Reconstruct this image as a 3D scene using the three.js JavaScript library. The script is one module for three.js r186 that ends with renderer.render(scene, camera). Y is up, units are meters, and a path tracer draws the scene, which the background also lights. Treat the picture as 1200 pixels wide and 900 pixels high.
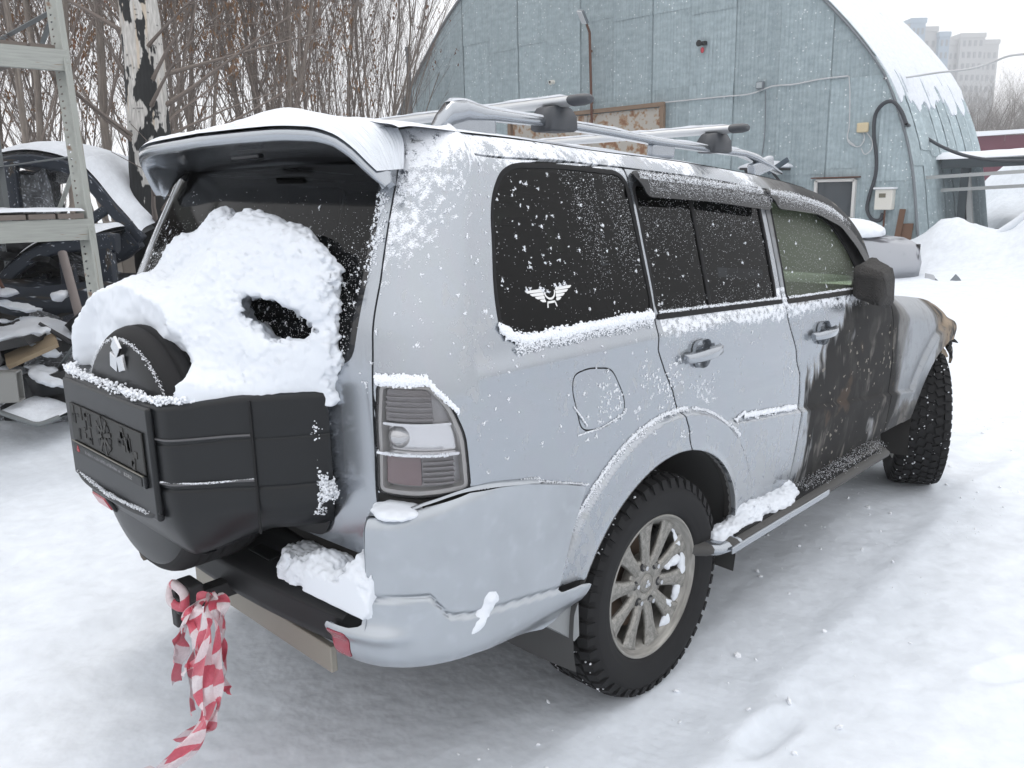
import * as THREE from 'three';
import { mergeGeometries } from 'three/addons/utils/BufferGeometryUtils.js';
import { ImprovedNoise } from 'three/addons/math/ImprovedNoise.js';
import { MarchingCubes } from 'three/addons/objects/MarchingCubes.js';
import { RoundedBoxGeometry } from 'three/addons/geometries/RoundedBoxGeometry.js';

// ---------------------------------------------------------------- camera, sky, sun, exposure
const scene = new THREE.Scene();
const camera = new THREE.PerspectiveCamera(49.85, 4 / 3, 0.05, 900);
camera.position.set(2.358, 1.679, 2.163);
camera.rotation.set(-0.22315, 0.77496, -0.01909, 'YXZ');
camera.updateMatrixWorld(true);
scene.add(camera);

// overcast winter sky: even white cloud, a little brighter overhead, faint cloud texture
const SKY_W = 256, SKY_H = 128, skyData = new Float32Array(SKY_W * SKY_H * 4);
const noise = new ImprovedNoise();
for (let j = 0; j < SKY_H; j++) for (let i = 0; i < SKY_W; i++) {
  const el = ((j + 0.5) / SKY_H - 0.5) * Math.PI, az = (i + 0.5) / SKY_W * Math.PI * 2;
  const cx = Math.cos(el) * Math.cos(az), cz = Math.cos(el) * Math.sin(az), cy = Math.sin(el);
  const n = noise.noise(cx * 2.2, cy * 3, cz * 2.2) * 0.6 + noise.noise(cx * 5 + 9, cy * 7, cz * 5) * 0.3;
  const b = 0.97 + 0.12 * Math.max(0, cy) + 0.035 * n;
  const k = (j * SKY_W + i) * 4;
  skyData[k] = b * 0.985; skyData[k + 1] = b * 0.995; skyData[k + 2] = b * 1.02; skyData[k + 3] = 1;
}
const skyTex = new THREE.DataTexture(skyData, SKY_W, SKY_H, THREE.RGBAFormat, THREE.FloatType);
skyTex.mapping = THREE.EquirectangularReflectionMapping; skyTex.magFilter = THREE.LinearFilter; skyTex.minFilter = THREE.LinearFilter;
skyTex.wrapS = THREE.RepeatWrapping; skyTex.needsUpdate = true;
scene.background = skyTex; scene.environment = skyTex;

// the sun behind the overcast, high over the far left side of the car: very soft
const sun = new THREE.DirectionalLight(0xfff6ec, 0.55);
sun.position.set(-10, 26, -9); sun.target.position.set(0, 0, -2);
sun.castShadow = true; sun.shadow.radius = 40; sun.shadow.mapSize.set(2048, 2048);
Object.assign(sun.shadow.camera, { left: -24, right: 24, top: 24, bottom: -24, near: 1, far: 80 });
scene.add(sun, sun.target);

const renderer = new THREE.WebGLRenderer({ antialias: true });
renderer.toneMapping = THREE.LinearToneMapping;
renderer.toneMappingExposure = 1.58;
renderer.shadowMap.enabled = true;
scene.fog = new THREE.FogExp2(0xf2f4f7, 0.0026);

// ---------------------------------------------------------------- helpers
const V = (x, y, z) => new THREE.Vector3(x, y, z);
function rng(seed) { let a = seed >>> 0; return () => { a = (a + 0x6D2B79F5) | 0; let t = Math.imul(a ^ (a >>> 15), 1 | a); t = (t + Math.imul(t ^ (t >>> 7), 61 | t)) ^ t; return ((t ^ (t >>> 14)) >>> 0) / 4294967296; }; }
const clamp = (x, a, b) => Math.min(b, Math.max(a, x)), mix = (a, b, t) => a + (b - a) * t;
const sstep = (a, b, x) => { const t = clamp((x - a) / (b - a), 0, 1); return t * t * (3 - 2 * t); };
const fbm = (x, y, z, o = 4) => { let s = 0, a = 0.5; for (let i = 0; i < o; i++) { s += a * noise.noise(x, y, z); x = x * 2.03 + 7.1; y = y * 2.03 + 3.7; z = z * 2.03 + 1.9; a *= 0.5; } return s; };
// monotone cubic through a table
function curve(xs, ys) {
  const n = xs.length, m = new Array(n);
  for (let i = 0; i < n; i++) {
    if (i === 0) m[i] = (ys[1] - ys[0]) / (xs[1] - xs[0]);
    else if (i === n - 1) m[i] = (ys[n - 1] - ys[n - 2]) / (xs[n - 1] - xs[n - 2]);
    else { const a = (ys[i] - ys[i - 1]) / (xs[i] - xs[i - 1]), b = (ys[i + 1] - ys[i]) / (xs[i + 1] - xs[i]); m[i] = a * b <= 0 ? 0 : 2 * a * b / (a + b); }
  }
  return (x) => {
    x = clamp(x, xs[0], xs[n - 1]); let i = 0; while (i < n - 2 && x > xs[i + 1]) i++;
    const h = xs[i + 1] - xs[i], t = (x - xs[i]) / h, t2 = t * t, t3 = t2 * t;
    return (2 * t3 - 3 * t2 + 1) * ys[i] + (t3 - 2 * t2 + t) * h * m[i] + (-2 * t3 + 3 * t2) * ys[i + 1] + (t3 - t2) * h * m[i + 1];
  };
}
// a direction read off the photograph (1200 x 900) turned into a point at a distance, on the ground or on an upright plane
const FPX = 450 / Math.tan(49.85 * Math.PI / 360);
const look = (px, py) => V((px - 600) / FPX, -(py - 450) / FPX, -1).applyEuler(camera.rotation);
const at = (px, py, depth) => look(px, py).multiplyScalar(depth).add(camera.position);
const onZ = (px, py, z) => { const d = look(px, py); return d.multiplyScalar((z - camera.position.z) / d.z).add(camera.position); };

const used = {};
function numbered(name) { const n = used[name] = (used[name] ?? -1) + 1; return n ? name + '_' + String(n).padStart(3, '0') : name; }
function obj(name, geo, mat, parent = scene) {
  const m = new THREE.Mesh(geo, mat); m.castShadow = m.receiveShadow = true;
  m.name = parent === scene ? numbered(name) : name; parent.add(m); return m;
}
function tag(o, label, category, group, kind) { if (label) o.userData.label = label; if (category) o.userData.category = category; if (group) o.userData.group = group; if (kind) o.userData.kind = kind; return o; }
function thing(name, label, category, pos = [0, 0, 0], turn = 0, group) {
  const g = new THREE.Group(); g.name = numbered(name); g.position.set(...pos); g.rotation.y = turn; scene.add(g); return tag(g, label, category, group);
}
function dup(o, label) { const c = o.clone(); c.name = numbered(o.name.replace(/_\d{3}$/, '')); scene.add(c); c.userData = { ...o.userData }; if (label) c.userData.label = label; return c; }
function clean(g) {
  let h = g.index ? g.toNonIndexed() : g;
  for (const k of Object.keys(h.attributes)) if (!['position', 'normal', 'uv'].includes(k)) h.deleteAttribute(k);
  if (!h.attributes.normal) h.computeVertexNormals();
  if (!h.attributes.uv) h.setAttribute('uv', new THREE.BufferAttribute(new Float32Array(h.attributes.position.count * 2), 2));
  return h;
}
const merge = (list) => mergeGeometries(list.map(clean), false);
function bx(w, h, d, x = 0, y = 0, z = 0, r = 0, rot) {
  const g = r > 0 ? new RoundedBoxGeometry(w, h, d, 2, Math.min(r, w / 2.01, h / 2.01, d / 2.01)) : new THREE.BoxGeometry(w, h, d);
  if (rot) g.applyMatrix4(new THREE.Matrix4().makeRotationFromEuler(new THREE.Euler(...rot)));
  return g.translate(x, y, z);
}
// a bar of rectangular section between two points
function bar(a, b, w, h, up = V(0, 1, 0), r = 0) {
  const d = b.clone().sub(a), L = d.length(), zc = d.normalize(), xc = up.clone().cross(zc); if (xc.lengthSq() < 1e-6) xc.set(1, 0, 0); xc.normalize();
  const yc = zc.clone().cross(xc), g = r ? new RoundedBoxGeometry(w, h, L, 2, r) : new THREE.BoxGeometry(w, h, L);
  return g.applyMatrix4(new THREE.Matrix4().makeBasis(xc, yc, zc).setPosition(a.clone().add(b).multiplyScalar(0.5)));
}
const tube = (pts, r, seg = 24, rad = 7, closed = false) => new THREE.TubeGeometry(new THREE.CatmullRomCurve3(pts, closed), seg, r, rad, closed);
function rod(a, b, r0, r1 = r0, n = 8) {
  const d = b.clone().sub(a), g = new THREE.CylinderGeometry(r1, r0, d.length(), n, 1);
  return g.applyQuaternion(new THREE.Quaternion().setFromUnitVectors(V(0, 1, 0), d.clone().normalize())).translate((a.x + b.x) / 2, (a.y + b.y) / 2, (a.z + b.z) / 2);
}
function gridGeo(nu, nv, f) {       // f(s, t) -> [x, y, z, u, v], s and t in 0..1
  const pos = [], uv = [], idx = [];
  for (let j = 0; j <= nv; j++) for (let i = 0; i <= nu; i++) { const p = f(i / nu, j / nv); pos.push(p[0], p[1], p[2]); uv.push(p[3] ?? i / nu, p[4] ?? j / nv); }
  for (let j = 0; j < nv; j++) for (let i = 0; i < nu; i++) { const a = j * (nu + 1) + i, b = a + 1, c = a + nu + 1, d = c + 1; idx.push(a, b, d, a, d, c); }
  const g = new THREE.BufferGeometry(); g.setAttribute('position', new THREE.Float32BufferAttribute(pos, 3)); g.setAttribute('uv', new THREE.Float32BufferAttribute(uv, 2)); g.setIndex(idx); g.computeVertexNormals(); return g;
}
// sweep closed sections [[a, b], ...] placed by frame(i) -> section points as Vector3
function skin(rings, cap = true, close = true) {
  const n = rings[0].length, pos = [], uv = [], idx = [];
  rings.forEach((r, j) => r.forEach((p, i) => { pos.push(p.x, p.y, p.z); uv.push(i / n, j / rings.length); }));
  const m = close ? n : n - 1;
  for (let j = 0; j < rings.length - 1; j++) for (let i = 0; i < m; i++) { const a = j * n + i, b = j * n + (i + 1) % n, c = a + n, d = b + n; idx.push(a, b, d, a, d, c); }
  const g = new THREE.BufferGeometry(); g.setAttribute('position', new THREE.Float32BufferAttribute(pos, 3)); g.setAttribute('uv', new THREE.Float32BufferAttribute(uv, 2)); g.setIndex(idx); g.computeVertexNormals();
  if (!cap) return g;
  const caps = [];
  for (const r of [rings[0], rings[rings.length - 1]]) {
    const c = r.reduce((s, p) => s.add(p), V(0, 0, 0)).multiplyScalar(1 / n), q = [];
    for (let i = 0; i < n; i++) { const a = r[i], b = r[(i + 1) % n]; q.push(c.x, c.y, c.z, a.x, a.y, a.z, b.x, b.y, b.z); }
    const h = new THREE.BufferGeometry(); h.setAttribute('position', new THREE.Float32BufferAttribute(q, 3)); h.computeVertexNormals(); caps.push(h);
  }
  return merge([g, ...caps]);
}
// signed distance to a polygon, positive inside
function polySD(poly) {
  const n = poly.length;
  return (x, y) => {
    let d = 1e9, inside = false;
    for (let i = 0, j = n - 1; i < n; j = i++) {
      const ax = poly[j][0], ay = poly[j][1], ex = poly[i][0] - ax, ey = poly[i][1] - ay, wx = x - ax, wy = y - ay;
      const t = clamp((wx * ex + wy * ey) / (ex * ex + ey * ey + 1e-12), 0, 1), qx = wx - ex * t, qy = wy - ey * t;
      d = Math.min(d, qx * qx + qy * qy);
      if ((poly[i][1] > y) !== (ay > y) && x < (ax - poly[i][0]) * (y - poly[i][1]) / (ay - poly[i][1]) + poly[i][0]) inside = !inside;
    }
    return (inside ? 1 : -1) * Math.sqrt(d);
  };
}
// rounds the corners of a polygon
function soft(poly, r = 0.03, n = 4) {
  const out = [], m = poly.length;
  for (let i = 0; i < m; i++) {
    const p = poly[i], a = poly[(i + m - 1) % m], b = poly[(i + 1) % m];
    const la = Math.hypot(a[0] - p[0], a[1] - p[1]), lb = Math.hypot(b[0] - p[0], b[1] - p[1]), k = Math.min(r, la * 0.45, lb * 0.45);
    const A = [p[0] + (a[0] - p[0]) * k / la, p[1] + (a[1] - p[1]) * k / la], B = [p[0] + (b[0] - p[0]) * k / lb, p[1] + (b[1] - p[1]) * k / lb];
    for (let s = 0; s <= n; s++) { const t = s / n, q = 1 - t; out.push([q * q * A[0] + 2 * q * t * p[0] + t * t * B[0], q * q * A[1] + 2 * q * t * p[1] + t * t * B[1]]); }
  }
  return out;
}
// a sheet cut out of a curved surface: surf(u, v) -> Vector3, sd(u, v) > 0 inside; edges rolled by `edge` and returned inwards by `skirt`
function panel(surf, sd, box, o = {}) {
  const cell = o.cell ?? 0.012, edge = o.edge ?? 0.003, roll = o.roll ?? 0.009, skirt = o.skirt ?? 0.014, lift = o.lift ?? 0;
  const [u0, v0, u1, v1] = box, nu = Math.ceil((u1 - u0) / cell) + 2, nv = Math.ceil((v1 - v0) / cell) + 2, us = u0 - cell, vs = v0 - cell;
  const f = new Float32Array((nu + 1) * (nv + 1));
  for (let j = 0; j <= nv; j++) for (let i = 0; i <= nu; i++) f[j * (nu + 1) + i] = sd(us + i * cell, vs + j * cell);
  const pos = [], nor = [], uv = [], idx = [], cache = new Map(), inn = [];
  const e = 0.0025, uvf = o.uv ?? ((u, v) => [u, v]);
  function vert(key, u, v, d) {
    if (cache.has(key)) return cache.get(key);
    const p = surf(u, v), a = surf(u + e, v).sub(surf(u - e, v)), b = surf(u, v + e).sub(surf(u, v - e)), n = a.cross(b).normalize(); if (o.flip) n.negate();
    const k = typeof lift === 'function' ? lift(u, v, d) : lift;
    const off = k - (d < roll ? edge * (1 - d / roll) ** 2 : 0);
    const id = pos.length / 3; pos.push(p.x + n.x * off, p.y + n.y * off, p.z + n.z * off); nor.push(n.x, n.y, n.z); const t = uvf(u, v); uv.push(t[0], t[1]); inn.push(n.clone());
    cache.set(key, id); return id;
  }
  const segs = [];
  for (let j = 0; j < nv; j++) for (let i = 0; i < nu; i++) {
    const k00 = j * (nu + 1) + i, C = [k00, k00 + 1, k00 + nu + 2, k00 + nu + 1], F = C.map((c) => f[c]);
    if (F.every((x) => x <= 0)) continue;
    const U = [us + i * cell, us + (i + 1) * cell, us + (i + 1) * cell, us + i * cell], W = [vs + j * cell, vs + j * cell, vs + (j + 1) * cell, vs + (j + 1) * cell];
    const ring = [], cross = [];
    for (let c = 0; c < 4; c++) {
      const d = (c + 1) % 4;
      if (F[c] > 0) ring.push(vert('c' + C[c], U[c], W[c], F[c]));
      if ((F[c] > 0) !== (F[d] > 0)) { const t = F[c] / (F[c] - F[d]), key = 'e' + Math.min(C[c], C[d]) + '_' + Math.max(C[c], C[d]); const id = vert(key, mix(U[c], U[d], t), mix(W[c], W[d], t), 0); ring.push(id); cross.push(id); }
    }
    for (let q = 1; q < ring.length - 1; q++) o.flip ? idx.push(ring[0], ring[q + 1], ring[q]) : idx.push(ring[0], ring[q], ring[q + 1]);
    if (cross.length === 2) segs.push(cross);
  }
  const g = new THREE.BufferGeometry();
  if (skirt > 0) for (const [a, b] of segs) {
    const P = (i, s) => [pos[i * 3] - inn[i].x * s, pos[i * 3 + 1] - inn[i].y * s, pos[i * 3 + 2] - inn[i].z * s];
    const A = P(a, 0), B = P(b, 0), C = P(b, skirt), D = P(a, skirt);
    const n = V(B[0] - A[0], B[1] - A[1], B[2] - A[2]).cross(V(D[0] - A[0], D[1] - A[1], D[2] - A[2])).normalize(), id = pos.length / 3;
    for (const [q, s] of [[A, a], [B, b], [C, b], [D, a]]) { pos.push(...q); nor.push(n.x, n.y, n.z); uv.push(uv[s * 2], uv[s * 2 + 1]); }
    idx.push(id, id + 1, id + 2, id, id + 2, id + 3);
  }
  g.setAttribute('position', new THREE.Float32BufferAttribute(pos, 3)); g.setAttribute('normal', new THREE.Float32BufferAttribute(nor, 3)); g.setAttribute('uv', new THREE.Float32BufferAttribute(uv, 2)); g.setIndex(idx);
  return g;
}
const bounds = (poly) => [Math.min(...poly.map((p) => p[0])), Math.min(...poly.map((p) => p[1])), Math.max(...poly.map((p) => p[0])), Math.max(...poly.map((p) => p[1]))];
function mirrorX(g) {
  const m = g.clone(), p = m.attributes.position, n = m.attributes.normal;
  for (let i = 0; i < p.count; i++) { p.setX(i, -p.getX(i)); if (n) n.setX(i, -n.getX(i)); }
  if (m.index) { const a = m.index.array; for (let i = 0; i < a.length; i += 3) { const t = a[i]; a[i] = a[i + 1]; a[i + 1] = t; } }
  return m;
}
// an implicit body meshed on a grid: sd(x, y, z) > 0 inside, over a box
function blob(sd, lo, hi, res = 64) {
  const mc = new MarchingCubes(res, new THREE.MeshBasicMaterial(), false, false, 260000); mc.isolation = 0;
  const h = res / 2, sz = [hi[0] - lo[0], hi[1] - lo[1], hi[2] - lo[2]];
  for (let k = 0; k < res; k++) for (let j = 0; j < res; j++) for (let i = 0; i < res; i++) {
    const x = lo[0] + sz[0] * ((i - h) / h * 0.5 + 0.5), y = lo[1] + sz[1] * ((j - h) / h * 0.5 + 0.5), z = lo[2] + sz[2] * ((k - h) / h * 0.5 + 0.5);
    mc.field[k * res * res + j * res + i] = (i < 2 || j < 2 || k < 2 || i > res - 3 || j > res - 3 || k > res - 3) ? -1 : sd(x, y, z);
  }
  mc.update();
  const n = mc.count ?? mc.geometry.drawRange.count, pos = new Float32Array(mc.positionArray.subarray(0, n * 3)), nor = new Float32Array(mc.normalArray.subarray(0, n * 3));
  for (let i = 0; i < n; i++) {
    for (let c = 0; c < 3; c++) pos[i * 3 + c] = lo[c] + sz[c] * (pos[i * 3 + c] * 0.5 + 0.5);
    let a = nor[i * 3] / sz[0], b = nor[i * 3 + 1] / sz[1], d = nor[i * 3 + 2] / sz[2]; const L = Math.hypot(a, b, d) || 1; nor[i * 3] = a / L; nor[i * 3 + 1] = b / L; nor[i * 3 + 2] = d / L;
  }
  const g = new THREE.BufferGeometry(); g.setAttribute('position', new THREE.BufferAttribute(pos, 3)); g.setAttribute('normal', new THREE.BufferAttribute(nor, 3)); return g;
}
const smin = (a, b, k) => { const h = clamp(0.5 + 0.5 * (b - a) / k, 0, 1); return mix(b, a, h) - k * h * (1 - h); };
const smax = (a, b, k) => -smin(-a, -b, k);
const cap = (x, y, z, a, b, r0, r1) => { const ex = b[0] - a[0], ey = b[1] - a[1], ez = b[2] - a[2], t = clamp(((x - a[0]) * ex + (y - a[1]) * ey + (z - a[2]) * ez) / (ex * ex + ey * ey + ez * ez + 1e-9), 0, 1); return mix(r0, r1, t) - Math.hypot(x - a[0] - ex * t, y - a[1] - ey * t, z - a[2] - ez * t); };
const ell = (x, y, z, c, r) => { const k = Math.hypot((x - c[0]) / r[0], (y - c[1]) / r[1], (z - c[2]) / r[2]); return (1 - k) * Math.min(r[0], r[1], r[2]); };

// ---------------------------------------------------------------- textures and materials
function dataTex(w, h, f, srgb = true, rep) {       // f(i, j) -> [r, g, b] 0..1
  const d = new Uint8Array(w * h * 4);
  for (let j = 0; j < h; j++) for (let i = 0; i < w; i++) { const c = f(i, j), k = (j * w + i) * 4; d[k] = clamp(c[0], 0, 1) * 255; d[k + 1] = clamp(c[1], 0, 1) * 255; d[k + 2] = clamp(c[2], 0, 1) * 255; d[k + 3] = 255; }
  const t = new THREE.DataTexture(d, w, h); t.magFilter = THREE.LinearFilter; t.minFilter = THREE.LinearMipmapLinearFilter; t.generateMipmaps = true; t.wrapS = t.wrapT = THREE.RepeatWrapping;
  if (srgb) t.colorSpace = THREE.SRGBColorSpace; if (rep) t.repeat.set(rep[0], rep[1]); t.needsUpdate = true; return t;
}
// noise that tiles over n x n
function tileNoise(n, f, seed, oct = 4) {
  const hash = (i, j, k) => { let h = Math.imul(i + 101, 374761393) ^ Math.imul(j + 57, 668265263) ^ Math.imul(k + Math.floor(seed * 977), 1274126177); h = Math.imul(h ^ (h >>> 13), 1274126177); return ((h ^ (h >>> 16)) >>> 0) / 4294967296 * Math.PI * 2; };
  const out = new Float32Array(n * n), fade = (t) => t * t * t * (t * (t * 6 - 15) + 10);
  for (let o = 0, am = 0.62, per = Math.round(f); o < oct; o++, am *= 0.5, per *= 2) for (let j = 0; j < n; j++) for (let i = 0; i < n; i++) {
    const x = i / n * per, y = j / n * per, xi = Math.floor(x), yi = Math.floor(y), fx = x - xi, fy = y - yi;
    const g = (a, b) => { const h = hash((xi + a) % per, (yi + b) % per, o); return Math.cos(h) * (fx - a) + Math.sin(h) * (fy - b); };
    const u = fade(fx), v = fade(fy); out[j * n + i] += am * mix(mix(g(0, 0), g(1, 0), u), mix(g(0, 1), g(1, 1), u), v);
  }
  return (i, j) => out[((j % n + n) % n) * n + ((i % n + n) % n)];
}
const lin = (r, g, b) => new THREE.Color().setRGB(r, g, b);
const std = (c, rough, metal = 0, extra = {}) => new THREE.MeshStandardMaterial({ color: c, roughness: rough, metalness: metal, side: THREE.DoubleSide, ...extra });
const phys = (c, rough, metal = 0, extra = {}) => new THREE.MeshPhysicalMaterial({ color: c, roughness: rough, metalness: metal, side: THREE.DoubleSide, ...extra });
const tnA = tileNoise(256, 9, 3.1, 5), tnB = tileNoise(256, 26, 8.7, 4);
const snowBump = dataTex(256, 256, (i, j) => { const v = 0.5 + tnA(i, j) * 0.5 + tnB(i, j) * 0.55; return [v, v, v]; }, false);
const snowCol = dataTex(256, 256, (i, j) => { const v = 0.955 + tnA(j, i) * 0.06 + tnB(i, j) * 0.03; return [v * 0.985, v * 0.993, v]; });
const snowMat = std(lin(0.80, 0.82, 0.86), 0.95, 0, { map: snowCol, bumpMap: snowBump, bumpScale: 0.006 });
const snowLoose = std(lin(0.80, 0.82, 0.855), 0.95);

// ---------------------------------------------------------------- ground: trodden and driven-over snow
const heaps = [[-3.0, -15.3, 1.0, 0.75], [-1.5, -15.6, 1.5, 0.62], [0.3, -15.2, 1.8, 1.0], [2.0, -15.5, 2.2, 1.2], [-3.9, -17.6, 1.0, 0.75], [-5.2, -15.4, 1.4, 0.45], [-7.4, -15.5, 1.6, 0.35], [-4.9, 0.2, 1.0, 0.10], [-6.2, -2.6, 2.4, 0.25], [3.6, -11.5, 2.4, 0.5], [-3.2, -22.4, 2.4, 0.9], [0.4, -21.8, 2.6, 0.9], [-4.4, -25.5, 2.2, 1.9], [-1.8, -25.8, 2.2, 2.2], [0.8, -26, 2.4, 2.3], [3.6, -26, 3, 2.3]];
const ruts = [[[1.15, 2.8], [1.05, 0.6], [0.98, -1.4], [0.86, -2.8], [1.2, -5], [2.0, -8]], [[2.9, 3], [2.75, 0], [2.5, -3], [2.8, -7], [3.6, -11]], [[4.4, 3], [4.3, 0], [4.2, -3], [4.5, -7], [5.2, -11]], [[-0.9, 4], [-0.88, 1], [-0.9, -2.8]]];
function segD(x, z, pl) { let d = 1e9; for (let i = 0; i < pl.length - 1; i++) { const a = pl[i], b = pl[i + 1], ex = b[0] - a[0], ez = b[1] - a[1], t = clamp(((x - a[0]) * ex + (z - a[1]) * ez) / (ex * ex + ez * ez), 0, 1); d = Math.min(d, Math.hypot(x - a[0] - ex * t, z - a[1] - ez * t)); } return d; }
const prints = (() => { const R = rng(64), o = []; for (const [x0, z0, x1, z1, n] of [[2.1, 1.2, 2.3, -4.5, 17], [3.3, 1.0, 2.4, -6, 18], [-1.4, 2.6, -2.6, 0.4, 8], [-0.6, 2.2, -1.9, 1.6, 5], [1.9, -1.0, 3.9, -5.0, 12], [1.6, 1.4, 1.35, -0.4, 5], [-2.4, 1.9, -3.2, 0.9, 4]]) for (let k = 0; k < n; k++) { const t = k / n, a = Math.atan2(x1 - x0, z1 - z0) + (R() - 0.5) * 0.5; o.push([mix(x0, x1, t) + (k % 2 ? 0.11 : -0.11) + (R() - 0.5) * 0.12, mix(z0, z1, t) + (R() - 0.5) * 0.1, Math.sin(a), Math.cos(a), 0.016 + 0.018 * R()]); } return o; })();
function groundY(x, z) {
  let h = 0.16 * sstep(-7, -15, z) + 0.05 * fbm(x * 0.45, 3, z * 0.45, 3);
  h += 0.028 * fbm(x * 2.2 + 4, 1, z * 2.2, 5) + 0.014 * Math.max(-0.12, fbm(x * 7.5, 6, z * 7.5, 3));
  for (const r of ruts) { const d = segD(x, z, r); if (d < 0.4) h += (-0.032 * Math.exp(-((d / 0.13) ** 2)) + 0.022 * Math.exp(-(((d - 0.2) / 0.07) ** 2))) * (0.7 + 0.6 * fbm(x * 3, 5, z * 3, 2)); }
  for (const [px, pz, sx, cz, dp] of prints) { const dx = x - px, dz = z - pz; if (dx * dx + dz * dz < 0.12) { const l = (dx * sx + dz * cz) / 0.145, w = (dx * cz - dz * sx) / (0.052 + 0.008 * l), q = l * l * l * l + w * w * w * w; h += -dp * Math.exp(-q) + dp * 0.45 * Math.exp(-(((Math.sqrt(l * l + w * w) - 1.35) / 0.28) ** 2)) * (0.6 + fbm(x * 14, 2, z * 14, 2)); } }
  { const d0 = segD(x, z, ruts[0]); if (d0 < 0.13 && z < 3) h += 0.004 * Math.sin((z + 0.25 * Math.abs(x - 1)) / 0.042 * 6.283) * Math.exp(-((d0 / 0.09) ** 4)); }
  for (const [hx, hz, r, a] of heaps) { const d = Math.hypot(x - hx, z - hz) / r; if (d < 2.2) h += a * Math.exp(-d * d * 1.4) * (1 + 0.55 * fbm(x * 1.1, 7, z * 1.1, 4)); }
  const bank = sstep(4.4, 6.5, x) * sstep(4, -4, z); h += 0.35 * bank * (1 + fbm(x * 0.7, 2, z * 0.7, 3));
  // the car stands where the wheels have settled
  const k = Math.exp(-(((x) / 1.15) ** 4) - (((z + 1.3) / 2.2) ** 4)); h = mix(h, 0.004 * noise.noise(x * 9, 0, z * 9), k * 0.92);
  for (const [wx, wz] of [[0.79, 0], [-0.79, 0], [0.79, -2.78], [-0.79, -2.78]]) { const d = Math.hypot((x - wx) / 0.2, (z - wz) / 0.3); h = mix(h, 0.004, Math.exp(-d * d)); }
  return h;
}
{
  const N = 600, P = [], UV = [], I = [];
  const warp = (s) => { const a = Math.abs(s); return Math.sign(s) * (a * 5 + a ** 3 * 14 + a ** 9 * 210); };
  for (let j = 0; j <= N; j++) for (let i = 0; i <= N; i++) {
    const x = 1.0 + warp(i / N * 2 - 1), z = 0.2 + warp(j / N * 2 - 1), far = Math.hypot(x, z);
    const y = far < 60 ? groundY(x, z) : 0; P.push(x, y + 0.0, z); UV.push(x / 1.3, z / 1.3);
  }
  for (let j = 0; j < N; j++) for (let i = 0; i < N; i++) { const a = j * (N + 1) + i; I.push(a, a + N + 1, a + 1, a + 1, a + N + 1, a + N + 2); }
  const g = new THREE.BufferGeometry(); g.setAttribute('position', new THREE.Float32BufferAttribute(P, 3)); g.setAttribute('uv', new THREE.Float32BufferAttribute(UV, 2)); g.setIndex(I); g.computeVertexNormals();
  tag(obj('snow_ground', g, std(lin(0.77, 0.80, 0.845), 0.93, 0, { map: snowCol, bumpMap: snowBump, bumpScale: 0.005 })), 'white trodden snow covering the yard', null, null, 'structure');
  // loose crumbs of snow kicked up along the tracks and fallen beside the wheels
  const R = rng(77), M = 1500, cg = new THREE.IcosahedronGeometry(1, 0), inst = new THREE.InstancedMesh(cg, snowLoose, M), m4 = new THREE.Matrix4(), q = new THREE.Quaternion();
  for (let i = 0; i < M; i++) {
    const rt = ruts[i % 3], t = R() * (rt.length - 1), k = Math.floor(t), f = t - k, x = mix(rt[k][0], rt[Math.min(k + 1, rt.length - 1)][0], f) + (R() - 0.5) * 0.9, z = mix(rt[k][1], rt[Math.min(k + 1, rt.length - 1)][1], f) + (R() - 0.5) * 0.6;
    const s = 0.002 + 0.009 * R() ** 4; q.setFromEuler(new THREE.Euler(R() * 6, R() * 6, R() * 6)); m4.compose(V(x, groundY(x, z) + s * 0.3, z), q, V(s * (0.8 + R()), s * 0.8, s * (0.8 + R()))); inst.setMatrixAt(i, m4);
  }
  inst.name = 'snow_crumbs'; inst.castShadow = inst.receiveShadow = true; scene.add(inst); tag(inst, 'crumbs of loose snow strewn along the wheel tracks', null, null, 'stuff');
}

// ---------------------------------------------------------------- the car: x to its right, z to its rear, rear axle at z = 0
const bodyW = curve([0.38, 0.55, 0.70, 0.90, 1.05, 1.20, 1.30, 1.50, 1.70, 1.86], [0.86, 0.895, 0.912, 0.925, 0.925, 0.912, 0.892, 0.838, 0.778, 0.728]);
const topY = curve([-3.35, -3.18, -3.02, -2.88, -2.66, -2.4, -2.1, -1.96, -1.91, -1.862, -1.804, -1.751, -1.643, -1.542, -1.362, -0.984, -0.389, 0.077, 0.38, 0.643, 0.813, 1.1],
  [0.72, 0.80, 0.93, 1.03, 1.085, 1.125, 1.165, 1.20, 1.248, 1.34, 1.434, 1.527, 1.603, 1.646, 1.685, 1.734, 1.785, 1.811, 1.832, 1.843, 1.85, 1.85]);
const rearZ = curve([0.38, 0.6, 0.8, 1.0, 1.2, 1.35, 1.5, 1.7, 1.86], [0.96, 0.975, 0.99, 1.0, 1.0, 0.985, 0.93, 0.84, 0.765]);
const W0 = 0.925, RC = 0.2, Z0 = 1.0 - RC, UC = Z0 + RC * Math.PI / 2 + (W0 - RC);     // UC: the middle of the tailgate
function plan(u) {
  if (u > UC) { const [x, z] = plan(2 * UC - u); return [-x, z]; }
  if (u <= Z0) return [W0, u];
  const a = (u - Z0) / RC; if (a <= Math.PI / 2) return [W0 - RC + RC * Math.cos(a), Z0 + RC * Math.sin(a)];
  const x = W0 - RC - (u - Z0 - RC * Math.PI / 2); return [x, 1 + 0.03 * (1 - (x / (W0 - RC)) ** 2)];
}
const ARCH = [-0.03, 0.39, 0.468, 0.597], ARCHF = [-2.78, 0.40, 0.452, 0.57];
const cladY = (u) => 0.883 + (u + 0.433) * 0.119;                        // ledge of the lower door cladding
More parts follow.
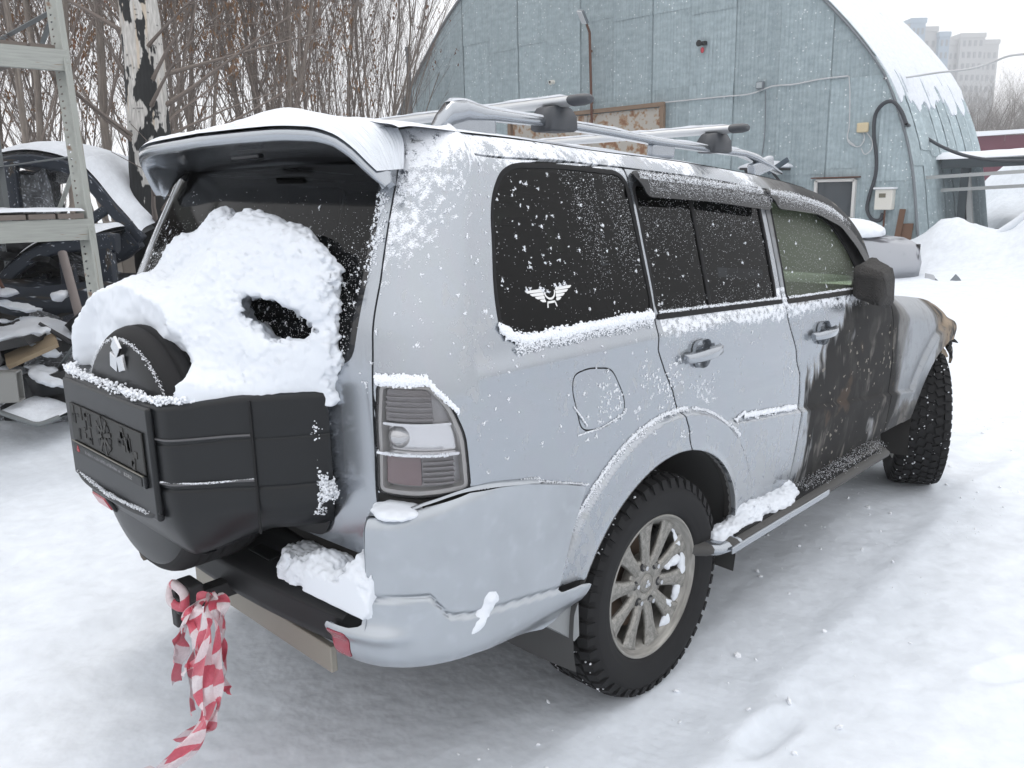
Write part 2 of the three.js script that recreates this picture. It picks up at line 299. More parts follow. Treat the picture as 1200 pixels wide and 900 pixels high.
function relief(u, y) {
  let o = 0;
  if (u < 0.75 && u > -1.2) { const r = Math.hypot(u - ARCH[0], y - ARCH[1]); o = Math.max(o, 0.024 * sstep(ARCH[3] + 0.006, ARCH[3] - 0.012, r) + 0.006 * sstep(ARCH[2] + 0.03, ARCH[2], r)); }
  if (u < -1.9) { const r = Math.hypot(u - ARCHF[0], y - ARCHF[1]); o = Math.max(o, 0.026 * sstep(ARCHF[3] + 0.01, ARCHF[3] - 0.015, r)); }
  if (u < -0.36 && u > -2.3) o = Math.max(o, 0.02 * sstep(cladY(u) + 0.004, cladY(u) - 0.014, y) * sstep(-0.36, -0.42, u) - 0.006 * sstep(0.0, 0.03, 0.03 - Math.abs(y - 0.70)) * 0);
  if (u > -1.9 && u < Z0) o += 0.007 * Math.exp(-(((y - 1.245) / 0.03) ** 2)) - 0.006 * sstep(0.06, 0, Math.abs(y - 1.02)) * sstep(0.2, -0.3, u);
  return o;
}
function S(u, y) {
  const [tx, tz] = plan(u), zf = Math.min(tz, 0.8), T = topY(zf), dT = (topY(zf + 0.02) - topY(zf - 0.02)) / 0.04, d = (T - y) / Math.sqrt(1 + dT * dT);
  let w = bodyW(y); const fen = sstep(-1.85, -2.1, tz);
  w -= (0.05 + 0.05 * fen) * Math.max(0, 1 - d / (0.09 + 0.05 * fen)) ** 2.2;
  w *= 1 - 0.03 * sstep(-0.8, -1.9, tz) * clamp((y - 1.15) / 0.2, 0, 1);
  if (tz < -2.65) w *= 1 - 0.15 * ((-2.65 - tz) / 0.65) ** 2;
  const k = sstep(0.55, 0.95, tz), z = tz + (rearZ(y) - 1) * k;
  const o = relief(u, y); let s = tx * w / W0;
  if (tz < -2.6) s -= 0.05 * sstep(-2.6, -3.1, tz) * (0.35 + 1.5 * fbm(tz * 5, y * 5, 3.3, 3)) * sstep(0.6, 0.8, y);
  return V(s + (u < Z0 ? o : 0), y, z);
}
const circ = (c, r) => (u, y) => r - Math.hypot(u - c[0], y - c[1]);
const tailGap = curve([0.5, 0.964, 1.132, 1.303, 1.482, 1.644, 1.771, 1.86], [1.112, 1.109, 1.100, 1.078, 1.066, 1.066, 1.062, 1.05]);
const rearDoorGap = [[0.004, 1.755], [0.012, 1.6], [0.016, 1.49], [0.021, 1.303], [0.029, 1.204], [0.0, 1.13], [-0.043, 1.056], [-0.104, 0.929], [-0.122, 0.84], [-0.13, 0.4]];
const doorGap = [[-0.83, 1.74], [-0.825, 1.5], [-0.815, 1.269], [-0.861, 1.16], [-0.925, 1.03], [-0.95, 0.96], [-0.956, 0.85], [-0.951, 0.745], [-0.938, 0.4]];
const frontGap = [[-1.86, 1.30], [-1.90, 1.19], [-1.942, 0.962], [-1.968, 0.744], [-1.972, 0.4]];
const topLine = [[0.7, 1.79], [0.523, 1.782], [0.312, 1.779], [0.0, 1.762], [-0.4, 1.735], [-0.83, 1.695], [-1.2, 1.655], [-1.4, 1.612], [-1.55, 1.55], [-1.66, 1.46], [-1.75, 1.34], [-1.80, 1.24]];
const cut = topLine.slice().reverse();
const quarterWin = soft([[0.016, 1.745], [0.312, 1.763], [0.535, 1.763], [0.648, 1.66], [0.695, 1.46], [0.69, 1.315], [0.3, 1.312], [0.024, 1.305]], 0.06, 6);
const rearWin = soft([[-0.012, 1.715], [-0.79, 1.668], [-0.772, 1.278], [0.004, 1.312]], 0.03);
const frontWin = soft([[-0.872, 1.655], [-1.22, 1.612], [-1.40, 1.545], [-1.52, 1.44], [-1.60, 1.33], [-1.63, 1.245], [-0.852, 1.272]], 0.025);
const lampPoly = soft([[1.101, 0.962], [1.09, 1.14], [1.068, 1.245], [0.93, 1.244], [0.883, 1.185], [0.857, 1.112], [0.848, 0.972], [0.982, 0.962]], 0.02);
const fuelPoly = soft([[0.440, 1.191], [0.375, 1.2], [0.267, 1.183], [0.22, 1.091], [0.217, 1.038], [0.332, 1.015], [0.421, 1.03], [0.45, 1.145]], 0.03);
const quarterLow = [[0.848, 0.968], [0.642, 0.938], [0.50, 0.893], [0.418, 0.866], [0.476, 0.74], [0.535, 0.585], [0.44, 0.572], [0.38, 0.56]];

// paint, soot, rust and frost laid out over the flank (u along, y up)
const TU0 = -3.4, TU1 = 2.0, TV0 = 0.3, TV1 = 1.9, TWp = 2048, THp = 1024;
const flankUV = (u, y) => [(u - TU0) / (TU1 - TU0), (y - TV0) / (TV1 - TV0)];
function sootAt(u, y) {          // how burnt the metal is: ragged, following the door and fender
  const n = fbm(u * 5, y * 2.2, 1.3, 5), n2 = fbm(u * 17, y * 6, 4.1, 4);
  const edge = -1.0 + (y > 0.9 ? -(y - 0.9) * 1.35 : 0) + 0.03 * Math.sin(y * 19);
  let s = sstep(0.045, -0.06, u - edge + n * 0.16 + n2 * 0.16 + 0.14 * fbm(u * 30, y * 1.8, 33, 3));
  if (y > 1.24) s = sstep(0.1, -0.35, u + 0.86 + n * 0.3) * 0.95;
  const hole = sstep(0.32, 0.46, fbm(u * 3.2 + 6, y * 3.2, 8.2, 4) + n2 * 0.25);
  if (y < 1.2) s *= 1 - 0.7 * hole;
  const fenderClean = sstep(-2.0, -2.15, u + n * 0.2) * sstep(-2.66, -2.5, u + n2 * 0.2); s *= 1 - 0.82 * fenderClean;
  const low = sstep(0.62, 0.52, y + n * 0.25) * sstep(-1.05, -1.2, u); s = Math.max(s, 0.9 * low);
  return s;
}
const flankA = new Uint8Array(TWp * THp * 4), flankB = new Uint8Array(TWp * THp * 4);
{
  const R = rng(5), toS = (v) => 255 * (v <= 0.0031308 ? v * 12.92 : 1.055 * Math.pow(v, 1 / 2.4) - 0.055);
  for (let j = 0; j < THp; j++) for (let i = 0; i < TWp; i++) {
    const u = TU0 + (i + 0.5) / TWp * (TU1 - TU0), y = TV0 + (j + 0.5) / THp * (TV1 - TV0);
    let r = 0.355, g = 0.378, b = 0.408, rough = 0.22, metal = 0.85;
    const mottled = fbm(u * 3, y * 3, 11, 3) * 0.05; r += mottled * 0.3; g += mottled * 0.3; b += mottled * 0.28;
    // road salt: pale dried streaks and spatter on the lower body
    const sp = fbm(u * 40, y * 26, 2, 3) + fbm(u * 8, y * 2.4, 5, 3) * 0.9, salt = sstep(0.16, 0.5, sp + sstep(1.0, 0.5, y) * 0.32) * 0.35;
    r = mix(r, 0.40, salt); g = mix(g, 0.405, salt); b = mix(b, 0.405, salt); rough = mix(rough, 0.75, salt); metal *= 1 - salt * 0.8;
    if (u < -0.75) {
      const s = sootAt(u, y), n = fbm(u * 9, y * 9, 21, 4), streak = fbm(u * 26, y * 1.6, 31, 3);
      let cr = 0.012 + 0.012 * n, cg = 0.0115 + 0.011 * n, cb = 0.0115 + 0.010 * n;
      const bare = sstep(0.16, 0.3, fbm(u * 6.2 + 2, y * 3.0, 41, 5) + streak * 0.32) * sstep(1.13, 1.0, y);      // soot scorched through to primer
      cr = mix(cr, 0.155, bare * 0.75); cg = mix(cg, 0.145, bare * 0.75); cb = mix(cb, 0.132, bare * 0.75);
      const rust = sstep(0.2, 0.36, fbm(u * 5.1 + 9, y * 4.4, 51, 5) + n * 0.25);
      cr = mix(cr, 0.075, rust * 0.6); cg = mix(cg, 0.05, rust * 0.6); cb = mix(cb, 0.034, rust * 0.6);
      r = mix(r, cr, s); g = mix(g, cg, s); b = mix(b, cb, s); rough = mix(rough, 0.86, s); metal = mix(metal, 0.05, s);
      const brown = sstep(0.1, 0.45, s) * sstep(0.95, 0.55, s); r = mix(r, 0.11, brown * 0.4); g = mix(g, 0.092, brown * 0.4); b = mix(b, 0.068, brown * 0.4);
      const tip = sstep(-2.52, -2.72, u + 0.14 * n) * sstep(-0.1, 0.1, fbm(u * 7, y * 7, 61, 4) + 0.05); r = mix(r, 0.30, tip * 0.8); g = mix(g, 0.235, tip * 0.8); b = mix(b, 0.17, tip * 0.8); rough = mix(rough, 0.9, tip); metal *= 1 - tip * 0.8;
      const ash = sstep(0.04, 0.3, fbm(u * 8 + 3, y * 5, 71, 5) + streak * 0.25), blister = sstep(0.12, 0.34, fbm(u * 30, y * 26, 75, 4) + n * 0.3) * s, chip = sstep(0.34, 0.40, fbm(u * 34, y * 30, 79, 3) + fbm(u * 5, y * 5, 83, 3) * 0.5) * s;
      r = mix(r, 0.058, ash * s * 0.38); g = mix(g, 0.054, ash * s * 0.38); b = mix(b, 0.05, ash * s * 0.38); r = mix(r, 0.012, blister * 0.6); g = mix(g, 0.011, blister * 0.6); b = mix(b, 0.011, blister * 0.6); r = mix(r, 0.24, chip); g = mix(g, 0.22, chip); b = mix(b, 0.19, chip);
    }
    // dry frost and snow dust: grains, thick on the shoulder and roof side, in drifts below the glass
    const grain = R(), drift = fbm(u * 6, y * 6, 81, 4), fine = fbm(u * 45, y * 45, 91, 2);
    let cover = 0;
    cover = Math.max(cover, sstep(1.70, 1.80, y + drift * 0.16) * 0.85);
    cover = Math.max(cover, sstep(0.62, 1.0, u) * sstep(1.3, 1.78, y + drift * 0.3) * 0.7 * (u < 1.2 ? 1 : 0));
    if (u < 0.0 && u > -1.75) cover = Math.max(cover, sstep(1.19, 1.255, y + drift * 0.05 + (u + 0.4) * -0.03) * (y < 1.32 ? 0.72 : 0));
    const fl = Math.hypot(u - ARCH[0], y - ARCH[1]); cover = Math.max(cover, 0.5 * sstep(0.1, 0.0, Math.abs(fl - 0.66)) * sstep(0.75, 1.0, y) * (u > -0.6 && u < 0.4 ? 1 : 0) * sstep(-0.1, 0.25, drift));
    cover = Math.max(cover, 0.16 * sstep(0.9, 1.15, y) * sstep(0.0, 0.3, drift));
    const c = sstep(0.52, 0.62, cover * 0.9 + fine * 0.75 + (grain - 0.5) * 0.35) * (0.7 + 0.3 * grain);
    r = mix(r, 0.82, c); g = mix(g, 0.84, c); b = mix(b, 0.88, c); rough = mix(rough, 0.95, c); metal *= 1 - c;
    const k = (j * TWp + i) * 4; flankA[k] = toS(r); flankA[k + 1] = toS(g); flankA[k + 2] = toS(b); flankA[k + 3] = 255; flankB[k] = 255; flankB[k + 1] = rough * 255; flankB[k + 2] = metal * 255; flankB[k + 3] = 255;
  }
}
const texOf = (d, srgb) => { const t = new THREE.DataTexture(d, TWp, THp); t.magFilter = THREE.LinearFilter; t.minFilter = THREE.LinearMipmapLinearFilter; t.generateMipmaps = true; if (srgb) t.colorSpace = THREE.SRGBColorSpace; t.needsUpdate = true; return t; };
const flankMR = texOf(flankB, false);
const flankMat = phys(0xffffff, 1, 1, { map: texOf(flankA, true), roughnessMap: flankMR, metalnessMap: flankMR });
const flankCoat = phys(0xffffff, 1, 1, { map: flankMat.map, roughnessMap: flankMR, metalnessMap: flankMR, clearcoat: 0.55, clearcoatRoughness: 0.08 });
const silver = phys(lin(0.355, 0.378, 0.408), 0.22, 0.85, { clearcoat: 0.55, clearcoatRoughness: 0.08 });
const blackPlastic = phys(lin(0.0075, 0.0085, 0.010), 0.38, 0, { specularIntensity: 0.7 }), rubber = phys(lin(0.013, 0.013, 0.014), 0.8, 0, { specularIntensity: 0.6 }), charred = std(lin(0.02, 0.019, 0.018), 0.92), chrome = std(lin(0.62, 0.63, 0.65), 0.16, 1), darkMetal = std(lin(0.05, 0.05, 0.052), 0.6, 0.6);
const alloyTex = dataTex(256, 256, (i, j) => { const v = 0.56 + tnA(i, j) * 0.18 + tnB(i, j) * 0.12; return [v, v * 0.985, v * 0.95]; });
const alloy = std(0xffffff, 0.5, 0.55, { map: alloyTex });
const privacyGlass = phys(lin(0.03, 0.033, 0.036), 0.06, 0, { transmission: 1, thickness: 0, ior: 1.5, specularIntensity: 0.42 });
const greenGlass = phys(lin(0.40, 0.49, 0.31), 0.38, 0, { transmission: 0.9, thickness: 0, ior: 1.5, specularIntensity: 0.5 });
const glassBand = phys(lin(0.008, 0.008, 0.009), 0.08);

const car = thing('burnt_car', 'silver off-road car with burnt front door, snow heaped on its rear spare wheel', 'car');
const side = (name, sd, box, mat, o = {}, both = true) => {
  const g = panel(S, sd, box, { cell: 0.0085, flip: true, uv: flankUV, ...o }), m = obj(name, g, mat, car);
  if (both) m.userData.mirrored = obj(name, mirrorX(g), o.leftMat ?? mat, car);
  return m;
};
const inside = (...fs) => (u, y) => { let d = 1e9; for (const f of fs) { d = Math.min(d, f(u, y)); if (d < -0.1) return d; } return d; };
const not = (f) => (u, y) => -f(u, y);
const shrink = (f, k) => (u, y) => f(u, y) - k;
const GAP = 0.0032;
const archCut = not(circ(ARCH, ARCH[2])), archCutF = not(circ(ARCHF, ARCHF[2]));
const qsd = polySD(quarterWin), rsd = polySD(rearWin), fsd = polySD(frontWin), lsd = polySD(lampPoly), fusd = polySD(fuelPoly);
// quarter panel: from the rear door to the tailgate, with its window, lamp, filler flap and wheel arch cut out
const quarterOut = polySD([...rearDoorGap, [0.38, 0.45], ...quarterLow.slice().reverse(), [0.98, 0.965], [1.108, 0.955], [1.109, 0.964], [1.1, 1.132], [1.078, 1.303], [1.066, 1.482], [1.066, 1.644], [1.062, 1.771], [1.05, 1.86], [0.7, 1.88], [0.7, 1.79], ...topLine.slice(1, 3), [0.004, 1.7625]]);
side('quarter_panel', inside(shrink(quarterOut, GAP), not(shrink(qsd, -0.006)), not(shrink(lsd, -0.004)), not(shrink(fusd, -GAP)), archCut), [-0.15, 0.4, 1.13, 1.87], flankCoat);
const fuel = side('fuel_flap', shrink(fusd, 0.001), bounds(fuelPoly), flankCoat, { edge: 0.003 }, false);
// roof side: the band above the door openings, forward along the windscreen pillar
const roofSide = (u, y) => { const T = topY(Math.min(plan(u)[1], 0.8)); let d = 1e9; d = Math.min(d, T + 0.004 - y, 0.72 - u, u + 1.93); return d; };
const openingBelow = polySD([[0.75, 1.0], [0.75, 1.79], ...topLine, [-1.83, 1.235], [-1.9, 1.2], [-1.9, 1.0]]);
side('roof_side', inside(roofSide, not(shrink(openingBelow, -GAP)), (u, y) => (u > 0.66 ? 0.7 - u - GAP : 1)), [-1.95, 1.2, 0.72, 1.87], flankMat);
// doors
const rearDoorSD = polySD([...rearDoorGap.slice(0, -1), [-0.13, 0.5], [-0.5, 0.47], [-0.938, 0.47], ...doorGap.slice(0, -1).reverse(), [-0.83, 1.695], [-0.4, 1.735], [0.0, 1.762]]);
const rearDoor = side('rear_door', inside(shrink(rearDoorSD, GAP), not(shrink(rsd, -0.004)), archCut), [-0.97, 0.44, 0.05, 1.78], flankCoat);
const frontDoorSD = polySD([...doorGap.slice(0, -1), [-0.938, 0.47], [-1.972, 0.49], ...frontGap.slice(0, -1).reverse(), [-1.82, 1.24], [-1.8, 1.24], [-1.75, 1.34], [-1.66, 1.46], [-1.55, 1.55], [-1.4, 1.612], [-1.2, 1.655], [-0.83, 1.695]]);
const frontDoor = side('front_door', inside(shrink(frontDoorSD, GAP), not(shrink(fsd, -0.004))), [-2.0, 0.46, -0.8, 1.72], flankMat);
frontDoor.userData.label = 'front door burnt black and rust brown';
// front wing, torn open at its leading edge
const wingGap = curve([0.4, 0.744, 0.962, 1.19, 1.3], [-1.972, -1.968, -1.942, -1.90, -1.86]);
const wingSD = (u, y) => { const T = topY(u), gap = wingGap(y) - u, torn = -3.16 + 0.05 * fbm(y * 9, 2, 1, 4); return Math.min(gap - GAP, T + 0.004 - y, u - torn, y - 0.49); };
side('front_wing', inside(wingSD, archCutF), [-3.3, 0.46, -1.85, 1.24], flankMat);
// lower sill under the doors
side('sill', inside(polySD([[-0.13, 0.49], [-0.5, 0.466], [-0.938, 0.466], [-1.972, 0.486], [-2.05, 0.40], [-0.5, 0.385], [-0.40, 0.40]]), archCut), [-2.1, 0.37, -0.1, 0.5], charred, { lift: -0.012, cell: 0.012 });
// inner shell: the dark door shuts and pillars seen through the shut lines
const innerSD = inside((u, y) => Math.min(topY(Math.min(plan(u)[1], 0.8)) - 0.012 - y, u + 2.0, 1.13 - u, y - 0.47), not(shrink(qsd, -0.012)), not(shrink(rsd, -0.012)), not(shrink(fsd, -0.012)), not(circ(ARCH, ARCH[2] + 0.004)), not(shrink(lsd, -0.012)), (u, y) => (u > 0.35 ? y - 0.6 : 1));
side('door_shut', innerSD, [-2.02, 0.45, 1.15, 1.87], charred, { lift: -0.014, cell: 0.016, skirt: 0.03 });
// side glass
const glassOpt = { lift: -0.004, cell: 0.014, edge: 0.0015, skirt: 0.004 };
side('quarter_window', shrink(qsd, 0.002), bounds(quarterWin), privacyGlass, glassOpt);
side('rear_door_window', shrink(rsd, 0.001), bounds(rearWin), privacyGlass, { ...glassOpt, lift: -0.007 });
side('front_door_window', shrink(fsd, 0.001), bounds(frontWin), greenGlass, { ...glassOpt, lift: -0.007 });
// black seals round the openings and the division bar in the rear door glass
const ringSD = (f, a, b) => (u, y) => Math.min(f(u, y) + a, -f(u, y) + b);
for (const [f, poly] of [[qsd, quarterWin], [rsd, rearWin], [fsd, frontWin]]) { const B = bounds(poly); side('window_seal', ringSD(f, 0.006, 0.008), [B[0] - 0.02, B[1] - 0.02, B[2] + 0.02, B[3] + 0.02], rubber, { lift: 0.001, cell: 0.006, skirt: 0.008 }); }
side('window_bar', polySD([[-0.335, 1.69], [-0.318, 1.69], [-0.300, 1.30], [-0.318, 1.30]]), [-0.34, 1.29, -0.29, 1.70], rubber, { lift: 0.0, cell: 0.006 });
// weather visors over the door windows
const smoke = phys(lin(0.016, 0.017, 0.019), 0.15, 0, { specularIntensity: 0.7 });
const visor = (poly) => { const f = polySD(soft(poly, 0.03)), B = bounds(poly), midY = (y) => y; side('rain_visor', f, B, smoke, { cell: 0.01, edge: 0.0, skirt: 0.004, lift: (u, y, d) => 0.006 + 0.03 * sstep(0.0, 0.07, visorTop(u) - y) }); };
const visorTop = curve([-1.75, -1.62, -1.5, -1.36, -1.1, -0.84, -0.4, 0.0], [1.32, 1.48, 1.57, 1.62, 1.665, 1.692, 1.727, 1.754]);
visor([[-0.008, 1.75], [-0.4, 1.726], [-0.812, 1.69], [-0.806, 1.598], [-0.4, 1.638], [-0.018, 1.66]]);
visor([[-0.846, 1.688], [-1.1, 1.662], [-1.36, 1.615], [-1.5, 1.565], [-1.62, 1.475], [-1.72, 1.36], [-1.66, 1.30], [-1.55, 1.42], [-1.42, 1.515], [-1.2, 1.575], [-0.852, 1.605]]);
// waist trim along the door glass
side('waist_trim', polySD([[0.012, 1.312], [-0.80, 1.278], [-0.80, 1.262], [0.012, 1.294]]), [-0.82, 1.25, 0.03, 1.32], rubber, { lift: 0.006, cell: 0.007 });
side('waist_trim', polySD([[-0.842, 1.274], [-1.64, 1.248], [-1.64, 1.228], [-0.842, 1.257]]), [-1.66, 1.22, -0.83, 1.28], charred, { lift: 0.006, cell: 0.007 });
// door handles: cup, grip and key cap
for (const [u, y, door] of [[-0.2, 1.158, rearDoor], [-1.125, 1.108, frontDoor]]) for (const s of [1, -1]) {
  const d = s > 0 ? door : door.userData.mirrored, m = d.material === flankMat ? silver : silver, p = S(u, y), P = (du, dy, out) => { const q = S(u + du, y + dy); return V(s * (q.x + out), q.y, q.z); };
  obj('handle_cup', panel((a, b) => { const q = S(a, b); return V(s * q.x, q.y, q.z); }, polySD(soft([[u - 0.05, y + 0.048], [u + 0.035, y + 0.044], [u + 0.05, y], [u + 0.03, y - 0.046], [u - 0.03, y - 0.046], [u - 0.055, y]], 0.03)), [u - 0.07, y - 0.06, u + 0.07, y + 0.06], silver, { cell: 0.005, flip: s > 0, lift: (a, b, dd) => 0.004 - 0.0 * dd, skirt: 0.006 }), silver, d);
  const rings = []; for (let i = 0; i <= 10; i++) { const t = i / 10, du = mix(-0.115, 0.105, t), out = 0.018 + 0.022 * Math.sin(Math.PI * clamp(t * 1.05, 0, 1)) ** 0.6, hh = 0.016 + 0.006 * Math.sin(Math.PI * t); rings.push([[-1, -0.008], [-0.6, 0.008], [0.6, 0.008], [1, -0.008], [0, -0.012]].map(([a, b]) => P(du, a * hh - 0.02 * (t - 0.5) * 0.4 + 0.002, out + b))); }
  obj('handle_grip', skin(rings), silver, d);
}
// tail lamps
{
  const redLens = phys(lin(0.13, 0.085, 0.088), 0.12, 0, { clearcoat: 0.6 }), smokedLens = phys(lin(0.17, 0.16, 0.162), 0.18, 0.3), reflector = std(lin(0.62, 0.62, 0.63), 0.22, 0.85), lampBack = std(lin(0.30, 0.295, 0.3), 0.35, 0.5), clearLens = phys(lin(0.93, 0.93, 0.94), 0.02, 0, { transmission: 1, thickness: 0, ior: 1.45 });
  for (const s of [1, -1]) {
    const Q = (a, b) => { const q = S(a, b); return V(s * q.x, q.y, q.z); }, flip = s > 0, lamp = obj('tail_lamp', panel(Q, lsd, bounds(lampPoly), { lift: -0.035, flip, cell: 0.01 }), lampBack, car);
    const frame = (sd, m, lift, n, sk = 0.03, c = 0.005) => obj(n, panel(Q, sd, bounds(lampPoly), { lift, flip, cell: c, skirt: sk }), m, lamp);
    frame(ringSD(lsd, 0, 0.012), std(lin(0.34, 0.33, 0.32), 0.35, 0.4), -0.006, 'lamp_rim');
    const band = (y0, y1) => inside(shrink(lsd, 0.016), (u, y) => Math.min(y - y0, y1 - y));
    frame(inside(band(1.148, 1.23), (u) => u - 0.93), smokedLens, -0.018, 'brake_lens'); frame(band(1.139, 1.146), reflector, -0.006, 'lamp_divider', 0.03);
    frame(band(1.063, 1.071), reflector, -0.006, 'lamp_divider', 0.03);
    frame(inside(band(0.985, 1.062), (u) => u - 0.975), redLens, -0.018, 'red_lens'); frame(inside(band(0.985, 1.062), (u) => 0.973 - u, (u) => u - 0.885), smokedLens, -0.02, 'reversing_lens');
    frame(band(1.073, 1.137), reflector, -0.03, 'reflector_bowl', 0.01);
    for (const [y0, n, a0, a1] of [[1.156, 5, 0.93, 1.06], [0.993, 5, 0.885, 0.97]]) for (let k = 0; k < n; k++) frame(inside(shrink(lsd, 0.02), (u, y) => Math.min(u - a0 - 0.008 * k * 0, a1 - u, 0.0022 - Math.abs(y - y0 - k * 0.0135))), smokedLens, -0.008, 'lens_rib', 0.01, 0.003);
    const c = Q(1.02, 1.105), cn = Q(1.021, 1.105).sub(Q(1.019, 1.105)), nn = V(s * 0.75, 0, 0.66);
    obj('bulb_bowl', new THREE.SphereGeometry(0.032, 20, 12).scale(1, 0.95, 1).translate(c.x - nn.x * 0.046, c.y, c.z - nn.z * 0.046), std(lin(0.5, 0.5, 0.5), 0.2, 0.8), lamp);
    obj('lamp_lens', panel(Q, shrink(lsd, 0.0005), bounds(lampPoly), { lift: (u, y, d) => 0.006 * sstep(0, 0.03, d), flip, cell: 0.008, skirt: 0 }), clearLens, lamp);
    obj('lamp_seal', panel(Q, ringSD(lsd, 0.003, 0.0015), [0.83, 0.94, 1.12, 1.26], { lift: 0.0, flip, cell: 0.004 }), rubber, lamp);
  }
}
// roof and windscreen
{
  const edge = (z) => { const T = topY(z); const p = S(Math.min(z, 0.8), T + 0.004); return p.x; };
  const roofPt = (x, z) => { const w = edge(z); return topY(Math.min(z, 0.8)) - Math.max(0, z - 0.8) * 0.2 + 0.004 + 0.038 * (1 - (x / w) ** 2) * sstep(-1.9, -1.2, z); };
  car.userData.roofPt = roofPt;
  obj('roof', gridGeo(40, 60, (s, t) => { const z = mix(0.825, -1.36, t), w = edge(z) - 0.001 - Math.max(0, z - 0.8) * 0.5, x = mix(-w, w, s); return [x, roofPt(x, z), z]; }), silver, car);
  obj('windscreen', gridGeo(24, 20, (s, t) => { const z = mix(-1.38, -1.90, t), w = edge(z) - 0.012, x = mix(-w, w, s); return [x, roofPt(x, z), z - 0.10 * (1 - (x / w) ** 2) * sstep(-1.3, -1.6, z)]; }), phys(lin(0.10, 0.11, 0.10), 0.3, 0, { transmission: 0.6, thickness: 0 }), car);
  // rails and cross bars
  for (const s of [1, -1]) {
    const X = s * 0.60, sec = (p, w, h) => [[-1, -1], [1, -1], [1.05, 0.3], [0.6, 1], [-0.6, 1], [-1.05, 0.3]].map(([a, b]) => V(p.x + a * w, p.y + b * h, p.z));
    const rail = obj('roof_rail', skin([[0.66, 1.852, 0.018, 0.004], [0.63, 1.875, 0.022, 0.022], [0.595, 1.902, 0.024, 0.030], [0.54, 1.912, 0.024, 0.026], [0.44, 1.906, 0.021, 0.016], [0.2, 1.897, 0.019, 0.012], [-0.1, 1.88, 0.019, 0.012], [-0.4, 1.858, 0.019, 0.012], [-0.74, 1.842, 0.019, 0.012], [-1.0, 1.832, 0.020, 0.013], [-1.1, 1.818, 0.020, 0.015], [-1.22, 1.79, 0.018, 0.012], [-1.33, 1.757, 0.014, 0.006]].map(([z, y, w, h]) => sec(V(X, y, z), w, h))), silver, car);
    obj('rail_foot', bx(0.042, 0.07, 0.2, X, 1.865, 0.525, 0.015), silver, rail); obj('rail_foot', bx(0.034, 0.05, 0.14, X, 1.828, -0.42, 0.012), silver, rail); obj('rail_foot', bx(0.036, 0.06, 0.18, X, 1.782, -1.16, 0.012, [0.22, 0, 0]), silver, rail);
  }
  const barMat = std(lin(0.56, 0.57, 0.58), 0.4, 0.5), capMat = std(lin(0.05, 0.054, 0.062), 0.55);
  for (const [z, y] of [[0.16, 1.957], [-0.78, 1.915]]) {
    const sec = (x, w = 0.031, h = 0.0165) => Array.from({ length: 14 }, (_, i) => { const a = i / 14 * Math.PI * 2; return V(x, y + Math.sin(a) * h * (Math.cos(a) < 0 ? 1 : 0.9), z + Math.cos(a) * w); });
    const cb = obj('cross_bar', skin([sec(-0.68), sec(0), sec(0.68)]), barMat, car);
    for (const s of [1, -1]) {
      obj('end_cap', skin([sec(s * 0.676, 0.0325, 0.0178), sec(s * 0.715, 0.033, 0.018), sec(s * 0.735, 0.028, 0.014), sec(s * 0.742, 0.016, 0.007)]), capMat, cb);
      const ry = y - 0.052, f = (k, w, t) => [[-1, -1], [1, -1], [1, 1], [-1, 1]].map(([a, b]) => V(s * 0.60 + b * w, ry + k, z + a * t));
      obj('bar_clamp', skin([f(-0.035, 0.036, 0.05), f(-0.028, 0.042, 0.062), f(0.01, 0.04, 0.06), f(0.034, 0.03, 0.048), f(0.04, 0.03, 0.03)]), capMat, cb);
    }
  }
}
// tailgate with its glass
const mirU = (poly) => [...poly, ...poly.slice().reverse().map(([u, y]) => [2 * UC - u, y])];
const tgGlass = soft(mirU([[1.118, 1.80], [1.116, 1.54], [1.133, 1.378], [1.16, 1.292], [1.25, 1.262], [1.5, 1.252]]), 0.03);
const tgOut = polySD(mirU([[1.05, 1.845], [1.062, 1.771], [1.066, 1.644], [1.066, 1.482], [1.078, 1.303], [1.1, 1.132], [1.109, 0.964], [1.112, 0.80], [1.14, 0.758]]));
const tgsd = polySD(tgGlass), tgBox = [1.03, 0.74, 2 * UC - 1.03, 1.86];
const tailgate = obj('tailgate', panel(S, inside(shrink(tgOut, GAP), not(shrink(tgsd, -0.004))), tgBox, { cell: 0.011, flip: true, uv: flankUV }), silver, car);
obj('rear_window', panel(S, shrink(tgsd, 0.0005), bounds(tgGlass), { cell: 0.02, flip: true, lift: -0.003, edge: 0.001, skirt: 0.004 }), privacyGlass, tailgate);
obj('window_seal', panel(S, ringSD(tgsd, 0.004, 0.02), tgBox, { cell: 0.008, flip: true, lift: -0.001 }), glassBand, tailgate);
obj('tailgate_lining', panel(S, inside(shrink(tgOut, -0.02), not(shrink(tgsd, -0.01))), tgBox, { cell: 0.025, flip: true, lift: -0.03 }), charred, tailgate);
